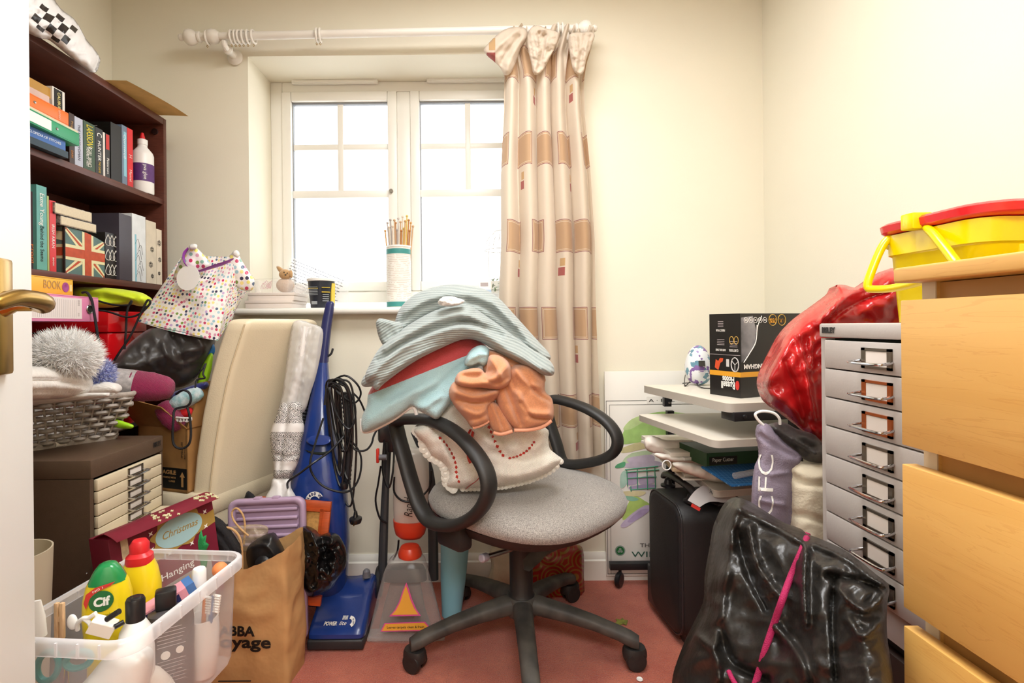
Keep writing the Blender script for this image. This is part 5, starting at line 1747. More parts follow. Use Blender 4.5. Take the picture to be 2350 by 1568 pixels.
part(r, 'clear_sleeve', G().blob([(672, 742), (690, 735), (712, 742), (740, 756), (738, 800), (726, 860), (712, 905), (698, 945), (668, 950), (640, 945), (648, 900), (656, 840), (664, 780)], 1.76, .03, .9, step=6, na=.004, ns=24, tilt=tz, crease=.008, cs=2,
     folds=[([(690, 745), (676, 830), (660, 930)], 6, .010), ([(715, 755), (702, 840), (684, 930)], 5, -.008)]), clear('clear_film', '#ece8e4', .34, .15))
part(r, 'handle', G().tube([P(700, 750, 1.79), P(690, 830, 1.77), P(668, 930, 1.755)], [.012, .010, .014], 10, 4), M('white_handle', '#e3ddd8', .4))

# ------------------------------------------------------------------ blue upright vacuum cleaner
m_blue = M('blue_gloss_plastic', '#1f3a80', .22, coat=.3, var=.04, vscale=8)
m_blued = M('dark_blue_plastic', '#23275a', .3)
m_dgrey = M('dark_grey_plastic', '#2b2b2e', .5)
vac = thing('vacuum_cleaner', 'blue upright vacuum cleaner with black cord leaning near the window wall', 'vacuum cleaner', (-.44, 1.74, 0))
def vring(py, l, r_, y, t, e=2.8):
    y = y + .045
    a, b = P(l, py, y), P(r_, py, y)
    c = (a + b) / 2
    return ring(c, (b.x - a.x) / 2, t / 2, 28, e)
body = [(1375, 700, 790, 1.735, .10), (1340, 684, 796, 1.735, .14), (1250, 668, 800, 1.745, .15), (1180, 662, 798, 1.752, .15), (1120, 666, 793, 1.76, .145), (1060, 682, 781, 1.775, .125), (1010, 694, 771, 1.79, .105), (960, 704, 764, 1.805, .09), (900, 716, 757, 1.825, .066), (860, 722, 754, 1.84, .052), (830, 727, 752, 1.85, .042)]
part(vac, 'body', G().loft([vring(*b) for b in body]), m_blue, 60)
hnd = [(832, 726, 753, 1.85, .044), (800, 730, 755, 1.858, .038), (760, 736, 759, 1.866, .034), (730, 741, 763, 1.872, .032), (708, 746, 766, 1.876, .030), (697, 748, 767, 1.877, .028), (692, 752, 764, 1.877, .018)]
part(vac, 'handle', G().loft([vring(*b) for b in hnd]), m_blued, 60)
part(vac, 'cord_hook', G().tube([P(752, 818, 1.895), P(760, 812, 1.895), P(764, 800, 1.895)], .004, 8, 4), m_dgrey)
# lip, and a dark patch coloured for the shade in the finger recess
c = P(732, 1026, 1.725)
part(vac, 'dust_catch', G().loft([ring(P(732, 1012, 1.79), .044, .012, 20, 2.2, (1, 0, 0), (0, .6, .8)), ring(P(732, 1010, 1.773), .043, .018, 20, 2.2, (1, 0, 0), (0, .6, .8)), ring(P(732, 1014, 1.765), .036, .012, 20, 2.2, (1, 0, 0), (0, .6, .8))]), m_blue, 60)
part(vac, 'finger_recess_shade', G().blob([(698, 1032), (715, 1042), (735, 1046), (752, 1042), (764, 1030), (750, 1036), (732, 1038), (712, 1036)], 1.772, .004, .5, step=3), M('hole_shade_dark', '#1c2416', .8))
# badge
f2 = Fr(P(722, 1150, 1.712), (1, 0, 0), (0, .1, 1))
part(vac, 'badge', G().fpoly(f2, [(.030 * math.cos(t), .030 * math.sin(t)) for t in np.linspace(.5, 2.9, 14)] + [(.015 * math.cos(t), .015 * math.sin(t)) for t in np.linspace(2.9, .5, 14)], 0, .001), M('white_print', '#f2efe8', .6), 0)
for k, ch in enumerate('1400 W'):
    t = 2.75 - k * .40
    text(vac, ch, f2, .0225 * math.cos(t), .0225 * math.sin(t), .013, m_blued, h=.0014, bold=.0006, turn=t - math.pi / 2) if ch != ' ' else None
# floor head
x0, x1 = P(703, 1480, 1.60).x, P(834, 1480, 1.60).x
prof = [(1.612, .036), (1.603, .040), (1.604, .052), (1.625, .068), (1.665, .082), (1.71, .108), (1.76, .130), (1.81, .134), (1.84, .115), (1.85, .036)]
g = G()
ringsx = []
for f, s in ((0, .86), (.03, .96), (.10, 1), (.62, 1.0), (.82, 1.0), (.93, .99), (.98, .94), (1, .86)):
    x = x0 + (x1 - x0) * f
    cy_, cz_ = 1.73, .036
    bulge = 1 + .28 * max(0, f - .6)
    ringsx.append([V((x, cy_ + (y - cy_) * s, cz_ + (z - cz_) * s * (bulge if y > 1.68 else 1))) for y, z in prof])
g.loft(ringsx)
part(vac, 'floor_head', g, m_blue, 40)
part(vac, 'bumper', G().bx(x0 + .001, x1 - .001, 1.600, 1.85, .006, .037, .006, 3), m_dgrey)
part(vac, 'swivel_cap', G().lathe([(.014, 0), (.012, .02), (.006, .026)], (x1 - .028, 1.78, .145), seg=16), M('mid_grey_plastic', '#6e6e74', .4))
fh = Fr((0, 1.632, .0735), (1, 0, 0), (0, 1, .42))
tx = lambda px: P(px, 1440, 1.632).x
text(vac, 'POWER', fh, tx(759), -.004, .018, m_wprint, .040, h=.001, bold=.0007, shear=.2)
text(vac, 'lite', fh, tx(787), -.003, .019, m_wprint, .022, h=.001, shear=.3)
q = G()
for k in range(5):
    q.fbox(fh, tx(784) + k * .0035, tx(784) + k * .0035 + .0018, .010, .024, 0, .001)
q.fpoly(fh, [(tx(799) + .022 * math.cos(t), .002 + .022 * math.sin(t)) for t in np.linspace(1.4, -.9, 10)] + [(tx(799) + .011 * math.cos(t), .002 + .011 * math.sin(t)) for t in np.linspace(-.9, 1.4, 10)], 0, .001)
part(vac, 'arc_print', q, m_wprint, 0)
text(vac, '1400 W', Fr(fh(tx(799) + .0165, .002, .001), (-.2, .9, .38), (-1, 0, 0)), 0, 0, .007, m_blued, .022)
# hose and cord bundle
q = G()
pts = crom([P(705, 870, 1.86), P(700, 920, 1.87), P(692, 975, 1.86)], 16)
q.tube(pts, [.022 if k % 2 else .018 for k in range(len(pts))], 12, 1)
q2 = crom([P(790, 900, 1.80), P(797, 960, 1.80), P(800, 1040, 1.80), P(796, 1110, 1.80)], 14)
q.tube(q2, [.014 if k % 2 else .011 for k in range(len(q2))], 10, 1)
part(vac, 'hose', q, m_dgrey, 60)
m_cable = M('black_cable', '#161517', .4)
random.seed(21)
loops = []
for k in range(9):
    cx0, top_, bot = 778 + random.uniform(-12, 14), 868 + random.uniform(0, 20), random.uniform(1030, 1165)
    w1 = random.uniform(12, 34)
    y_ = 1.77 + random.uniform(-.02, .03)
    loops.append([P(cx0 - 18, top_ + 10, y_), P(cx0, top_, y_ - .012), P(cx0 + w1 * .7, top_ + 22, y_ - .01), P(cx0 + w1, (top_ + bot) / 2, y_), P(cx0 + w1 * .75, bot - 20, y_), P(cx0 + w1 * .2 + 6, bot, y_), P(cx0 - 2, bot - 40, y_ + .012), P(cx0 - 10, (top_ + bot) / 2, y_ + .012)])
for k, lp in enumerate(loops):
    part(vac, 'cord', G().tube(lp, .0036, 6, 5, True), m_cable)
for lp in ([(755, 880, 1.78), (790, 862, 1.76), (818, 880, 1.76), (828, 905, 1.77), (812, 925, 1.77), (780, 905, 1.76), (762, 885, 1.77)],
           [(745, 930, 1.74), (752, 890, 1.75), (772, 950, 1.74), (800, 985, 1.74), (815, 960, 1.75), (812, 920, 1.76), (790, 880, 1.76)],
           [(742, 960, 1.73), (726, 1010, 1.70), (712, 1060, 1.66), (718, 1090, 1.655), (745, 1118, 1.655), (790, 1130, 1.67), (815, 1115, 1.70), (828, 1080, 1.74), (826, 1040, 1.77), (800, 1005, 1.78)],
           [(660, 1120, 1.66), (662, 1105, 1.63), (690, 1085, 1.63), (720, 1062, 1.64), (752, 1040, 1.69), (775, 1018, 1.74), (790, 1000, 1.77)],
           [(800, 1010, 1.77), (815, 1032, 1.77), (838, 1034, 1.78), (852, 1020, 1.80), (858, 1000, 1.82), (866, 985, 1.86)],
           [(808, 900, 1.79), (826, 920, 1.80), (842, 955, 1.82), (856, 970, 1.84)],
           [(800, 1100, 1.77), (806, 1130, 1.76), (812, 1160, 1.75), (816, 1180, 1.745)]):
    part(vac, 'cord', G().tube([P(*p) for p in lp], .0036, 6, 5), m_cable)
pp = P(816, 1182, 1.745)
g = G().lathe([(.005, .012), (.007, 0), (.009, -.006), (.020, -.010), (.021, -.016), (.018, -.026), (.008, -.030)], pp, (0, 0, 1), 20, sx=1.2)
part(vac, 'plug', g, m_blkp)
part(vac, 'plug_pins', G().box(pp + V((-.008, -.016, -.018)), (.003, .02, .005)).box(pp + V((.008, -.016, -.018)), (.003, .02, .005)).box(pp + V((0, -.016, -.024)), (.003, .022, .007)), M('aged_brass', '#a8843f', .25, .95))
part(vac, 'cord_tie', G().lathe([(.012, -.01), (.014, 0), (.012, .01)], P(790, 1115, 1.765), (0, 0, 1), 12), m_blkp)
# clear bag wisp by the head
# ------------------------------------------------------------------ curtain pole
YP = 1.958
pole = thing('curtain_pole', 'white wooden curtain pole with ball ends above the window', 'curtain pole', (-.32, YP, P(800, 80, YP).z))
pa, pb = P(462, 85, YP), P(1318, 66, YP)
m_wood_w = M('white_painted_wood', '#efe9df', .4, bump=.03, bscale=60)
part(pole, 'rod', G().cyl(pa, pb, .0145, 20), m_wood_w)
ax = (pb - pa).normalized()
fin = [(.0145, 0), (.019, .004), (.019, .010), (.014, .014), (.020, .020), (.027, .032), (.029, .042), (.026, .054), (.017, .062), (.011, .066), (.011, .070), (.013, .076), (.010, .083), (.001, .086)]
part(pole, 'finial', G().lathe(fin, pa, -ax, 24), m_wood_w)
part(pole, 'finial', G().lathe(fin, pb, ax, 24), m_wood_w)
part(pole, 'ball_collar', G().lathe([(.015, -.026), (.024, -.014), (.027, 0), (.024, .014), (.015, .026)], P(488, 84, YP), ax, 24), m_wood_w)
for px in (515, 1300):
    c = P(px, 84 if px < 900 else 66, YP)
    q = G().lathe([(.028, 0), (.030, .008), (.024, .016), (.014, .022), (.012, .05), (.018, .062), (.018, .07), (.012, .075)], V((c.x, WB, c.z - .035)), (0, -1, 0), 20)
    q.tube([V((c.x, WB - .066, c.z - .035)), V((c.x, WB - .09, c.z - .034)), V((c.x, YP, c.z - .018))], .011, 10, 4)
    part(pole, 'bracket', q, m_wood_w)
rings_ = [476, 532, 541, 550, 559, 569, 582, 727, 735]
for k, px in enumerate(rings_ + [1280, 1290, 1340]):
    t = (px - 462) / (1318 - 462)
    c = pa.lerp(pb, t) + UP * -.004
    tilt_ = random.uniform(-.12, .12)
    a_ = V((ax.x, tilt_, ax.z)).normalized()
    x, y, _a = basis(a_)
    pts = [c + (x * math.cos(t_) + y * math.sin(t_)) * .0225 for t_ in np.linspace(0, 6.283, 25)[:-1]]
    rg = part(pole, 'curtain_ring', G().tube(pts, .0042, 8, 1, True), m_wood_w)
    b = c - UP * .027
    if px < 1200:
        part(rg, 'screw_eye', G().tube([b, b - UP * .004 + V((.003, 0, 0)), b - UP * .009, b - UP * .004 - V((.003, 0, 0))], .0009, 5, 3, True), m_brass)

# ------------------------------------------------------------------ curtain
ct = NT('patchwork_curtain_cloth', .85)
ct.b.inputs['Sheen Weight'].default_value = .2
x, y, _ = ct.xyz()
rowp, colp = .318, .250
rowi = ct.math('FLOOR', ct.math('DIVIDE', y, rowp))
fy = ct.math('MULTIPLY', ct.math('FRACT', ct.math('DIVIDE', y, rowp)), rowp)
shift = ct.math('MULTIPLY', ct.math('FRACT', ct.math('MULTIPLY', rowi, .37)), colp)
xs_ = ct.math('ADD', x, shift)
fx = ct.math('MULTIPLY', ct.math('FRACT', ct.math('DIVIDE', xs_, colp)), colp)
big = ct.rect(fx, fy, .030, .185, .095, .205)
b1 = ct.math('SUBTRACT', ct.rect(fx, fy, .026, .189, .091, .209), ct.rect(fx, fy, .0285, .1865, .0935, .2065))
b2 = ct.math('SUBTRACT', ct.rect(fx, fy, .034, .181, .099, .201), ct.rect(fx, fy, .036, .179, .101, .199))
oddc = ct.math('GREATER_THAN', ct.math('FRACT', ct.math('MULTIPLY', ct.math('FLOOR', ct.math('DIVIDE', xs_, colp)), .5)), .25)
sm1 = ct.math('MULTIPLY', ct.rect(fx, fy, .110, .140, .265, .295), oddc)
sm2 = ct.math('MULTIPLY', ct.rect(fx, fy, .118, .140, .232, .260), oddc)
nz = ct.noise(900, 2)
base_ = ct.mix(nz, '#dccbb4', '#eadccb')
c = ct.mix(big, base_, ct.mix(nz, '#c09a76', '#d0ae8a'))
c = ct.mix(b2, c, '#e5d3bd')
c = ct.mix(b1, c, '#8f4a45')
c = ct.mix(sm1, c, '#b0605a')
c = ct.mix(sm2, c, '#cfa877')
ct.color(c)
ct.bump(nz, .25, .001)
# thin lined cotton: some window light comes through
tl = nd(ct.nt, 'ShaderNodeBsdfTranslucent')
ct.nt.links.new(c, tl.inputs[0])
mx = nd(ct.nt, 'ShaderNodeMixShader')
mx.inputs[0].default_value = .28
ct.nt.links.new(ct.b.outputs[0], mx.inputs[1])
ct.nt.links.new(tl.outputs[0], mx.inputs[2])
ct.nt.links.new(mx.outputs[0], ct.nt.nodes['Material Output'].inputs[0])
YC = 1.95
lefts = [(60, 1172), (90, 1150), (118, 1138), (145, 1148), (170, 1155), (250, 1154), (400, 1147), (550, 1147), (700, 1140), (900, 1150), (1070, 1160)]
rights = [(60, 1366), (100, 1362), (150, 1348), (180, 1343), (260, 1345), (400, 1360), (550, 1370), (700, 1372), (900, 1376), (1056, 1381)]
def lerpl(tb, yv):
    return np.interp(yv, [q_[0] for q_ in tb], [q_[1] for q_ in tb])
folds_ = 5.6
def curt(u, v):
    py = 66 + v * (1064 - 66)
    l, r_ = lerpl(lefts, py), lerpl(rights, py)
    ph = u * folds_ * 2 * math.pi + .6 * math.sin(v * 2.2 + u * 5) + 1.6 * noise.noise(V((u * 3, v * 1.3, 3)))
    px = l + (r_ - l) * (u + .055 * math.sin(ph + 1.2) * min(1, .4 + v) * (1 - .5 * abs(2 * u - 1)))
    p = P(px, py, YC)
    head = max(0, 1 - abs(py - 100) / 60)
    amp = .034 + .014 * v + .008 * noise.noise(V((u * 6, v * 3, 9)))
    if py < 190:
        k = min(1, max(0, (190 - py) / 60))
        ph2 = u * 13 * 2 * math.pi + 2.5 * noise.noise(V((u * 7, 0, 1)))
        ruf = .016 + .014 * k * abs(noise.noise(V((u * 5, 2, 8)))) * 2
        pinch = .35 if 130 < py < 175 else 1.0
        d = amp * math.sin(ph) * (1 - .75 * k) + k * pinch * ruf * math.sin(ph2)
        p.z += k * (.020 * noise.noise(V((u * 9, 0, 4))) + .010 * noise.noise(V((u * 22, v * 30, 4))))
    else:
        d = amp * (math.sin(ph) + .18 * math.sin(2 * ph + .7))
    if 120 < py < 190:
        p.y += .006 * math.sin((py - 120) / 70 * math.pi)
    return V((p.x, YC + d * (.85), p.z))
g = G().grid(curt, 170, 90, (1.05, 1.0))
for f in g.bm.faces:
    for lp in f.loops:
        u_, v_ = lp[g.uv].uv
        lp[g.uv].uv = (u_, v_ * 1.6 + .02)
cur = thing('curtain', 'cream patchwork curtain with tan squares gathered beside the window', 'curtain', (P(1260, 700, YC).x, YC, P(1260, 1062, YC).z))
part(cur, 'drop', g, ct.m, 180)
# gathered heading turned over at the near corner
g = G().blob([(1110, 114), (1128, 92), (1150, 72), (1176, 62), (1204, 64), (1210, 84), (1194, 112), (1184, 142), (1172, 168), (1158, 172), (1148, 156), (1132, 140), (1118, 128)], YC - .035, .022, .9, step=4, na=.010, ns=26, sm=3,
             folds=[([(1128, 124), (1152, 98), (1186, 70)], 6, .014), ([(1150, 148), (1166, 116), (1192, 84)], 5, -.014), ([(1164, 160), (1178, 124), (1200, 90)], 5, .012)])
for f in g.bm.faces:
    for lp in f.loops:
        u_, v_ = lp[g.uv].uv
        lp[g.uv].uv = (.35 + (u_ * 1000 - 1110) / 100 * .15, .2075 + (-v_ * 1000 - 62) / 110 * .108)
part(cur, 'heading_fold', g, ct.m, 180)
for k, (fl_, yy_) in enumerate((([(1214, 70), (1232, 58), (1256, 66), (1282, 76), (1276, 104), (1262, 132), (1246, 162), (1226, 172), (1218, 140), (1210, 104)], .050), ([(1306, 80), (1334, 74), (1364, 76), (1358, 104), (1346, 136), (1338, 168), (1318, 166), (1308, 126)], .045))):
    g = G().blob(fl_, YC - yy_, .011, .9, step=3, na=.012, ns=55, seed=k, sm=3, R=8, folds=[([(fl_[0][0] + 4, 74), (fl_[0][0] + 12, 130)], 3, .010), ([(fl_[0][0] + 46, 78), (fl_[0][0] + 34, 130)], 3, .010), ([(fl_[0][0] + 24, 74), (fl_[0][0] + 24, 110)], 3, -.010), ([(fl_[0][0] + 14, 80), (fl_[0][0] + 20, 120), (fl_[0][0] + 12, 165)], 5, .012), ([(fl_[0][0] + 34, 80), (fl_[0][0] + 30, 120), (fl_[0][0] + 22, 160)], 4, -.010)])
    for f in g.bm.faces:
        for lp in f.loops:
            u_, v_ = lp[g.uv].uv
            lp[g.uv].uv = (.20 + (u_ * 1000 - fl_[0][0]) / 100 * .04, .21 + (-v_ * 1000 - 62) / 110 * .10)
    part(cur, 'heading_fold', g, ct.m, 180)
tape = part(cur, 'lining', G().grid(lambda u, v: P(1196 + 8 * math.sin(v * 3) + u * 10, 300 + v * 560, YC + .03), 4, 20), M('white_lining', '#dcdadb', .8), 180)

# ------------------------------------------------------------------ window sill
ZS = 1.0705
gsill = 'things along the windowsill'
def sillp(px, y):
    p = P(px, 700, y)
    p.z = ZS
    return p
m_tube_w = NT('printed_tube_paper', .6, 'Object')
_, _, zc__ = m_tube_w.xyz()
ln = m_tube_w.math('GREATER_THAN', m_tube_w.math('SINE', m_tube_w.math('MULTIPLY', zc__, 900.0)), .72)
m_tube_w.color(m_tube_w.mix(m_tube_w.math('MULTIPLY', ln, m_tube_w.math('GREATER_THAN', m_tube_w.noise(60, 1), .45)), '#f0ebe2', '#d3bfae'))
c = sillp(916, 2.12)
ht = P(916, 567, 2.12).z - ZS
rt_ = .0495
r = thing('card_tube', 'tall white printed card tube with teal bands holding knitting needles', 'tube', c, gsill)
part(r, 'tube', G().lathe([(rt_ - .004, .003), (rt_, 0), (rt_, ht), (rt_ - .003, ht), (rt_ - .003, .01)], c, seg=36, cap=False), m_tube_w.m)
m_tband = M('teal_band', '#3f8f8a', .5)
part(r, 'band', G().lathe([(rt_ + .0006, ht - .032), (rt_ + .0006, ht - .012)], c, seg=36, cap=False), m_tband, label='teal band at the rim')
part(r, 'band', G().lathe([(rt_ + .0006, .004), (rt_ + .0006, .024)], c, seg=36, cap=False), m_tband)
part(r, 'rim', G().lathe([(rt_ - .004, ht - .004), (rt_ + .0015, ht - .004), (rt_ + .0015, ht + .002), (rt_ - .004, ht + .002)], c, seg=36), m_wplast)
random.seed(5)
ncol = [('#c99a5a', 'tan wooden'), ('#b9aea6', 'grey metal'), ('#d9c9b4', 'pale'), ('#b5773a', 'brown wooden'), ('#e0c46a', 'yellow'), ('#a89f98', 'dull grey'), ('#c7a27a', 'beige')]
spots = [(884, 530, 0), (889, 512, 1), (896, 505, 5), (901, 520, 2), (908, 512, 3), (914, 502, 1), (919, 510, 6), (924, 498, 2), (930, 508, 0), (934, 496, 4), (938, 506, 3), (943, 512, 0), (948, 520, 6), (911, 528, 5), (921, 530, 3), (899, 532, 1), (905, 506, 6), (927, 525, 4), (940, 530, 3), (893, 522, 2)]
for k, (px, py, ci) in enumerate(spots):
    top = P(px, py, 2.12 + random.uniform(-.03, .03))
    bot = c + V(((px - 916) * .0010, random.uniform(-.03, .03), .02))
    r = thing('knitting_needle', '%s knitting needle in the sill tube, one of the bundle' % ncol[ci][1], 'knitting needle', bot, 'knitting needles in the tube')
    m_ = M('needle_%d' % ci, ncol[ci][0], .4)
    part(r, 'shaft', G().cyl(bot, top, .0028, 8), m_)
    part(r, 'knob', G().ball(top, .0052, 10), m_)
# dark tub with white rim and wire loop
c = sillp(738, 2.06)
ht = P(738, 645, 2.06).z - ZS
k_ = 2.06 / 1200
r = thing('yoghurt_pot', 'dark printed plastic pot with white rim and wire loop on the windowsill', 'pot', c, gsill)
part(r, 'pot', G().lathe([(23 * k_, 0), (24 * k_, .003), (30 * k_, ht), (28.5 * k_, ht), (22 * k_, .005)], c, seg=32, cap=False), M('navy_print_pot', '#262b36', .4))
part(r, 'rim', G().lathe([(29 * k_, ht - .003), (32 * k_, ht - .002), (32 * k_, ht + .006), (30 * k_, ht + .009), (28 * k_, ht + .006)], c, seg=32), m_wplast, label='white rim')
f2 = Fr(c + V((-.010, -.0475, ht * .5)), (1, -.1, 0), (0, -.12, 1))
f3 = Fr(c + V((.028, -.039, ht * .5)), (1, .7, 0), (0, -.12, 1))
q = G().fbox(f2, -.026, .012, .020, .023, -.001, .001).fbox(f3, -.016, .016, .006, .009, -.001, .002).fbox(f3, -.016, .016, .024, .026, -.001, .002)
part(r, 'yellow_print', q, M('yellow_print', '#e0c23a', .5), 0)
q = G()
for kk in range(6):
    q.fbox(f2, -.022, .010, -.004 + .006 * kk, -.002 + .006 * kk, -.001, .001)
for kk in range(4):
    q.fbox(f3, -.012, .012, -.028 + .008 * kk, -.025 + .008 * kk, -.001, .002)
q.fbox(f2, -.016, .006, -.040, -.028, -.001, .001)
part(r, 'pale_print', q, M('print_9fa4a8', '#9fa4a8', .5), 0)
part(r, 'yellow_side', G().fpoly(Fr(c + V((.046, -.015, ht * .5)), (.4, 1, 0), (0, 0, 1)), [(-.008, -ht * .48), (.012, -ht * .46), (.016, ht * .4), (-.004, ht * .4)], -.002, .003), M('yellow_card', '#e6c84a', .5), 0)
part(r, 'wire_loop', G().tube([c + V((-.03, .0, ht + .004)), c + V((-.022, 0, ht + .05)), c + V((-.004, 0, ht + .085)), c + V((.018, 0, ht + .09)), c + V((.034, 0, ht + .06)), c + V((.032, 0, ht + .004))], .0008, 5, 5), M('fine_wire', '#8d8a88', .4, .8))
# two pale boxes
m_pbox = M('pale_pink_card', '#e9dcd2', .6)
for k, (px0, px1, pxr, z0, t, lab) in enumerate(((563, 662, 710, ZS, .030, 'lower pale pink flat box on the windowsill by the gift bag'), (570, 668, 705, ZS + .0305, .030, 'upper pale pink flat box on the windowsill by the gift bag'))):
    a, b = P(px0, 700, 2.0 + .01 * k), P(px1, 700, 2.0 + .01 * k)
    r = thing('flat_box', lab, 'box', ((a.x + b.x) / 2, 2.09, z0), gsill)
    part(r, 'base', G().bx(a.x, b.x + .012, 2.0 + .01 * k, 2.17, z0, z0 + t * .62, .001), m_pbox)
    part(r, 'lid', G().bx(a.x - .002, b.x + .014, 1.998 + .01 * k, 2.172, z0 + t * .62, z0 + t, .0015), m_pbox)
zb2 = ZS + .061
# clear box and soft toy
c = P(615, 640, 2.08)
m_clr = clear('clear_thin_plastic', '#f4efec', .14, .08)
g = G().loft([ring((c.x + .02, 2.09, zb2 + .0005), .065, .05, 28, 4), ring((c.x + .02, 2.09, zb2 + .05), .072, .055, 28, 4), ring((c.x + .02, 2.09, zb2 + .055), .074, .057, 28, 4)], cap=False)
r = thing('clear_box', 'shallow clear plastic box of pink thread under the toy rabbit', 'box', (c.x + .02, 2.09, zb2), gsill)
part(r, 'body', g, m_clr)
q = G()
for kk in range(6):
    q.tube([P(598 + 3 * kk, 664, 2.07), P(604 + 4 * kk, 650 - 3 * (kk % 3), 2.06), P(616 + kk, 662, 2.065)], .0008, 5, 4)
part(r, 'pink_thread', q, M('pink_thread', '#d9a0aa', .8))
c = P(655, 640, 2.12)
r = thing('toy_rabbit', 'small tan soft toy rabbit lying on the clear box', 'soft toy', (c.x, 2.12, zb2 + .03), gsill)
m_tan = M('tan_plush', '#c29a6a', .95, bump=.6, bscale=160, sheen=.3)
part(r, 'body', G().ball(P(655, 655, 2.12), (.036, .03, .030), 20), M('beige_plush', '#c9b09a', .95, bump=.5, bscale=160))
part(r, 'head', G().ball(P(655, 630, 2.11), (.025, .024, .021), 20), m_tan)
part(r, 'ear', G().blob([(634, 612), (642, 612), (656, 624), (650, 632), (640, 624)], 2.11, .006, .8, step=3), m_tan)
part(r, 'ear', G().blob([(658, 626), (668, 620), (672, 628), (670, 638), (662, 634)], 2.10, .006, .8, step=3), m_tan)
part(r, 'eyes', G().ball(P(652, 625, 2.086), .0026, 8).ball(P(659, 627, 2.086), .0026, 8).ball(P(655, 631, 2.084), .003, 8), m_blkp)
g = G().loft([ring(sillp(690, 2.17) + UP * .066, .03, .03, 20), ring(sillp(690, 2.17) + UP * .10, .036, .036, 20)], cap=False)
g.ball(sillp(688, 2.11) + UP * .082, (.026, .02, .020), 16)
solo('plastic_cup', 'crumpled clear plastic cup next to the toy rabbit', 'cup', g, m_clr, gsill)
# letter leaning in the window
fl = Fr(P(672, 592, 2.235), P(790, 640, 2.235) - P(672, 592, 2.235), UP)
r = thing('letter', 'translucent handwritten letter leaning against the window glass', 'letter', fl(.1, -.2, 0), gsill)
part(r, 'sheet', G().fpoly(fl, [(0, 0), (.26, 0), (.30, -.12), (0, -.14)], 0, .0004), clear('thin_paper', '#ffffff', .25, .6), 0)
q = G()
random.seed(8)
for rw in range(9):
    a = .004
    while a < .235:
        w = random.uniform(.004, .014)
        pts = [fl(a + w * t, -.008 - .013 * rw + .0018 * math.sin(t * 14 + rw), .0016) for t in np.linspace(0, 1, 6)]
        if -.013 * rw > -.125:
            q.tube(pts, .0011, 4, 1)
        a += w + random.uniform(.002, .006)
part(r, 'handwriting', q, M('grey_ink', '#5a575c', .7), 0)
# small carton and birdcage behind the curtain edge
r = thing('small_carton', 'small white and blue carton on the sill near the curtain', 'carton', sillp(1112, 2.10), gsill)
a, b = P(1099, 640, 2.08), P(1127, 640, 2.08)
hb = P(1110, 633, 2.08).z - ZS
part(r, 'body', G().bx(a.x, b.x, 2.08, 2.12, ZS, ZS + hb, .001), m_wplast)
part(r, 'blue_print', G().bx(a.x - .0004, b.x + .0004, 2.0795, 2.1205, ZS + .01, ZS + hb * .55), M('print_b9c9d9', '#b9cbe0', .5))
part(r, 'grey_panel', G().bx(a.x + .006, b.x - .012, 2.0793, 2.081, ZS + hb * .66, ZS + hb * .78), M('grey_print', '#b3a7a6', .6))
c = sillp(1152, 2.16)
rc = .068
hc0, hc1 = P(1130, 575, 2.16).z - ZS, P(1140, 528, 2.16).z - ZS
r = thing('bird_cage', 'white wire ornamental birdcage with a potted plant by the curtain', 'bird cage', c, gsill)
m_wire = M('white_wire', '#e3e2de', .4)
q = G()
for k in range(18):
    t = k * 2 * math.pi / 18
    e = V((math.cos(t), math.sin(t), 0))
    q.tube([c + e * rc + UP * .004, c + e * rc + UP * hc0, c + e * rc * .85 + UP * (hc0 + (hc1 - hc0) * .5), c + e * rc * .4 + UP * (hc1 - .006), c + UP * hc1], .0011, 5, 4)
part(r, 'bars', q, m_wire)
for zz in (.004, .05, hc0):
    part(r, 'hoop', G().tube([c + V((math.cos(t) * rc, math.sin(t) * rc, zz)) for t in np.linspace(0, 6.283, 25)[:-1]], .0016, 6, 1, True), m_wire)
part(r, 'plant_pot', G().lathe([(.022, .001), (.030, .055), (.027, .055), (.02, .006)], c + V((-.012, -.02, 0)), seg=24), m_wplast)
q = G()
random.seed(4)
for k in range(26):
    p = c + V((-.012 + random.uniform(-.03, .03), -.02 + random.uniform(-.03, .03), .06 + random.uniform(0, .06)))
    d = V((random.uniform(-1, 1), random.uniform(-1, 1), random.uniform(0, 1))).normalized()
    s_ = d.cross(UP).normalized() * .005
    q.poly([p, p + d * .010 + s_, p + d * .022, p + d * .010 - s_], (0, 0, .0006))
part(r, 'leaves', q, M('dusty_green_leaf', '#8a9a78', .6, var=.3, vscale=60), 0)

# ------------------------------------------------------------------ carpet cleaner behind the office chair
m_cl = clear('smoky_clear_plastic', '#d9d3cf', .16, .08)
cw = thing('carpet_cleaner', 'upright carpet cleaner with clear nozzle hood and orange caps behind the chair', 'carpet cleaner', (-.2, 1.78, 0))
def rg_(py, l, r_, y, d, e=3.2):
    a, b = P(l, py, y), P(r_, py, y)
    c = (a + b) / 2
    return ring(c, (b.x - a.x) / 2, d / 2, 28, e)
hood = [(1468, 843, 1021, 1.67, .05), (1445, 848, 1016, 1.68, .07), (1410, 856, 1008, 1.695, .09), (1360, 868, 996, 1.71, .10), (1315, 880, 983, 1.725, .10), (1285, 893, 975, 1.735, .09), (1272, 905, 966, 1.74, .07)]
part(cw, 'hood', G().loft([rg_(*h) for h in hood], cap=False), m_cl, 60)
part(cw, 'nozzle_lip', G().bx(P(842, 1470, 1.65).x, P(1021, 1470, 1.65).x, 1.645, 1.70, .004, .016, .004), m_cl)
part(cw, 'inner_duct', G().loft([rg_(1440, 870, 990, 1.72, .03), rg_(1395, 880, 975, 1.735, .03), rg_(1340, 895, 965, 1.75, .03)]), clear('smoky_inner', '#8f8b88', .35, .2), 60)
q = G()
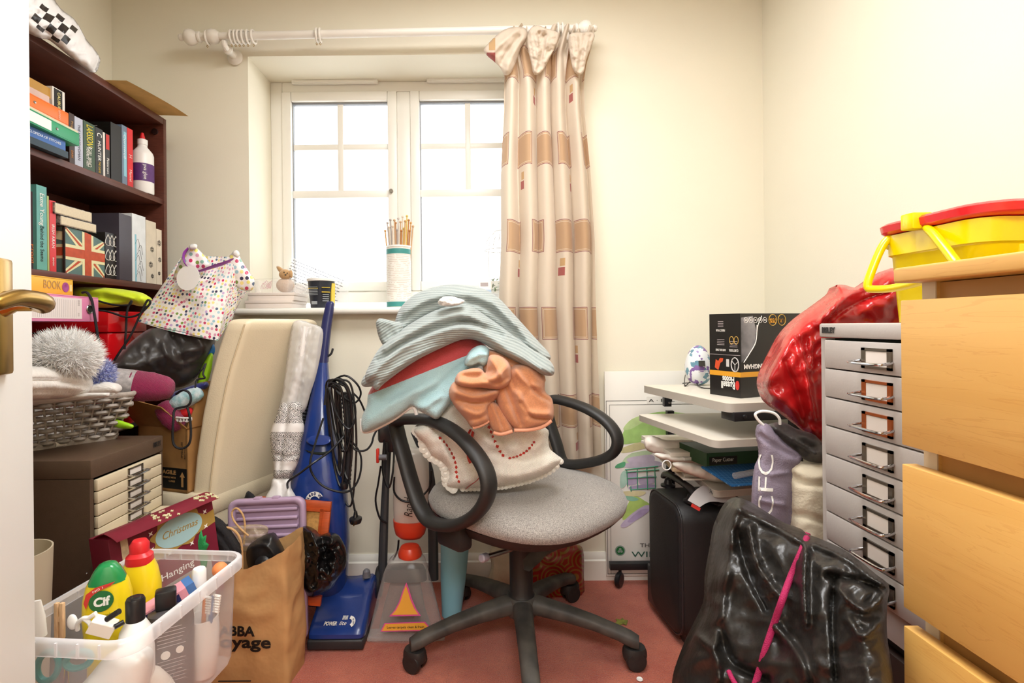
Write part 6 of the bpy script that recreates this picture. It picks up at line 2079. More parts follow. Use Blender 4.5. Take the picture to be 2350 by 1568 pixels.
q.loft([rg_(1330, 880, 980, 1.76, .05), rg_(1312, 882, 978, 1.765, .05), rg_(1300, 888, 972, 1.77, .05)])
part(cw, 'dark_motor_cover', q, M('smoky_grey_plastic', '#4c4a4a', .3), 60)
m_orc = M('orange_red_plastic', '#e0472a', .3)
part(cw, 'cap', G().lathe([(.038, 0), (.040, .008), (.036, .022), (.030, .032), (.014, .035)], P(941, 1276, 1.735), (0, 0, 1), 20), m_orc, label='orange red cap')
ff = Fr(P(930, 1412, 1.625), (1, .02, 0), (0, .28, 1))
fx_ = lambda px, py: ((px - 930) * 1.625 / 1200, (1412 - py) * 1.655 / 1200)
part(cw, 'sticker_edge', G().fpoly(ff, [fx_(893, 1414), (fx_(966, 1414)), fx_(955, 1400), fx_(945, 1380), fx_(937, 1358), fx_(931, 1345), fx_(923, 1362), fx_(915, 1385), fx_(905, 1402)], 0, .001), M('magenta_print', '#d84a8f', .5), 0)
part(cw, 'sticker', G().fpoly(ff, [fx_(899, 1411), (fx_(960, 1411)), fx_(950, 1398), fx_(941, 1380), fx_(934, 1360), fx_(930, 1351), fx_(925, 1364), fx_(918, 1385), fx_(909, 1401)], .001, .002), M('amber_print', '#eba52e', .5), 0)
fb = Fr(P(931, 1438, 1.632), (1, .02, -.01), (0, .25, 1))
part(cw, 'banner_edge', G().fpoly(fb, [(-.078, -.014), (.066, -.013), (.072, .0), (.060, .013), (-.066, .010)], 0, .001), M('magenta_print', '#d84a8f', .5), 0)
part(cw, 'banner', G().fpoly(fb, [(-.073, -.011), (.064, -.010), (.068, .0), (.057, .010), (-.063, .0075)], .001, .002), M('amber_print', '#eba52e', .5), 0)
text(cw, 'Leaves carpets clean & fresh', fb, .0, -.0015, .010, m_ink, .115, h=.003)
part(cw, 'tank', G().loft([rg_(1195, 905, 978, 1.80, .09, 2.4), rg_(1160, 903, 982, 1.80, .10, 2.4), rg_(1100, 903, 985, 1.80, .10, 2.4), rg_(1060, 906, 984, 1.80, .10, 2.4), rg_(1040, 915, 975, 1.80, .08, 2.4), rg_(1030, 930, 960, 1.80, .05, 2.4)]), clear('milky_tank_plastic', '#e5ded4', .62, .25), 60)
part(cw, 'tank_cup', G().loft([rg_(1232, 918, 968, 1.80, .06, 2.4), rg_(1222, 908, 976, 1.80, .09, 2.4), rg_(1205, 904, 980, 1.80, .102, 2.4), rg_(1190, 903, 981, 1.80, .104, 2.4)]), m_orc, 60)
text(cw, 'Rapide', Fr(P(938, 1162, 1.735), (0, 0, 1), (-1, 0, 0)), 0, 0, .040, m_ink, .078, shear=.4)
m_cg = M('charcoal_plastic_frame', '#38383a', .5)
part(cw, 'frame_tube', G().tube([P(878, 1330, 1.84), P(880, 1240, 1.86), P(886, 1100, 1.88), P(893, 980, 1.90)], [.016, .016, .013, .013], 10, 5), m_cg)
part(cw, 'frame_tube', G().tube([P(995, 1330, 1.84), P(993, 1200, 1.86), P(985, 1080, 1.88), P(950, 990, 1.90)], [.018, .018, .015, .013], 10, 5), m_cg)
part(cw, 'wheel', G().lathe([(.02, 0), (.05, .004), (.055, .012), (.05, .022), (.02, .026)], P(868, 1335, 1.86) - V((.01, 0, 0)), (1, 0, 0), 24), m_dgrey)
part(cw, 'upper_handle', G().box(P(884, 995, 1.86), (.05, .04, .06), .3, .008).box(P(898, 1005, 1.86), (.03, .03, .10), 0, .008), m_blkp)
part(cw, 'trigger', G().box(P(867, 1046, 1.83), (.010, .016, .05), 0, .003), M('red_orange_trigger', '#e0382a', .35), label='red trigger')
part(cw, 'trigger_arm', G().lathe([(.010, 0), (.010, .026)], P(870, 1050, 1.83), (1, 0, 0), 12), M('mid_grey_plastic', '#6e6e74', .4))
for lp in ([(874, 1070, 1.84), (868, 1110, 1.84), (862, 1150, 1.84), (872, 1190, 1.84), (888, 1200, 1.85)], [(905, 1095, 1.74), (905, 1130, 1.735), (925, 1150, 1.735), (955, 1148, 1.735), (985, 1120, 1.74), (990, 1080, 1.75)],
           [(882, 1010, 1.84), (878, 1080, 1.83), (892, 1120, 1.82), (902, 1080, 1.82), (905, 1020, 1.84)], [(915, 1240, 1.79), (912, 1265, 1.79), (902, 1285, 1.80)]):
    part(cw, 'cord', G().tube([P(*p) for p in lp], .0036, 6, 5), m_cable)

# ------------------------------------------------------------------ floor things by the window wall
a, b = P(1036, 1405, 1.80), P(1046, 1205, 1.80)
a.z = .001
solo('paper_tube', 'pale blue paper roll standing on the carpet under the office chair', 'paper roll', G().lathe([(.026, .0), (.033, 0), (.043, .12), (.053, .33), (.049, .33)], a, b - a, 32), M('pale_blue_paper', '#86bccb', .6))
g = G().blob([(1120, 1340), (1128, 1300), (1124, 1262), (1150, 1245), (1195, 1250), (1200, 1300), (1196, 1345), (1150, 1348)], 1.96, .05, .7, step=6, na=.008, ns=20, folds=[([(1140, 1260), (1145, 1330)], 5, -.01), ([(1165, 1255), (1170, 1335)], 5, .01)])
solo('cotton_bag', 'slumped cream cotton bag on the floor behind the chair column', 'bag', g, M('cream_cotton', '#e0d4bb', .9, bump=.3, bscale=200))
rm = NT('red_gold_print', .3)
v_ = nd(rm.nt, 'ShaderNodeTexVoronoi', Scale=22.0)
rm.nt.links.new(rm.vec, v_.inputs['Vector'])
rm.color(rm.mix(rm.math('GREATER_THAN', rm.math('SINE', rm.math('MULTIPLY', v_.outputs['Distance'], 34.0)), .35), rm.mix(rm.noise(20), '#7d1713', '#a52818'), '#8f6a2c'))
g = G().blob([(1206, 1378), (1204, 1300), (1210, 1258), (1260, 1248), (1318, 1250), (1338, 1262), (1340, 1320), (1338, 1376), (1300, 1384), (1250, 1386)], 1.95, .06, .7, step=7, na=.006, ns=16, crease=.01, cs=2.2)
solo('gift_bag', 'glossy red and gold patterned gift bag on the floor behind the chair', 'gift bag', g, rm.m)
lf = Fr(F(1425, 1428, .004), (1, .1, 0), (-.1, 1, .1))
solo('dry_leaf', 'small dried yellow green leaf on the red carpet', 'leaf', G().fpoly(lf, [(-.022, -.006), (-.010, -.016), (.004, -.010), (.012, -.018), (.020, -.006), (.026, .004), (.014, .008), (.012, .018), (.002, .010), (-.012, .016), (-.012, .004)], 0, .002), M('olive_leaf', '#8a8a3a', .8, var=.3, vscale=80), smooth=0)
solo('button', 'white button lying on the carpet near the suitcase', 'button', G().lathe([(.001, .002), (.006, .002), (.008, .003), (.009, .001), (.008, 0), (.001, 0)], F(1468, 1560, .002), (0, 0, 1), 20), m_wplast)
# ------------------------------------------------------------------ swivel office chair
m_cpl = M('black_chair_plastic', '#242322', .5, bump=.05, bscale=300)
m_cpd = M('dusty_black_plastic', '#33302d', .6, var=.35, vscale=16, var_to='#57524b', bump=.05, bscale=200)
gf = NT('grey_flecked_cloth', .95, 'Object')
na_, nb_ = gf.noise(420, 2), gf.noise(7, 3)
gf.color(gf.mix(gf.math('MULTIPLY_ADD', na_, 2.4, -.7), '#6f6a66', '#b3aca4'))
gf.bump(na_, .4, .002)
gf.b.inputs['Sheen Weight'].default_value = .3
HB_ = V((.122, 1.62, 0))
oc_ = thing('office_chair', 'grey swivel office chair with black looped arms heaped with laundry', 'chair', HB_)
# five star base
for k in range(5):
    t = math.radians(270 + 72 * k)
    d = V((math.cos(t), math.sin(t), 0))
    s_ = V((-d.y, d.x, 0))
    rings = []
    for rr, z, w, h in ((.02, .138, .030, .026), (.06, .136, .030, .026), (.14, .126, .027, .022), (.22, .112, .025, .019), (.29, .094, .024, .018), (.325, .082, .024, .020), (.348, .074, .018, .018)):
        rings.append(ring(HB_ + d * rr + UP * z, w, h, 16, 2.6, s_, UP))
    part(oc_, 'base_arm', G().loft(rings), m_cpd, 50)
    cc = HB_ + d * .335
    rot = t + (.9, .35, -.5, .2, -.8)[k]
    ad = V((math.cos(rot), math.sin(rot), 0))
    cs_ = part(oc_, 'caster', G().loft([ring(cc + UP * z, a, b, 18, 2.4, ad, (-ad.y, ad.x, 0)) for z, a, b in ((.062, .030, .024), (.052, .034, .027), (.040, .035, .027), (.030, .033, .025))]).cyl(cc + UP * .05, cc + UP * .078, .012, 12), m_cpl, 50)
    sd = V((-ad.y, ad.x, 0))
    for sgn in (-1, 1):
        part(cs_, 'wheel', G().lathe([(.008, 0), (.026, .0), (.029, .004), (.029, .013), (.026, .017), (.008, .018)], cc + UP * .029 + sd * sgn * .008, sd * sgn, 24), m_cpl, 40)
part(oc_, 'hub', G().lathe([(.045, .105), (.050, .112), (.052, .140), (.048, .158), (.044, .164)], HB_, seg=28), m_cpd)
part(oc_, 'column', G().lathe([(.042, .160), (.040, .166), (.036, .175), (.036, .33), (.030, .332), (.030, .40)], HB_, seg=28), m_cpl)
# seat turned to face the corner of the room
TH = math.radians(45)
dF = V((math.sin(TH), -math.cos(TH), 0))              # the way the chair faces
rS = V((-math.cos(TH), -math.sin(TH), 0))             # its outer side towards us
CS = V((.142, 1.60, 0))
def seat_ring(z, a, b, e=2.7, n=40):
    return ring(CS + UP * z, a, b, n, e, rS, dF)
part(oc_, 'mechanism', G().box((0, 0, 0), (.16, .22, .05), bev=.012, m=Matrix.Translation(CS + UP * .405) @ Matrix.Rotation(TH, 4, 'Z')), m_cpl)
part(oc_, 'seat_shell', G().loft([seat_ring(.398, .16, .15), seat_ring(.404, .22, .21), seat_ring(.425, .258, .25), seat_ring(.452, .272, .262), seat_ring(.456, .268, .258)]), m_cpl, 60)
rings = [seat_ring(.453, .266, .256), seat_ring(.458, .277, .267), seat_ring(.478, .281, .271), seat_ring(.495, .272, .262), seat_ring(.507, .245, .235), seat_ring(.512, .19, .18), seat_ring(.511, .10, .10), seat_ring(.510, .02, .02)]
for rg in rings:
    for i, p in enumerate(rg):
        f = (p - CS).dot(dF) / .27
        rg[i] = p + UP * (-.016 * max(0, f) ** 2 + .004 * max(0, -f))
part(oc_, 'seat', G().loft(rings), gf.m, 180)


def onplane(px, py, off):
    d = ray(px, py)
    c = CS + rS * off
    t = (c - EYE).dot(rS) / d.dot(rS)
    return EYE + d * t


near = [(912, 968), (955, 962), (1005, 970), (1060, 1005), (1105, 1060), (1122, 1110), (1112, 1155), (1080, 1190), (1035, 1207), (990, 1198), (965, 1165), (945, 1110), (928, 1050), (914, 1000)]
part(oc_, 'armrest', G().tube([onplane(a, b, .30) for a, b in near], [.026] * 30, 14, 5, True, flat=.62, up=rS), m_cpl, 180)
far_ = [(1255, 930), (1268, 917), (1300, 922), (1350, 940), (1392, 968), (1415, 1000), (1414, 1030), (1392, 1050), (1352, 1062), (1310, 1066), (1290, 1058), (1278, 1020), (1262, 970)]
part(oc_, 'armrest', G().tube([onplane(a, b, -.245) for a, b in far_], [.026] * 30, 14, 5, True, flat=.62, up=rS), m_cpl, 180)
for off, (px, py) in ((.285, (1030, 1205)), (-.275, (1335, 1075))):
    c = onplane(px, py, off)
    part(oc_, 'arm_bracket', G().box((0, 0, 0), (.05, .10, .075), bev=.012, m=Matrix.Translation(V((c.x, c.y, .425)) - rS * (.02 if off > 0 else -.02)) @ Matrix.Rotation(TH, 4, 'Z')), m_cpl)
# backrest, mostly under the heap
bc_ = CS - dF * .235
rr_ = []
for z, w, t in ((.60, .10, .02), (.62, .17, .03), (.70, .195, .035), (.82, .195, .035), (.90, .17, .03), (.93, .10, .02)):
    rr_.append(ring(bc_ - dF * (.05 * (z - .6)) + UP * z, w, t, 28, 3.0, rS, dF))
part(oc_, 'backrest', G().loft(rr_), gf.m, 180)
part(oc_, 'back_bar', G().tube([CS - dF * .12 + UP * .415, CS - dF * .26 + UP * .43, CS - dF * .29 + UP * .52, CS - dF * .275 + UP * .75], .016, 10, 6, flat=.6, up=rS), m_cpl)
lv0, lv1 = P(1170, 1262, 1.55), P(1118, 1278, 1.48)
lever = part(oc_, 'lever', G().tube([P(1195, 1252, 1.58), lv0, lv1], [.006, .007, .007], 10, 4), M('steel', '#b9b9b9', .25, 1.0))
part(lever, 'lever_grip', G().lathe([(.010, 0), (.012, .004), (.012, .022), (.009, .026)], lv1, lv1 - lv0, 14), M('lilac_grey_plastic', '#a9a3ad', .4))
part(oc_, 'paddle', G().poly([P(1200, 1290, 1.50), P(1225, 1265, 1.52), P(1258, 1268, 1.53), P(1240, 1290, 1.51), P(1215, 1312, 1.48), P(1202, 1308, 1.48)], (0, .004, .004)), m_cpd)
part(oc_, 'paddle', G().tube([P(1225, 1285, 1.52), P(1265, 1262, 1.56), P(1280, 1255, 1.58)], .008, 8, 4), m_cpd)

# ------------------------------------------------------------------ laundry heaped on the chair
kn = NT('cream_knit', .95)
x, y, _ = kn.xyz()
w1 = kn.math('SINE', kn.math('MULTIPLY', kn.math('ADD', x, kn.math('MULTIPLY', y, .35)), 1500.0))
w2 = kn.math('SINE', kn.math('MULTIPLY', kn.math('SUBTRACT', y, kn.math('MULTIPLY', x, .35)), 1900.0))
kn.color('#efe6d2') if False else kn.color(lin('#efe7d6'))
hole_ = kn.math('MULTIPLY', kn.math('GREATER_THAN', kn.math('SINE', kn.math('MULTIPLY', kn.math('ADD', x, y), 160.0)), .93), kn.math('GREATER_THAN', w2, .2))
kn.color(kn.mix(kn.math('MULTIPLY', w1, w2), '#f8f3e8', '#ebe2d0'))
kn.bump(kn.math('MULTIPLY', w1, w2), .5, .0025)
kn.b.inputs['Sheen Weight'].default_value = .3
gl_ = 'laundry heaped on the office chair'
bl = thing('knitted_blanket', 'cream knitted blanket with red ribbon threading at the bottom of the laundry heap', 'blanket', P(1130, 1118, 1.46), gl_)
g = G().blob([(948, 984), (985, 955), (1025, 922), (1070, 900), (1150, 950), (1250, 980), (1258, 1010), (1262, 1030), (1278, 1044), (1291, 1056), (1276, 1074), (1255, 1090), (1215, 1106), (1160, 1118), (1110, 1122), (1060, 1124), (1022, 1118), (1028, 1088), (1012, 1062), (990, 1050), (972, 1022), (955, 1005)], 1.52, .08, .6, step=5, na=.012, ns=16, R=26,
             folds=[([(1050, 950), (1080, 1010), (1110, 1060), (1130, 1095)], 9, -.014), ([(1000, 980), (1040, 1040), (1052, 1100)], 9, -.012), ([(1140, 1040), (1200, 1060), (1262, 1040)], 10, -.012), ([(1110, 1085), (1180, 1090), (1260, 1068)], 12, .014), ([(1075, 960), (1115, 1010), (1180, 1030)], 12, .014), ([(1010, 1000), (1030, 1060)], 8, .014), ([(1180, 990), (1215, 1030), (1248, 1010)], 8, .010), ([(1150, 1000), (1160, 1035)], 5, -.010)])
bo = part(bl, 'knit', g, kn.m, 180)
m_rib = M('red_satin_ribbon', '#b8352a', .4)
q = G()
def gems(pts, n, s=.0075):
    L = crom([(a, b, 0) for a, b in pts], 12)
    tot = [0]
    for a, b in zip(L, L[1:]):
        tot.append(tot[-1] + (b - a).length)
    for k in range(n):
        s_ = tot[-1] * (k + .5) / n
        j = min(len(L) - 2, int(np.searchsorted(tot, s_)) - 1)
        j = max(j, 0)
        p = L[j].lerp(L[j + 1], (s_ - tot[j]) / max(1e-6, tot[j + 1] - tot[j]))
        d = L[j + 1] - L[j]
        loc, nor = hit(bo, p.x, p.y)
        if loc is None:
            continue
        fr = Fr(loc, V((d.x, 0, -d.y)), nor.cross(V((d.x, 0, -d.y))))
        nn = fr.n if fr.n.dot(nor) > 0 else -fr.n
        q.poly([fr(-s * .75, 0) - nn * .001, fr(0, s * .7) - nn * .001, fr(s * .75, 0) - nn * .001, fr(0, -s * .7) - nn * .001], nn * .0022)
gems([(1006, 1002), (1022, 1018), (1036, 1040), (1046, 1065), (1048, 1090), (1055, 1110)], 11)
gems([(1120, 975), (1130, 1000), (1144, 1030), (1158, 1050)], 7)
gems([(1166, 1052), (1190, 1046), (1212, 1032), (1228, 1012)], 9, .0065)
part(bl, 'ribbon_threading', q, m_rib, 0)
q = G()
for pts in ([(1080, 985), (1074, 1000), (1080, 1008), (1086, 990), (1078, 1020), (1074, 1045), (1080, 1062)], [(1110, 1080), (1096, 1100), (1080, 1112), (1066, 1124)]):
    L = [hit(bo, a, b)[0] for a, b in pts]
    L = [p + V((0, -.006, 0)) for p in L if p is not None]
    if len(L) > 2:
        q.tube(L, .004, 6, 4, flat=.3)
part(bl, 'ribbon_end', q, m_rib, 60)
q = G()
edge = crom([(a, b, 0) for a, b in [(955, 990), (968, 1006), (972, 1030), (990, 1050), (1012, 1062), (1022, 1085), (1024, 1108), (1040, 1122)]], 4)
for k, p in enumerate(edge):
    c = P(p.x, p.y, 1.485)
    if k % 2:
        continue
    q.lathe([(.005, -.003), (.0125, -.002), (.0135, .001), (.009, .003), (.004, .0015)], c, (.3 * math.sin(k), -1, .25), 12)
for k, px in enumerate(range(1062, 1290, 9)):
    py = np.interp(px, [1062, 1110, 1160, 1215, 1255, 1276, 1290], [1122, 1121, 1117, 1104, 1088, 1073, 1056])
    q.lathe([(.003, -.002), (.0085, 0), (.003, .003)], P(px, py, 1.49), (0, -1, .2), 10)
part(bl, 'scalloped_edge', q, kn.m, 60)

tw = NT('terry_two_colour', .98)
x, y, _ = tw.xyz()
px_ = tw.math('MULTIPLY', x, 1000.0)
py_ = tw.math('MULTIPLY', y, -1000.0)
line_ = tw.math('MULTIPLY_ADD', px_, -.40, 905 + .40 * 845)
nz = tw.noise(500, 2)
red_ = tw.math('LESS_THAN', py_, tw.math('ADD', line_, tw.math('MULTIPLY', nz, 3.0)))
tw.color(tw.mix(red_, tw.mix(nz, '#a3cdd4', '#c4e2e6'), tw.mix(nz, '#b93a3a', '#d4575a')))
tw.bump(nz, .8, .004)
tw.b.inputs['Sheen Weight'].default_value = .4
g = G().blob([(832, 990), (830, 960), (842, 930), (846, 902), (870, 870), (920, 838), (980, 800), (1040, 775), (1085, 772), (1112, 790), (1120, 812), (1112, 835), (1082, 852), (1058, 895), (1030, 930), (1005, 962), (985, 955), (965, 945), (945, 935), (930, 945), (905, 962), (870, 980), (848, 990)], 1.44, .04, 1.0, step=5, na=.008, ns=12, R=18, tilt=lambda a, b: (900 - b) * .0003,
             folds=[([(850, 960), (920, 915), (1000, 880)], 12, .012), ([(945, 935), (990, 900), (1050, 850)], 9, -.010), ([(960, 945), (1010, 910)], 7, .010), ([(1060, 840), (1100, 812)], 6, -.012)])
tb = thing('towel', 'pale blue and red towel draped over the chair arm beneath the grey jumper', 'towel', P(960, 990, 1.44), gl_)
part(tb, 'cloth', g, tw.m, 180)
m_hem = M('white_hem', '#e9e7e2', .95, bump=.3, bscale=300)
part(tb, 'hem', G().tube([P(a, b, 1.425) for a, b in [(830, 962), (832, 988), (850, 989), (880, 975), (910, 958), (940, 936), (952, 938), (956, 952)]], .0055, 8, 5), m_hem)
g = G().blob([(1066, 838), (1070, 818), (1084, 800), (1104, 792), (1122, 800), (1124, 818), (1121, 836), (1108, 842), (1098, 836), (1082, 842)], 1.395, .03, .8, step=4, na=.006, ns=40, R=9, sm=2, folds=[([(1076, 828), (1100, 815), (1118, 815)], 5, .008)])
part(tb, 'turned_corner', g, M('pale_blue_terry', '#b9dde3', .98, bump=.7, bscale=500, sheen=.4), 180)

m_oterry = M('orange_terry', '#dc9466', .98, bump=.6, bscale=900, var=.12, vscale=300, sheen=.4)
ot = thing('towel', 'orange terry towel bunched in the middle of the laundry heap', 'towel', P(1150, 998, 1.38), gl_)
layers = [
    (1.41, .03, 16, [(1108, 805), (1150, 808), (1200, 825), (1240, 848), (1250, 880), (1200, 900), (1140, 895), (1112, 860)], [([(1130, 830), (1190, 845), (1240, 870)], 6, .012)]),
    (1.385, .05, 26, [(1136, 890), (1158, 852), (1184, 836), (1222, 838), (1248, 866), (1251, 898), (1267, 916), (1271, 950), (1264, 968), (1232, 984), (1192, 990), (1160, 966), (1140, 930)],
     [([(1160, 880), (1178, 930), (1195, 975)], 7, -.018), ([(1190, 905), (1210, 945), (1258, 950)], 7, .016), ([(1196, 925), (1222, 958), (1262, 962)], 4, -.014), ([(1185, 850), (1205, 878), (1248, 890)], 6, .012), ([(1215, 880), (1235, 905), (1262, 920)], 4, -.012), ([(1168, 860), (1180, 890)], 5, -.010)]),
    (1.375, .025, 14, [(1104, 935), (1128, 918), (1150, 935), (1168, 962), (1177, 984), (1176, 992), (1150, 998), (1134, 993), (1120, 970)], [([(1128, 930), (1140, 960), (1150, 992)], 5, .008), ([(1140, 940), (1158, 985)], 3, -.006)]),
    (1.365, .05, 24, [(1030, 905), (1040, 878), (1066, 876), (1110, 888), (1150, 892), (1140, 915), (1122, 935), (1124, 962), (1118, 972), (1086, 983), (1068, 962), (1046, 936)],
     [([(1046, 900), (1090, 912), (1136, 902)], 6, .016), ([(1050, 918), (1095, 926), (1132, 918)], 4, -.016), ([(1062, 940), (1095, 950), (1116, 940)], 7, .014), ([(1080, 965), (1105, 958), (1116, 950)], 4, -.008)]),
    (1.345, .055, 22, [(1044, 880), (1052, 856), (1080, 846), (1102, 846), (1114, 856), (1118, 834), (1124, 816), (1146, 816), (1168, 832), (1174, 856), (1168, 882), (1142, 896), (1104, 892), (1070, 892)],
     [([(1056, 880), (1100, 882), (1140, 866), (1162, 842)], 8, .018), ([(1062, 862), (1096, 862), (1124, 850)], 5, -.014), ([(1126, 826), (1140, 845), (1150, 868)], 5, .012), ([(1112, 872), (1140, 880), (1164, 868)], 4, -.010), ([(1070, 852), (1100, 852)], 4, .008)])]
for y0_, dp, R_, ol_, fo_ in layers:
    ob = part(ot, 'folded_layer', G().blob(ol_, y0_, dp, .8, step=4, na=.006, ns=22, R=R_, folds=fo_, seed=y0_), m_oterry, 180)
q = G()
for pts in ([(1085, 982), (1105, 976), (1122, 966)], [(1132, 993), (1150, 997), (1176, 990)], [(1180, 988), (1215, 987), (1245, 980), (1266, 966)]):
    q.tube([P(a, b, 1.345) for a, b in pts], .0045, 8, 5)
part(ot, 'hem', q, M('pale_orange_hem', '#e3a283', .95))

kj = NT('ribbed_grey_knit', .95)
x, y, _ = kj.xyz()
dx = kj.math('SUBTRACT', x, 1.035)
dy = kj.math('ADD', y, 1.06)
rad = kj.math('SQRT', kj.math('ADD', kj.math('MULTIPLY', dx, dx), kj.math('MULTIPLY', kj.math('MULTIPLY', dy, dy), 1.35)))
wob = kj.math('MULTIPLY', kj.noise(7, 1), .05)
rib = kj.math('SINE', kj.math('MULTIPLY', kj.math('ADD', rad, wob), 2 * math.pi / .0062))
nz = kj.noise(700, 2)
kj.color(kj.mix(kj.math('MULTIPLY_ADD', rib, .5, .5), kj.mix(nz, '#747f7e', '#a0a9a6'), kj.mix(nz, '#858f8d', '#b9c0bc')))
kj.bump(kj.math('ADD', kj.math('MULTIPLY', rib, .6), kj.math('MULTIPLY', nz, .8)), .5, .0025)
kj.b.inputs['Sheen Weight'].default_value = .3
ju = thing('jumper', 'grey blue ribbed jumper draped over the top of the laundry heap', 'jumper', P(1050, 880, 1.46), gl_)
tj = lambda a, b: (880 - b) * .0006 - .02
part(ju, 'folded_back', G().blob([(898, 772), (905, 742), (918, 708), (946, 680), (985, 662), (1040, 653), (1100, 660), (1142, 682), (1180, 722), (1225, 772), (1264, 818), (1240, 830), (1180, 790), (1130, 750), (1065, 722), (1010, 720), (950, 750), (915, 782)], 1.43, .07, .8, step=5, na=.008, ns=12, R=34, tilt=tj,
     folds=[([(930, 716), (985, 686), (1050, 674), (1120, 690), (1180, 745)], 9, .018), ([(1075, 690), (1130, 712), (1200, 780)], 6, -.018), ([(920, 740), (970, 704), (1020, 690)], 5, -.014), ([(1130, 692), (1180, 742), (1230, 800)], 6, .012)]), kj.m, 180)
g = G().blob([(856, 888), (852, 876), (842, 880), (838, 862), (848, 838), (866, 806), (884, 786), (905, 768), (950, 738), (1000, 712), (1050, 698), (1080, 700), (1112, 722), (1160, 756), (1215, 796), (1258, 824), (1272, 846), (1268, 862), (1245, 860), (1205, 840), (1165, 822), (1128, 800), (1095, 782), (1060, 780), (1015, 798), (960, 825), (915, 855), (880, 882), (866, 896)], 1.375, .06, .8, step=5, na=.010, ns=13, R=22, tilt=tj,
             folds=[([(885, 800), (935, 766), (1000, 736), (1060, 722), (1110, 742)], 8, .020), ([(850, 862), (905, 812), (970, 776), (1050, 752), (1110, 766), (1170, 806), (1240, 848)], 8, .016), ([(868, 828), (930, 786), (1000, 756), (1080, 738), (1150, 772)], 6, -.024), ([(1090, 718), (1150, 764), (1210, 806), (1262, 846)], 6, -.014), ([(858, 880), (900, 845), (960, 808), (1020, 784)], 5, -.010), ([(870, 868), (930, 828), (1000, 794)], 5, .008)])
part(ju, 'body', g, kj.m, 180)
part(ju, 'cuff', G().blob([(863, 740), (870, 731), (885, 733), (905, 738), (925, 744), (918, 780), (890, 800), (876, 788), (868, 770), (864, 752)], 1.43, .03, .8, step=4, na=.006, ns=30, R=9, sm=2), kj.m, 180)
part(ju, 'sleeve_end', G().blob([(829, 880), (836, 862), (850, 855), (866, 862), (868, 884), (850, 888), (836, 888)], 1.40, .025, .8, step=4, na=.003), kj.m, 180)
g = G().blob([(1004, 694), (1016, 682), (1036, 680), (1050, 684), (1066, 690), (1060, 698), (1036, 704), (1012, 702)], 1.395, .020, .8, step=2.5, na=.014, ns=70, R=6, sm=2)
solo('white_sock', 'white cloth peeking from the fold at the top of the grey jumper', 'cloth', g, M('white_cotton', '#f0eeea', .9, bump=.4, bscale=120), gl_)
# ------------------------------------------------------------------ poster standing against the wall behind the desk
pz0, pz1 = .022, P(1400, 853, 2.02).z
px0, px1 = P(1388, 900, 2.02).x, 1.06
Yp = 2.022
pst = thing('poster', 'large framed watercolour poster with green strokes standing behind the desk', 'poster', ((px0 + px1) / 2, Yp, pz0))
part(pst, 'sheet', G().bx(px0, px1, Yp, Yp + .006, pz0, pz1, .0008), M('poster_paper', '#efece4', .45))
fp = Fr((0, Yp, 0), (1, 0, 0), UP)
def pp_(px, py):
    q = P(px, py, Yp)
    return (q.x, q.z)
q = G()
xa, za = pp_(1387, 921)
xb, zb_ = pp_(1396, 930)
zl_ = pp_(1400, 1318)[1]
for (x_, z_, w) in ((xa + .006, za, .0016), (xb + .004, zb_, .0012)):
    q.fbox(fp, x_, 1.02, z_, z_ + w, 0, .0006).fbox(fp, x_, x_ + w, zl_, z_, 0, .0006).fbox(fp, x_, 1.02, zl_, zl_ + w, 0, .0006)
part(pst, 'border_lines', q, M('dark_line_print', '#3a3733', .5), 0)
cx_, cz_ = pp_(1540, 918)
part(pst, 'heading_panel', G().fbox(fp, pp_(1484, 918)[0], pp_(1660, 918)[0], cz_ - .014, cz_ + .014, 0, .0008), M('poster_paper', '#efece4', .45), 0)
text(pst, 'A \u00b7 E \u00b7 L \u00b7 T \u00b7 C', fp, pp_(1545, 918)[0], cz_ - .002, .017, m_ink, .19, h=.0014)
wash = [('#aad27c', [(1425, 1010), (1440, 975), (1475, 955), (1520, 945), (1580, 950), (1640, 960), (1640, 1000), (1540, 1005), (1470, 1015), (1430, 1020)]),
        ('#c3dd9a', [(1430, 985), (1450, 962), (1490, 950), (1480, 965), (1448, 985)]),
        ('#d9d3a0', [(1425, 1030), (1470, 1015), (1500, 1022), (1470, 1032), (1430, 1040)]),
        ('#c9e0b8', [(1428, 1060), (1450, 1040), (1500, 1035), (1480, 1050), (1440, 1068)]),
        ('#cfc4d6', [(1440, 1052), (1495, 1044), (1500, 1060), (1470, 1066), (1450, 1066)]),
        ('#cdc2d4', [(1434, 1064), (1505, 1058), (1515, 1070), (1440, 1074)]),
        ('#b9aac6', [(1436, 1086), (1460, 1084), (1462, 1110), (1438, 1112)]),
        ('#c2b3cc', [(1468, 1096), (1500, 1092), (1502, 1108), (1470, 1112)]),
        ('#b0a0c0', [(1448, 1116), (1500, 1112), (1500, 1120), (1450, 1124)]),
        ('#5fae7f', [(1416, 1066), (1434, 1060), (1432, 1072), (1412, 1074)]),
        ('#b7d9c9', [(1424, 1090), (1436, 1080), (1438, 1110), (1424, 1120)]),
        ('#b4d070', [(1428, 1188), (1452, 1140), (1480, 1150), (1490, 1160), (1462, 1172), (1440, 1190)]),
        ('#c8b9d2', [(1424, 1206), (1446, 1182), (1480, 1160), (1496, 1165), (1462, 1192), (1436, 1210)]),
        ('#b5a2c6', [(1440, 1196), (1470, 1170), (1490, 1172), (1456, 1196)]),
        ('#8fc5a8', [(1428, 1140), (1440, 1136), (1466, 1146), (1448, 1150)]),
        ('#e2d7a8', [(1430, 1128), (1480, 1128), (1470, 1138), (1436, 1138)])]
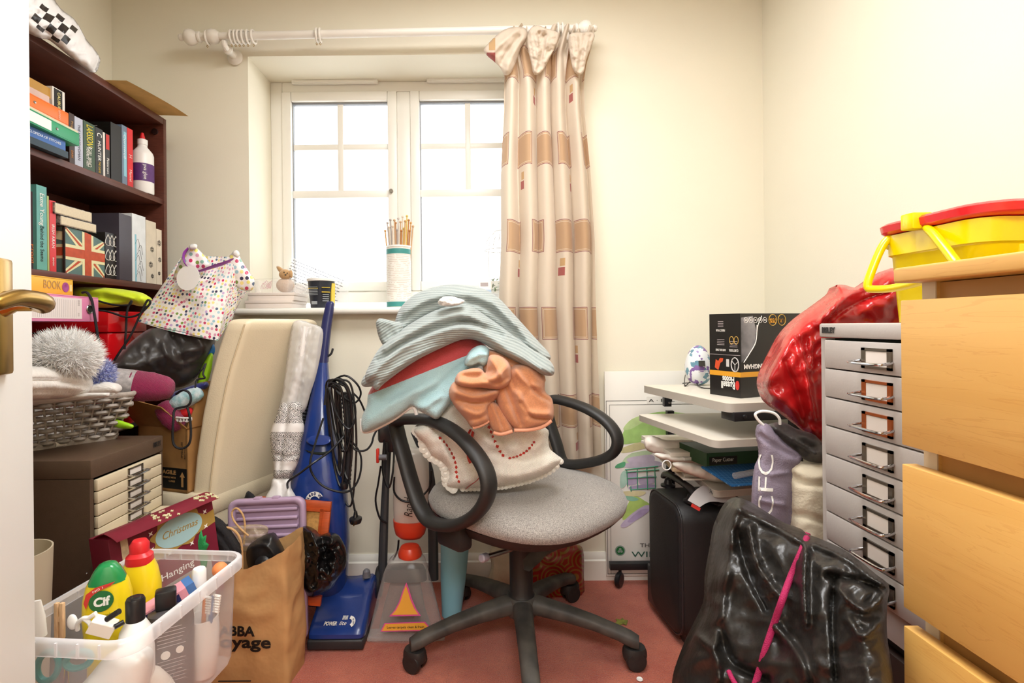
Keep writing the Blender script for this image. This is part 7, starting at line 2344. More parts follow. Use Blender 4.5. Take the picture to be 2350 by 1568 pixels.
for k, (c_, pl) in enumerate(wash):
    L = crom([(a, b, 0) for a, b in pl], 4, True)
    part(pst, 'watercolour_stroke', G().fpoly(fp, [pp_(p.x, p.y) for p in L][::-1], .0001 + .0001 * k, .0005 + .0001 * k), M('wash_' + c_[1:], c_, .6, var=.12, vscale=30), 0)
q = G()
for l in ([(1434, 1078), (1510, 1070)], [(1436, 1084), (1512, 1078)], [(1438, 1078), (1440, 1116)], [(1462, 1076), (1463, 1122)], [(1484, 1074), (1486, 1124)], [(1502, 1072), (1504, 1122)], [(1438, 1098), (1506, 1094)], [(1446, 1124), (1504, 1120)], [(1447, 1116), (1448, 1128)]):
    a, b = pp_(*l[0]), pp_(*l[1])
    q.tube([fp(a[0], a[1], .0022), fp(b[0], b[1], .0022)], .0019, 6, 1)
part(pst, 'green_pavilion_lines', q, M('green_ink', '#4a9a78', .6), 0)
tq = pp_(1423, 1264)
part(pst, 'crest', G().fpoly(fp, [(tq[0] + .020 * math.cos(t), tq[1] + .020 * math.sin(t)) for t in np.linspace(0, 6.283, 33)[:-1]], 0, .0008), M('grey_green_print', '#8d9a90', .5), 0)
part(pst, 'crest_disc', G().fpoly(fp, [(tq[0] + .0155 * math.cos(t), tq[1] + .0155 * math.sin(t)) for t in np.linspace(0, 6.283, 33)[:-1]], .0008, .0014), M('dark_green_print', '#1f6a35', .4), 0)
q = G()
for t in (math.pi / 2, math.pi / 2 + 2.1, math.pi / 2 + 4.2):
    q.fpoly(fp, [(tq[0] + .006 * math.cos(t) + .005 * math.cos(s_), tq[1] + .006 * math.sin(t) + .005 * math.sin(s_)) for s_ in np.linspace(0, 6.283, 13)[:-1]], .0014, .0019)
part(pst, 'crest_emblem', q, M('grey_green_print', '#8d9a90', .5), 0)
text(pst, 'THE', fp, pp_(1484, 1252)[0], pp_(1484, 1252)[1], .022, M('grey_letter', '#55524e', .5), .052, h=.0014)
text(pst, 'WIMBLEDON', fp, pp_(1449, 1273)[0], pp_(1470, 1273)[1], .031, M('deep_green_letter', '#2f5a48', .5), .30, align='LEFT', h=.0014)

# ------------------------------------------------------------------ computer desk on castors
m_lam = M('cream_laminate', '#e3dccd', .4, var=.05, vscale=14)
m_edge = M('grey_edging', '#b9b3a8', .45)
m_blk_steel = M('black_steel', '#1d1e20', .4)
zU, zL_, zB = .785, .690, .50
desk = thing('computer_desk', 'small cream computer desk with stacked shelves and black metal legs', 'desk', (.95, 1.7, 0))
def slab(name, pts, z, t, rad=.02):
    ring_ = rrect([V((a, b, 0)) for a, b in pts], rad, 4)
    g = G().loft([[p + UP * (z - t) for p in ring_], [p + UP * (z - .001) for p in ring_]])
    o = part(desk, name, g, m_edge, 30)
    g = G().loft([[p + UP * (z - .001) for p in ring_], [p + UP * z for p in ring_]])
    part(desk, name + '_surface', g, m_lam, 30)
uF, uN = F(1473, 884, zU), F(1672, 927, zU)
lF, lN = F(1462, 951, zL_), F(1640, 1012, zL_)
rt_ = V((.985, .17, 0)).normalized()
XR = 1.10
def quad(F_, N_):
    kF, kN = (XR - F_.x) / 1.0, (XR - N_.x) / rt_.x
    return [(F_.x, F_.y), (N_.x, N_.y), (min(XR, N_.x + rt_.x * kN), min(1.9, N_.y + rt_.y * kN)), (XR, min(2.0, F_.y + .02))]
slab('top_shelf', quad(uF, uN), zU, .024)
slab('keyboard_shelf', quad(lF, lN), zL_, .020)
bF, bN = F(1556, 1058, zB), F(1640, 1128, zB)
slab('lower_shelf', [(bF.x, bF.y), (bN.x, bN.y), (XR, bN.y + .08), (XR, bF.y)], zB, .020)
c = F(1700, 940, zU - .02)
d_ = rt_
o = uN + rt_ * .02 + UP * -.012
T = Matrix.Translation((0, 0, 0))
fb_ = Fr(V((uN.x, uN.y, zU - .047)) + rt_ * .012, rt_, UP)
part(desk, 'front_rail', G().fbox(fb_, 0, .30, 0, .024, -.05, .006, .002), m_blk_steel)
part(desk, 'bolt', G().lathe([(.006, 0), (.005, .004), (.001, .005)], fb_(.030, .012, .006), fb_.n, 12), m_blk_steel)
p = PX(1535, 930, .645)
for (px, yy_) in ((1533, 1.93),):
    b = P(px, 930, yy_)
    part(desk, 'upright', G().bx(b.x - .013, b.x + .013, yy_, yy_ + .02, zL_, zU - .024), m_blk_steel)
    part(desk, 'bolt', G().lathe([(.005, 0), (.004, .003), (.001, .004)], P(1536, 925, yy_ - .001), (0, -1, 0), 12), M('steel', '#b9b9b9', .25, 1.0))
    part(desk, 'upright', G().bx(b.x + .005, b.x + .03, yy_ + .02, yy_ + .04, .03, zL_ - .02), m_blk_steel)
part(desk, 'upright', G().bx(.90, .925, 1.50, 1.53, .05, zU - .03), m_blk_steel)
part(desk, 'upright', G().bx(1.07, 1.095, 1.93, 1.96, .05, zU - .03), m_blk_steel)
f0 = P(1397, 1295, 1.995)
part(desk, 'foot_rail', G().bx(f0.x, 1.095, 1.972, 1.997, f0.z - .014, f0.z + .012, .002), m_blk_steel)
cc = P(1426, 1322, 1.985)
g = G().lathe([(.006, 0), (.024, .0), (.028, .004), (.028, .016), (.024, .02), (.006, .02)], V((cc.x - .018, 1.985, .0285)), (.8, -.6, 0), 24)
g.cyl((cc.x - .005, 1.985, .05), (cc.x - .005, 1.985, f0.z - .01), .006, 10)
part(desk, 'castor', g, m_blkp)
part(desk, 'castor', G().lathe([(.006, 0), (.028, .0), (.028, .02), (.006, .02)], V((.91, 1.515, .0285)), (1, 0, 0), 20).cyl((.912, 1.515, .05), (.912, 1.515, .06), .006), m_blkp)

# egg, carton on the top shelf
c = F(1603, 884, zU)
he = P(1603, 793, c.y).z - zU
eg = NT('watercolour_egg_print', .35, 'Object')
n1_, n2_ = eg.noise(26, 3), eg.noise(40, 3)
ec = eg.mix(eg.math('GREATER_THAN', n1_, .56), '#eef0f2', eg.mix(n2_, '#2f6a86', '#8fb9c9'))
nt_ = nd(eg.nt, 'ShaderNodeTexNoise', Scale=30.0, Detail=2.0)
mp_ = nd(eg.nt, 'ShaderNodeMapping', Location=(3, 5, 1))
eg.nt.links.new(eg.vec, mp_.inputs[0])
eg.nt.links.new(mp_.outputs[0], nt_.inputs['Vector'])
ec = eg.mix(eg.math('GREATER_THAN', nt_.outputs[0], .60), ec, '#8a6aa8')
eg.color(ec)
r = thing('decorated_egg', 'large white egg ornament with blue and purple washes on the desk', 'ornament', c)
prof = []
for t in np.linspace(0, math.pi, 22):
    h_ = (1 - math.cos(t)) / 2
    prof.append((max(.0005, .0465 * math.sin(t) ** .92 * (1.06 - .30 * h_) * 1.03), he * h_))
part(r, 'shell', G().lathe(prof, c + UP * .0005, seg=36), eg.m, 180)
f2 = Fr(c + V((-.008, -.0485, he * .55)), (1, -.05, 0), (0, .15, 1))
part(r, 'label', G().fbox(f2, -.010, .010, -.006, .012, -.003, .0015), M('dark_silver_label', '#5a564e', .35, .4), 0)
part(r, 'small_print', G().fbox(f2, -.012, .012, -.022, -.0205, -.003, .0008).fbox(f2, -.012, .010, -.027, -.0255, -.003, .0008), M('grey_print', '#b3a7a6', .6), 0)
cable = G().tube([F(1567, 882, zU) + UP * .003, F(1588, 878, zU) + UP * .003, F(1574, 872, zU) + UP * .02, F(1572, 888, zU) + UP * .003, F(1590, 880, zU) + UP * .012, F(1610, 892, zU) + UP * .003, F(1650, 893, zU) + UP * .003], .0018, 6, 6)
solo('thin_cable', 'thin black cable curling around the foot of the egg ornament', 'cable', cable, m_cable)
# toaster-size carton, upside down
q0 = F(1700, 915, zU)
fdir_ = V((.92, .39, 0)).normalized()
sdir = V((-.39, .92, 0)).normalized()
hb = P(1700, 720, q0.y).z - zU
fk = Fr(V((q0.x, q0.y, zU + .0006)), fdir_, UP)
sd_ = Fr(V((q0.x, q0.y, zU + .0006)) + sdir * .108, -sdir, UP)
sd_.r = sd_.r * (.108 / .17)
kb_ = thing('appliance_box', 'black toaster carton standing upside down on the desk beside the egg', 'box', fk(.13, 0, -.08))
Wf, Ws = .27, .17
c4 = [fk(0, 0), fk(Wf, 0), fk(Wf, 0) + sdir * .108, fk(0, 0) + sdir * .108]
part(kb_, 'carton', G().loft([[p + UP * 0 for p in c4], [p + UP * hb for p in c4]]), M('black_glossy_card', '#1c1a19', .3, bump=.02, bscale=20), 0)
m_amber = M('amber_band', '#e2a02c', .4)
yb0 = hb * .245
part(kb_, 'amber_band', G().fbox(fk, 0, Wf, yb0, yb0 + .014, 0, .0006).fbox(sd_, 0, Ws, yb0, yb0 + .014, 0, .0006), m_amber, 0)
m_wr = m_wprint
def utext(fr_, s, a, b, size, mat, w=None, **k):
    text(kb_, s, fr_, a, b, size, mat, w, turn=math.pi, h=.001, **k)
utext(fk, 'BUCKINGHAM', .075, yb0 + .030, .017, m_wr, .125, bold=.0007)
utext(sd_, 'Russell', Ws - .066, yb0 * .58, .028, m_wr, .074, bold=.0006)
utext(sd_, 'Hobbs', Ws - .064, yb0 * .86, .024, m_wr, .064, bold=.0006)
part(kb_, 'red_badge', G().fpoly(sd_, [(Ws - .016 + .010 * math.cos(t), yb0 * .60 + .013 * math.sin(t)) for t in np.linspace(0, 6.283, 25)[:-1]], 0, .0012), M('red_print', '#c8322a', .5), 0)
m_sil = M('silver_photo_print', '#9a9aa0', .3, .4, var=.6, vscale=14)
part(kb_, 'kettle_picture', G().fpoly(fk, [(.004, hb * .95), (.05, hb * .97), (.062, hb * .80), (.056, hb * .62), (.030, hb * .50), (.004, hb * .42)], 0, .0005), m_sil, 0)
q = G()
q.tube([fk(a, b, .0008) for a, b in ((.066, hb * .86), (.060, hb * .66), (.034, hb * .52), (.012, hb * .42))], .0014, 6, 5)
q.tube([fk(a, b, .0008) for a, b in ((.085, hb * .97), (.070, hb * .86), (.064, hb * .74))], .0011, 6, 5)
part(kb_, 'handle_outline', q, m_wr, 0)
q = G()
def ringmark(fr_, a, b, r_, w):
    q.tube([fr_(a + r_ * math.cos(t), b + r_ * math.sin(t), .0006) for t in np.linspace(0, 6.283, 17)[:-1]], w, 5, 1, True)
for k in range(5):
    ringmark(fk, .022 + .019 * k, hb * .92, .0075, .0008)
    q.fbox(fk, .019 + .019 * k, .025 + .019 * k, hb * .92 - .002, hb * .92 + .002, 0, .001)
part(kb_, 'feature_icons', q, m_wr, 0)
q = G()
for k in range(2):
    ringmark(fk, .130 + .038 * k, hb * .92, .016, .0012)
for a in (.118, .088):
    ringmark(sd_, Ws - .020 if a > .1 else Ws - .045, hb * .68, .011, .0009)
part(kb_, 'gold_icons', q, M('gold_print', '#c9a24a', .4), 0)
utext(fk, '75%', .130, hb * .915, .017, m_amber, .026, bold=.0006)
utext(fk, '1.7L', .168, hb * .915, .015, m_amber, .022)
utext(sd_, 'QUIET BOIL', Ws - .034, hb * .56, .010, m_wr, .05)
utext(sd_, 'RAPID BOIL ZONES', Ws - .105, hb * .56, .009, m_wr, .055)
utext(sd_, 'PERFECT POUR', Ws - .105, hb * .80, .009, m_wr, .05)
q = G()
for k in range(4):
    q.fbox(sd_, Ws - .055, Ws - .015, hb * .60 + .005 * k, hb * .60 + .0015 + .005 * k, 0, .0006).fbox(sd_, Ws - .125, Ws - .085, hb * .62 + .005 * k, hb * .62 + .0015 + .005 * k, 0, .0006)
    q.fbox(sd_, Ws - .12, Ws - .09, hb * .84 + .005 * k, hb * .84 + .0015 + .005 * k, 0, .0006)
q.fbox(sd_, 0, Ws, hb * .50, hb * .505, 0, .0006)
part(kb_, 'small_print', q, M('grey_print', '#b3a7a6', .6), 0)
part(kb_, 'red_picture', G().fpoly(sd_, [(.03, hb * .34), (.05, hb * .31), (.062, hb * .40), (.075, hb * .42), (.078, hb * .46), (.06, hb * .46), (.05, hb * .42), (.036, hb * .44)], 0, .0006), M('orange_red_print', '#d4502a', .5), 0)
q = G()
ringmark(sd_, Ws - .028, hb * .39, .020, .0016)
for t in (.5, 2.6, 4.7):
    q.tube([sd_(Ws - .028, hb * .39, .0008), sd_(Ws - .028 + .018 * math.cos(t), hb * .39 + .018 * math.sin(t), .0008)], .001, 5, 1)
q.fbox(sd_, Ws - .075, Ws - .060, hb * .36, hb * .45, 0, .0008)
part(kb_, 'dial_picture', q, M('pale_grey_print', '#cfccc8', .5), 0)

# papers, paper cutter box, cutting mat on the lower shelves
gp_ = 'papers on the lower desk shelf'
m_pap = M('white_paper', '#efe7db', .7)
zz = zB + .001
random.seed(31)
pc = V((.80, 1.74, 0))
for k in range(9):
    t = .006 + .004 * (k % 3)
    solo('paper_sheaf', ['lowest', 'second lowest', 'third', 'fourth', 'fifth', 'sixth', 'seventh', 'eighth', 'topmost'][k] + ' sheaf in the untidy paper pile on the lower desk shelf', 'papers',
         G().box((.78 + random.uniform(-.03, .02) - .008 * k, 1.79 + random.uniform(-.02, .02), zz + t / 2), (.21, .26, t - .0006), random.uniform(-.25, .25), .001), M('paper_%d' % (k % 4), ['#ebe4d6', '#d8d2c6', '#e6d6b4', '#f0ece4'][k % 4], .7, var=.1, vscale=30), gp_, 0)
    zz += t
for k, (pl, lab, yy_) in enumerate((([(1478, 1010), (1492, 1000), (1510, 1004), (1530, 1010), (1600, 1012), (1620, 1030), (1610, 1058), (1560, 1052), (1500, 1040), (1482, 1030)], 'curled white paper bag hanging off the paper pile', 1.72), ([(1505, 1040), (1560, 1046), (1622, 1050), (1620, 1060), (1560, 1062), (1512, 1052)], 'loose beige sheets drooping below the curled paper bag', 1.66), ([(1545, 1062), (1600, 1066), (1680, 1100), (1650, 1108), (1600, 1095), (1556, 1078)], 'loose white sheets spilling towards the suitcase', 1.62))):
    solo('loose_papers', lab, 'papers', G().blob(pl, yy_, .016, .8, step=5, na=.006, ns=24, crease=.006, cs=2, seed=k), m_pap, gp_, 60)
part_ = thing('paper_roll', 'small white ring of paper tape sticking out of the pile', 'paper roll', P(1530, 1070, 1.6), gp_)
part(part_, 'ring', G().tube([P(1530 + 10 * math.cos(t), 1068 + 11 * math.sin(t), 1.6) for t in np.linspace(0, 6.283, 17)[:-1]], .0018, 6, 1, True), m_wplast)
gx = P(1622, 1055, 1.56)
fg = Fr((gx.x, gx.y, P(1622, 1073, 1.56).z), (.985, .17, 0), UP)
r = thing('paper_cutter_box', 'flat green paper cutter box under the keyboard shelf', 'box', fg(.14, 0, -.1))
hg = .042
c4 = [fg(0, 0), fg(.30, 0), fg(.30, 0) - fg.n * .16, fg(0, 0) - fg.n * .16]
part(r, 'carton', G().loft([[p for p in c4], [p + UP * hg for p in c4]]), M('dark_green_card', '#1f4a24', .4), 0)
part(r, 'black_panel', G().fbox(fg, .008, .100, .006, .030, 0, .0006), m_ink, 0)
text(r, 'Paper Cutter', fg, .053, .020, .016, M('pale_lettering', '#d9d9cf', .5), .070, h=.001)
bm_ = Fr(F(1700, 1100, .562), (.98, .2, 0), (-.14, .97, .12))
m_matb = NT('blue_cutting_mat', .5, 'Object')
xx_, yy__, _ = m_matb.xyz()
gl1 = m_matb.math('MAXIMUM', m_matb.math('GREATER_THAN', m_matb.math('FRACT', m_matb.math('MULTIPLY', xx_, 80.0)), .92), m_matb.math('GREATER_THAN', m_matb.math('FRACT', m_matb.math('MULTIPLY', yy__, 80.0)), .92))
m_matb.color(m_matb.mix(gl1, '#1f5f9a', '#6fa0c8'))
r = thing('cutting_mat', 'blue gridded cutting mat lying askew on the lower desk shelf', 'cutting mat', bm_(.05, 0, 0))
part(r, 'mat', G().fbox(bm_, -.055, .22, -.035, .10, -.004, 0, .001), m_matb.m, 0)
part(r, 'border', G().fbox(bm_, -.055, .22, -.035, -.028, 0, .0005).fbox(bm_, -.055, -.048, -.035, .10, 0, .0005), M('blue_mat_edge', '#2a76b8', .5), 0)
solo('glue_stick', 'clear cylinder lying on the blue cutting mat', 'tube', G().cyl(bm_(-.02, .0, .011), bm_(.09, .02, .011), .009, 16), m_clr)
solo('wooden_board', 'thin tan board edge wedged under the blue cutting mat', 'board', G().fbox(Fr(F(1662, 1090, .53), (.9, -.42, 0), (.2, .9, .1)), -.06, .09, -.02, .14, -.006, 0, .001), M('tan_card', '#b98a52', .7))

# ------------------------------------------------------------------ black suitcase
m_case = M('black_suitcase_fabric', '#1b1a1b', .55, bump=.15, bscale=350)
m_casee = M('black_suitcase_piping', '#29282a', .35)
n0, n1 = F(1563, 1497, .001), V((.577, 1.84, .001))
zt_ = .437
sx_ = (n1 - n0).normalized()
n1 = n0 + sx_ * .235
sy_ = V((sx_.y, -sx_.x, 0))
if sy_.x < 0:
    sy_ = -sy_
case = thing('suitcase', 'upright black cabin suitcase with raised handle and paper tag by the desk', 'suitcase', (n0 + n1) / 2 + sy_ * .1)
Lc, Tc = (n1 - n0).length, .24
def face_ring(h, ins, rad):
    pts2 = []
    a0, a1, b0, b1 = ins, Lc - ins, .025 + ins, zt_ - ins
    corners = [(a0, b0), (a1, b0), (a1, b1), (a0, b1)]
    q = [V((a, b, 0)) for a, b in corners]
    rr = rrect(q, rad, 6)
    return [n0 + sx_ * p.x + sy_ * h + UP * p.y for p in rr]
part(case, 'body', G().loft([face_ring(0, .02, .045), face_ring(.004, .008, .05), face_ring(.02, 0, .055), face_ring(Tc - .02, 0, .055), face_ring(Tc - .004, .008, .05), face_ring(Tc, .02, .045)]), m_case, 50)
for h_ in (.008, Tc - .008):
    part(case, 'piping', G().tube(face_ring(h_, .003, .052), .0032, 8, 1, True), m_casee, 180)
part(case, 'corner_guard', G().box(n0 + sx_ * (Lc - .03) + sy_ * .01 + UP * .09, (.10, .012, .13), math.atan2(sx_.y, sx_.x), .005), m_casee)
for a in (.05, Lc - .05):
    part(case, 'wheel', G().lathe([(.008, 0), (.025, 0), (.025, .02), (.008, .02)], n0 + sx_ * a + sy_ * .03 + UP * .026, sy_, 20), m_blkp)
hf = lambda a, h, z: n0 + sx_ * a + sy_ * h + UP * z
part(case, 'handle_socket', G().lathe([(.024, 0), (.024, .006), (.014, .010), (.010, .025)], hf(.205, .06, zt_), UP, 20), m_blkp)
part(case, 'handle_socket', G().lathe([(.024, 0), (.024, .006), (.014, .010), (.010, .025)], hf(.045, .06, zt_), UP, 20), m_blkp)
part(case, 'handle', G().tube([hf(.240, .06, zt_ + .022), hf(.222, .06, zt_ + .038), hf(.18, .06, zt_ + .044), hf(.10, .06, zt_ + .044), hf(.04, .06, zt_ + .040), hf(.01, .06, zt_ + .026)], [.010, .014, .014, .014, .014, .012], 12, 5, flat=.65, up=sy_), M('satin_black_plastic', '#201f20', .38))
part(case, 'leather_tab', G().box(hf(.035, .130, zt_ + .004), (.075, .045, .006), math.atan2(sx_.y, sx_.x) + .25, .002), m_blkp)
part(case, 'stud', G().lathe([(.005, 0), (.004, .003), (.001, .004)], hf(.04, .13, zt_ + .007), UP, 12), M('pale_brass', '#c8b98a', .3, .9))
def tagf(u, v):
    a = P(1578, 1150, 1.55).lerp(P(1606, 1166, 1.53), v)
    b_ = P(1614, 1114, 1.60).lerp(P(1648, 1152, 1.54), v)
    c_ = P(1652, 1120, 1.61).lerp(P(1692, 1148, 1.56), v)
    p = a.lerp(b_, u * 2) if u < .5 else b_.lerp(c_, u * 2 - 1)
    return p + UP * (.006 * math.sin(u * 7) + .002)
tagm = G().grid(tagf, 14, 6)
bmesh.ops.solidify(tagm.bm, geom=tagm.bm.faces[:], thickness=.0008)
lt = thing('luggage_tag', 'white folded paper luggage tag with red strip on the suitcase', 'tag', P(1640, 1140, 1.64))
part(lt, 'sheet', tagm, M('tag_paper', '#ece7e4', .6), 60)
ftg = Fr(P(1596, 1160, 1.528), P(1606, 1166, 1.53) - P(1578, 1150, 1.55), UP)
part(lt, 'red_strip', G().fbox(ftg, -.010, .016, -.010, .000, 0, .001), M('red_print', '#c8322a', .5), 0)
ft2 = Fr(P(1640, 1134, 1.565), V((1, .1, 0)), V((-.3, .6, .7)))
text(lt, 'Kurl', ft2, 0, 0, .022, M('grey_ink', '#6d6a70', .7), .03, h=.003, turn=-.6)

# ------------------------------------------------------------------ grey multi-drawer cabinet
m_grey_en = M('grey_enamel', '#b9b2ac', .4, bump=.04, bscale=300)
gX, gY0, gY1 = .607, .655, .935
gZ0, gZ1 = P(1875, 1352, .935).z, P(1871, 743, .935).z
grc = thing('drawer_cabinet', 'light grey metal cabinet of shallow drawers with chrome bow handles', 'cabinet', (gX + .18, (gY0 + gY1) / 2, gZ0))
g = G()
g.bx(gX + .004, gX + .38, gY0, gY0 + .012, gZ0, gZ1 - .026).bx(gX + .004, gX + .38, gY1 - .012, gY1, gZ0, gZ1 - .026).bx(gX + .37, gX + .38, gY0 + .012, gY1 - .012, gZ0, gZ1 - .026)
g.bx(gX + .004, gX + .37, gY0 + .012, gY1 - .012, gZ0, gZ0 + .052)
part(grc, 'body', g, m_grey_en)
part(grc, 'top', G().bx(gX, gX + .385, gY0, gY1, gZ1 - .024, gZ1, .003), m_grey_en)
fgc = Fr((gX, gY1, 0), (0, -1, 0), UP)
text(grc, 'BISLEY', fgc, .026, gZ1 - .012, .013, M('black_plastic', '#1b1a1c', .35), .034, h=.001, bold=.0007)
part(grc, 'inside_shade', G().bx(gX + .02, gX + .03, gY0 + .013, gY1 - .013, gZ0 + .05, gZ1 - .026), M('hole_shade_dark', '#1c2416', .8))  # dark sheet put in for the shade behind the drawer gaps
zt = gZ1 - .029
ptc = .05
m_copper = M('copper_label_frame', '#b8683a', .35, .8)
m_oldch = M('tarnished_metal', '#7d7468', .3, .9)
for k in range(8):
    d = G().bx(gX - .001, gX + .018, gY0 + .016, gY1 - .016, zt - ptc + .0022, zt, .0015)
    dr = part(grc, 'drawer', d, m_grey_en)
    fr = Fr((gX - .001, gY1, 0), (0, -1, 0), UP)
    w, hgt, a, b = .060, .032, .138, zt - ptc / 2
    fm = m_copper if k in (1, 2) else m_oldch
    q = G()
    t = .004
    q.fbox(fr, a - w / 2, a + w / 2, b - hgt / 2, b - hgt / 2 + t, 0, .003).fbox(fr, a - w / 2, a + w / 2, b + hgt / 2 - t, b + hgt / 2, 0, .003)
    q.fbox(fr, a - w / 2, a - w / 2 + t * 2, b - hgt / 2, b + hgt / 2, 0, .003).fbox(fr, a + w / 2 - t * 2, a + w / 2, b - hgt / 2, b + hgt / 2, 0, .003)
    part(dr, 'card_holder', q, fm)
    if k >= 5:
        part(dr, 'slot_shade', G().fbox(fr, a - w / 2, a + w / 2, b - hgt / 2, b + hgt / 2, 0, .0008), M('hole_shade_dark', '#1c2416', .8), 0)  # dark plate coloured for the shade in the card recess
    if k < 7:
        part(dr, 'label_card', G().fbox(fr, a - w / 2 + t * 2, a + w / 2 - t * 2, b - hgt / 2 + t, b + hgt / 2 - t * 1.2, .0006, .0018, .001), m_card_white, 0)
    q = G()
    e = .012
    q.tube([fr(a - w / 2 - .004, b - hgt * .12, 0), fr(a - w / 2 - .006, b - hgt * .2, .014), fr(a - w / 2 + .002, b - hgt * .22, .022), fr(a + w / 2 - .006, b - hgt * .22, .022), fr(a + w / 2 + .002, b - hgt * .2, .014), fr(a + w / 2, b - hgt * .12, 0)], .0022, 8, 4)
    part(dr, 'handle', q, m_chrome, label='chrome bow handle')
    zt -= ptc
# what the grey cabinet stands on
r = thing('low_cupboard', 'dark brown low cupboard beneath the grey drawer cabinet', 'cupboard', (gX + .2, .79, 0))
m_dbr = M('dark_brown_board', '#3a2c26', .5, var=.1, vscale=20)
part(r, 'body', G().bx(gX + .02, gX + .40, gY0 - .01, gY1 + .01, 0, gZ0 - .001, .002), m_dbr)
part(r, 'door', G().bx(gX + .004, gX + .02, gY0, gY1, .04, gZ0 - .02, .002), m_dbr)

# ------------------------------------------------------------------ birch chest of drawers
bw = NT('birch_veneer', .42, 'Object')
mpb = nd(bw.nt, 'ShaderNodeMapping', Scale=(6, 1.2, 14))
bw.nt.links.new(bw.vec, mpb.inputs[0])
nb1 = nd(bw.nt, 'ShaderNodeTexNoise', Scale=2.2, Detail=6.0, Distortion=1.2)
bw.nt.links.new(mpb.outputs[0], nb1.inputs['Vector'])
nb2 = nd(bw.nt, 'ShaderNodeTexNoise', Scale=16.0, Detail=4.0)
bw.nt.links.new(mpb.outputs[0], nb2.inputs['Vector'])
cmix = bw.mix(nb1.outputs[0], '#e6b76a', '#d09a4c')
streak = bw.math('GREATER_THAN', bw.math('SINE', bw.math('MULTIPLY', nb1.outputs[0], 60.0)), .93)
cmix = bw.mix(bw.math('MULTIPLY', streak, .28), cmix, '#c07f3a')
bw.color(bw.mix(bw.math('MULTIPLY', nb2.outputs[0], .3), cmix, '#dba95c'))
m_birch = bw.m
m_birch_e = M('pale_birch_edge', '#d9c3a0', .5)
m_rec = M('birch_frame', '#c08a48', .5, var=.1, vscale=20)
hX = .500
cY1, cY0 = P(2067, 800, 1.0).y * hX / P(2067, 800, 1.0).x, -.08
zs0, zs1 = PX(2057, 650, .495).z, PX(2057, 615, .495).z
ch = thing('chest_of_drawers', 'birch veneer chest of drawers in front of the grey cabinet', 'chest of drawers', (.72, .28, 0))
part(ch, 'top', G().bx(hX - .004, .93, cY0, cY1 + .006, zs0, zs1, .003, 3), m_birch)
cb = hX + .026
part(ch, 'side_panel', G().bx(cb, .92, cY1 - .020, cY1 - .002, 0, zs0), m_birch)
part(ch, 'side_edge', G().bx(cb - .0015, cb, cY1 - .020, cY1 - .002, 0, zs0), m_birch_e)
part(ch, 'side_panel', G().bx(cb, .92, cY0, cY0 + .018, 0, zs0), m_birch)
part(ch, 'frame', G().bx(cb + .004, .90, cY0 + .018, cY1 - .020, .03, zs0 - .001), m_rec)
tops = [PX(2067, 690, hX).z, PX(2075, 1066, hX).z, PX(2080, 1440, hX).z]
bots = [PX(2072, 1021, hX).z, PX(2079, 1397, hX).z]
dh = tops[1] - bots[1]
bots.append(tops[2] - dh)
tops.append(bots[2] - .025)
bots.append(tops[3] - dh)
tops.append(bots[3] - .025)
bots.append(max(.04, tops[4] - dh))
for a, b in zip(tops, bots):
    part(ch, 'drawer', G().bx(hX, hX + .017, cY0 + .002, cY1, b, a, .0012), m_birch)

# ------------------------------------------------------------------ yellow box with red lid
m_yb = M('bright_yellow_plastic', '#f0d400', .25, coat=.3)
m_rl = M('bright_red_plastic', '#e0252c', .25, coat=.3)
yl = thing('storage_box', 'yellow plastic box with clipped red lid and hinged handle on the grey cabinet', 'box', (.84, .78, gZ1))
f0 = PX(1998, 540, .655)
zl0, zl1 = f0.z - .004, f0.z + .014
yF, yN = f0.y, .655 * FPX / (2243 - CX)
def yr(x0, x1, y0, y1, z, r_):
    return [p + UP * z for p in rrect([V((x0, y0, 0)), V((x1, y0, 0)), V((x1, y1, 0)), V((x0, y1, 0))], r_, 6)]
zb0 = gZ1 + .001
zh = zl0 - zb0
g = G().loft([yr(.682, 1.0, yN + .018, yF - .011, zb0, .02), yr(.680, 1.004, yN + .016, yF - .010, zb0 + .006, .024), yr(.671, 1.02, yN + .010, yF - .005, zb0 + zh * .74, .03), yr(.670, 1.022, yN + .009, yF - .004, zb0 + zh * .75, .03), yr(.666, 1.034, yN + .006, yF - .002, zb0 + zh * .76, .032), yr(.665, 1.036, yN + .004, yF - .001, zl0 - .002, .032)])
part(yl, 'body', g, m_yb, 40)
q = G()
for yy_ in (yN + .016, ):
    for k in range(5):
        xk = .72 + .07 * k
        part(yl, 'rib', G().bx(xk, xk + .014, yy_ - .008, yy_ + .02, zb0 + zh * .2, zb0 + zh * .74, .004), m_yb)
g = G().loft([yr(.664, 1.048, yN - .008, yF + .008, zl0, .042), yr(.659, 1.053, yN - .013, yF + .013, zl0 + .004, .046), yr(.657, 1.055, yN - .015, yF + .015, zl1 - .004, .048), yr(.662, 1.05, yN - .010, yF + .010, zl1, .046), yr(.69, 1.03, yN + .02, yF - .02, zl1 + .004, .03)])
part(yl, 'lid', g, m_rl, 40, label='bright red lid')
cpx = PX(2090, 510, .655)
part(yl, 'clip', G().bx(.648, .68, cpx.y - .012, cpx.y + .012, zl0 - .002, zl1 + .005, .003), m_yb)
hA, hB_ = PX(2040, 548, .668), PX(2128, 522, .668)
hC, hD = PX(1992, 660, .63), PX(2185, 590, .63)
bar = [hA + V((.012, 0, -.0)), hA, PX(2020, 575, .655), PX(1994, 640, .635), PX(1992, 660, .633), PX(2004, 664, .635), PX(2045, 662, .64), PX(2100, 650, .64), PX(2160, 630, .637), PX(2195, 612, .635), PX(2186, 592, .638), PX(2145, 540, .655), hB_, hB_ + V((.012, 0, 0))]
part(yl, 'handle', G().tube(bar, .0062, 10, 4), m_yb, 180)
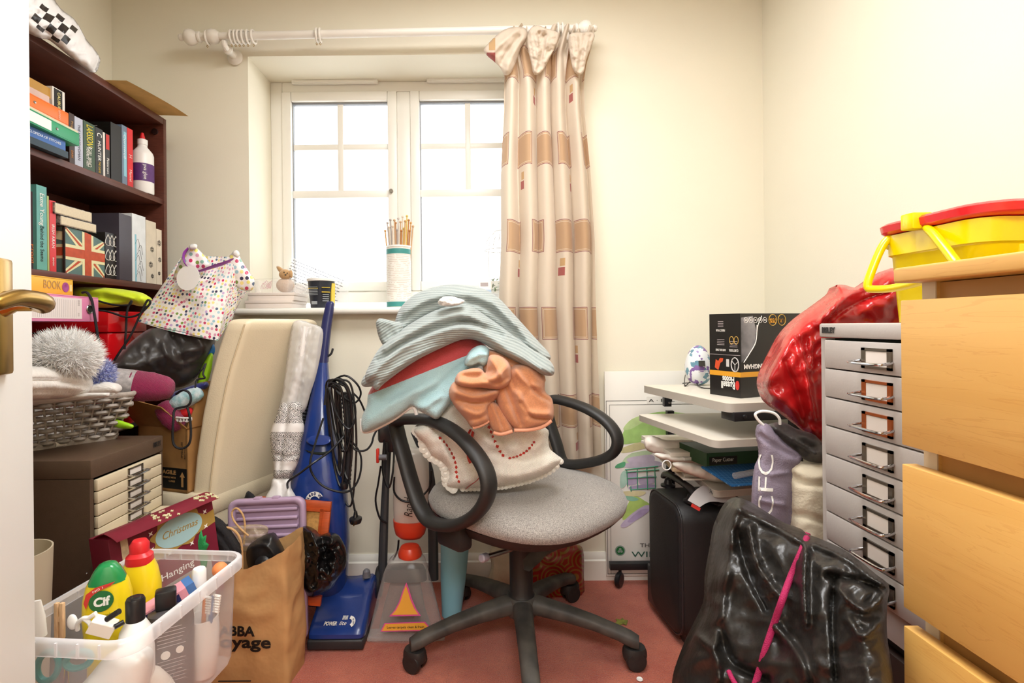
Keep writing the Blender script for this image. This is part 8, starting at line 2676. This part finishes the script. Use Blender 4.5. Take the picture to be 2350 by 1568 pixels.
part(yl, 'handle_lug', G().bx(.668, .69, hA.y - .012, hA.y + .008, hA.z - .018, zl0 - .001, .003), m_yb)
part(yl, 'handle_lug', G().bx(.668, .69, hB_.y - .012, hB_.y + .008, hB_.z - .018, zl0 - .001, .003), m_yb)

# ------------------------------------------------------------------ red bag, black cloth, lilac bag, cream pillow
m_redfilm = M('red_plastic_film', '#b81c1e', .24, coat=.1, bump=.4, bscale=26, bdist=.006, var=.25, vscale=9)
g = G().blob([(1748, 880), (1756, 850), (1775, 810), (1800, 765), (1835, 728), (1880, 695), (1915, 668), (1918, 655), (1938, 654), (1962, 660), (1985, 650), (2015, 630), (2055, 615), (2110, 640), (2110, 800), (2060, 960), (1960, 1010), (1900, 1016), (1872, 1010), (1840, 985), (1800, 955), (1765, 930), (1752, 905)], 1.14, .085, .8, step=6, na=.018, ns=9, crease=.024, cs=1.4, seed=6, R=55,
             folds=[([(1770, 870), (1800, 800), (1850, 750), (1920, 700)], 14, .016), ([(1835, 770), (1850, 860), (1868, 960)], 7, .020), ([(1800, 830), (1830, 900), (1850, 980)], 7, -.016), ([(1880, 745), (1930, 690), (1990, 655)], 7, .022), ([(1900, 740), (1955, 700), (2035, 670)], 6, -.020), ([(1770, 900), (1820, 940), (1870, 990)], 8, .012), ([(1860, 780), (1862, 850)], 5, .014)])
solo('plastic_bag', 'large bulging red plastic bag squeezed between the carton and grey cabinet', 'bag', g, m_redfilm)
g = G().blob([(1765, 985), (1772, 972), (1800, 970), (1830, 985), (1872, 1000), (1900, 1040), (1890, 1062), (1852, 1058), (1830, 1040), (1800, 1015)], 1.08, .03, .8, step=5, na=.010, ns=20, folds=[([(1780, 985), (1820, 1010), (1870, 1040)], 5, .012)])
solo('black_cloth', 'rumpled black cloth hanging below the red plastic bag', 'cloth', g, m_nyl)
m_lbag = M('lilac_grey_canvas', '#8d8191', .9, bump=.4, bscale=300, var=.08, vscale=12)
g = G().blob([(1735, 1000), (1740, 975), (1756, 972), (1770, 980), (1800, 1015), (1838, 1045), (1836, 1062), (1822, 1085), (1824, 1130), (1818, 1200), (1806, 1262), (1760, 1262), (1732, 1230), (1726, 1150), (1732, 1080), (1742, 1050), (1740, 1020)], 1.06, .03, .8, step=5, na=.006, ns=12,
             folds=[([(1745, 1000), (1790, 1030), (1830, 1050)], 6, -.010), ([(1740, 1060), (1738, 1140), (1732, 1220)], 3, -.006), ([(1820, 1080), (1814, 1150), (1806, 1230)], 3, -.006), ([(1770, 1090), (1810, 1085)], 5, .006), ([(1750, 1150), (1800, 1160)], 6, .006)])
lb = thing('fabric_bag', 'lilac grey fabric bag with white serif letters and a white loop', 'bag', P(1780, 1262, 1.06))
lbo = part(lb, 'body', g, m_lbag, 180)
part(lb, 'loop', G().tube([P(1752, 976, 1.05), P(1738, 962, 1.05), P(1734, 950, 1.05), P(1750, 944, 1.05), P(1775, 948, 1.05), P(1788, 960, 1.05), P(1790, 974, 1.055)], .0028, 8, 5), m_wplast)
for ch_, py in (('C', 1160), ('F', 1112), ('C', 1066)):
    loc, nor = hit(lbo, 1757, py)
    if loc is not None:
        fr = Fr(loc, V((.06, 0, 1)), V((-1, .0, .06)))
        wrap(text(lb, ch_, fr, 0, 0, .042, m_wprint, .040 if ch_ != 'F' else .028, h=.004, name='lettering', bold=-.0004), lbo)
g = G().blob([(1800, 1075), (1822, 1060), (1860, 1062), (1920, 1080), (1950, 1180), (1950, 1500), (1940, 1830), (1850, 1860), (1806, 1820), (1806, 1500), (1806, 1140)], 1.075, .05, .8, step=7, na=.006, ns=10, folds=[([(1815, 1090), (1850, 1110), (1900, 1110)], 8, -.010), ([(1810, 1180), (1850, 1185), (1900, 1200)], 8, -.008)])
solo('bedding_bundle', 'cream quilted bedding bundle wedged between lilac bag and grey cabinet', 'bedding', g, M('cream_cotton', '#e6dcc4', .9, bump=.3, bscale=200))

# ------------------------------------------------------------------ big black bin bag with magenta cord
m_bin2 = M('black_refuse_film', '#211e1b', .34, bump=.45, bscale=60, bdist=.003, spec=.5)
out_ = [(1662, 1170), (1680, 1150), (1700, 1144), (1722, 1152), (1760, 1176), (1800, 1200), (1838, 1214), (1852, 1226), (1880, 1236), (1930, 1258), (1970, 1285), (2010, 1318), (2040, 1345), (2036, 1390), (2036, 1460), (2050, 1560), (2050, 1660), (1900, 1760), (1700, 1760), (1560, 1700), (1545, 1590), (1562, 1520), (1590, 1455), (1618, 1395), (1622, 1330), (1634, 1260), (1642, 1215)]
tl_ = lambda a, b: .12 - (a - 1640) * .0007 - (b - 1150) * .0003
g = G().blob(out_, .90, .085, .6, step=6.5, na=.012, ns=7, crease=.022, cs=1.3, seed=14, R=75, tilt=tl_,
             folds=[([(1690, 1165), (1675, 1260), (1660, 1360), (1640, 1480)], 12, .022), ([(1720, 1210), (1740, 1300), (1790, 1370)], 8, .026), ([(1690, 1220), (1720, 1320), (1760, 1400)], 8, -.022), ([(1850, 1260), (1845, 1340), (1850, 1430)], 8, .030), ([(1870, 1250), (1940, 1280), (2020, 1340)], 9, .022), ([(1900, 1320), (1960, 1330), (2030, 1350)], 7, -.020), ([(1920, 1350), (1980, 1400), (2025, 1370)], 7, .022), ([(1915, 1330), (1912, 1450), (1920, 1560)], 7, -.022), ([(1700, 1170), (1790, 1215), (1850, 1250)], 8, .018), ([(1650, 1440), (1680, 1520), (1760, 1560)], 10, -.020), ([(1780, 1440), (1830, 1500), (1850, 1560)], 10, .018), ([(1945, 1420), (1980, 1460), (2030, 1420)], 8, .016), ([(1600, 1460), (1640, 1500), (1650, 1560)], 8, .018)])
bb = thing('refuse_sack', 'big glossy black bin bag tied with magenta cord before the grey cabinet', 'bag', P(1800, 1700, .95))
bbo = part(bb, 'film', g, m_bin2, 180)
m_magc = M('magenta_cord', '#a3164f', .8, bump=.5, bscale=600)
pts = [(1848, 1232), (1836, 1262), (1812, 1318), (1792, 1372), (1772, 1430), (1752, 1490), (1738, 1540), (1722, 1590)]
L = []
for a, b in pts:
    loc, nor = hit(bbo, a, b)
    if loc is not None:
        L.append(loc)
# the cord is pulled straight over the hollows
a_, b__ = L[0], L[-1]
out2 = []
for p in L:
    t = (p - a_).length / max((b__ - a_).length, 1e-6)
    s_ = a_.lerp(b__, t)
    out2.append(V((p.x, min(p.y, s_.y) - .004, p.z)))
part(bb, 'cord', G().tube(out2, .0045, 10, 5), m_magc, 180)
L = [hit(bbo, a, b)[0] for a, b in ((1668, 1535), (1676, 1552), (1690, 1575), (1706, 1600))]
part(bb, 'cord', G().tube([p + V((0, -.006, 0)) for p in L if p is not None], .0038, 8, 5), m_magc, 180)
part(bb, 'knot', G().blob([(1838, 1228), (1848, 1222), (1860, 1226), (1858, 1238), (1846, 1242)], .90, .010, .8, step=3), m_magc)
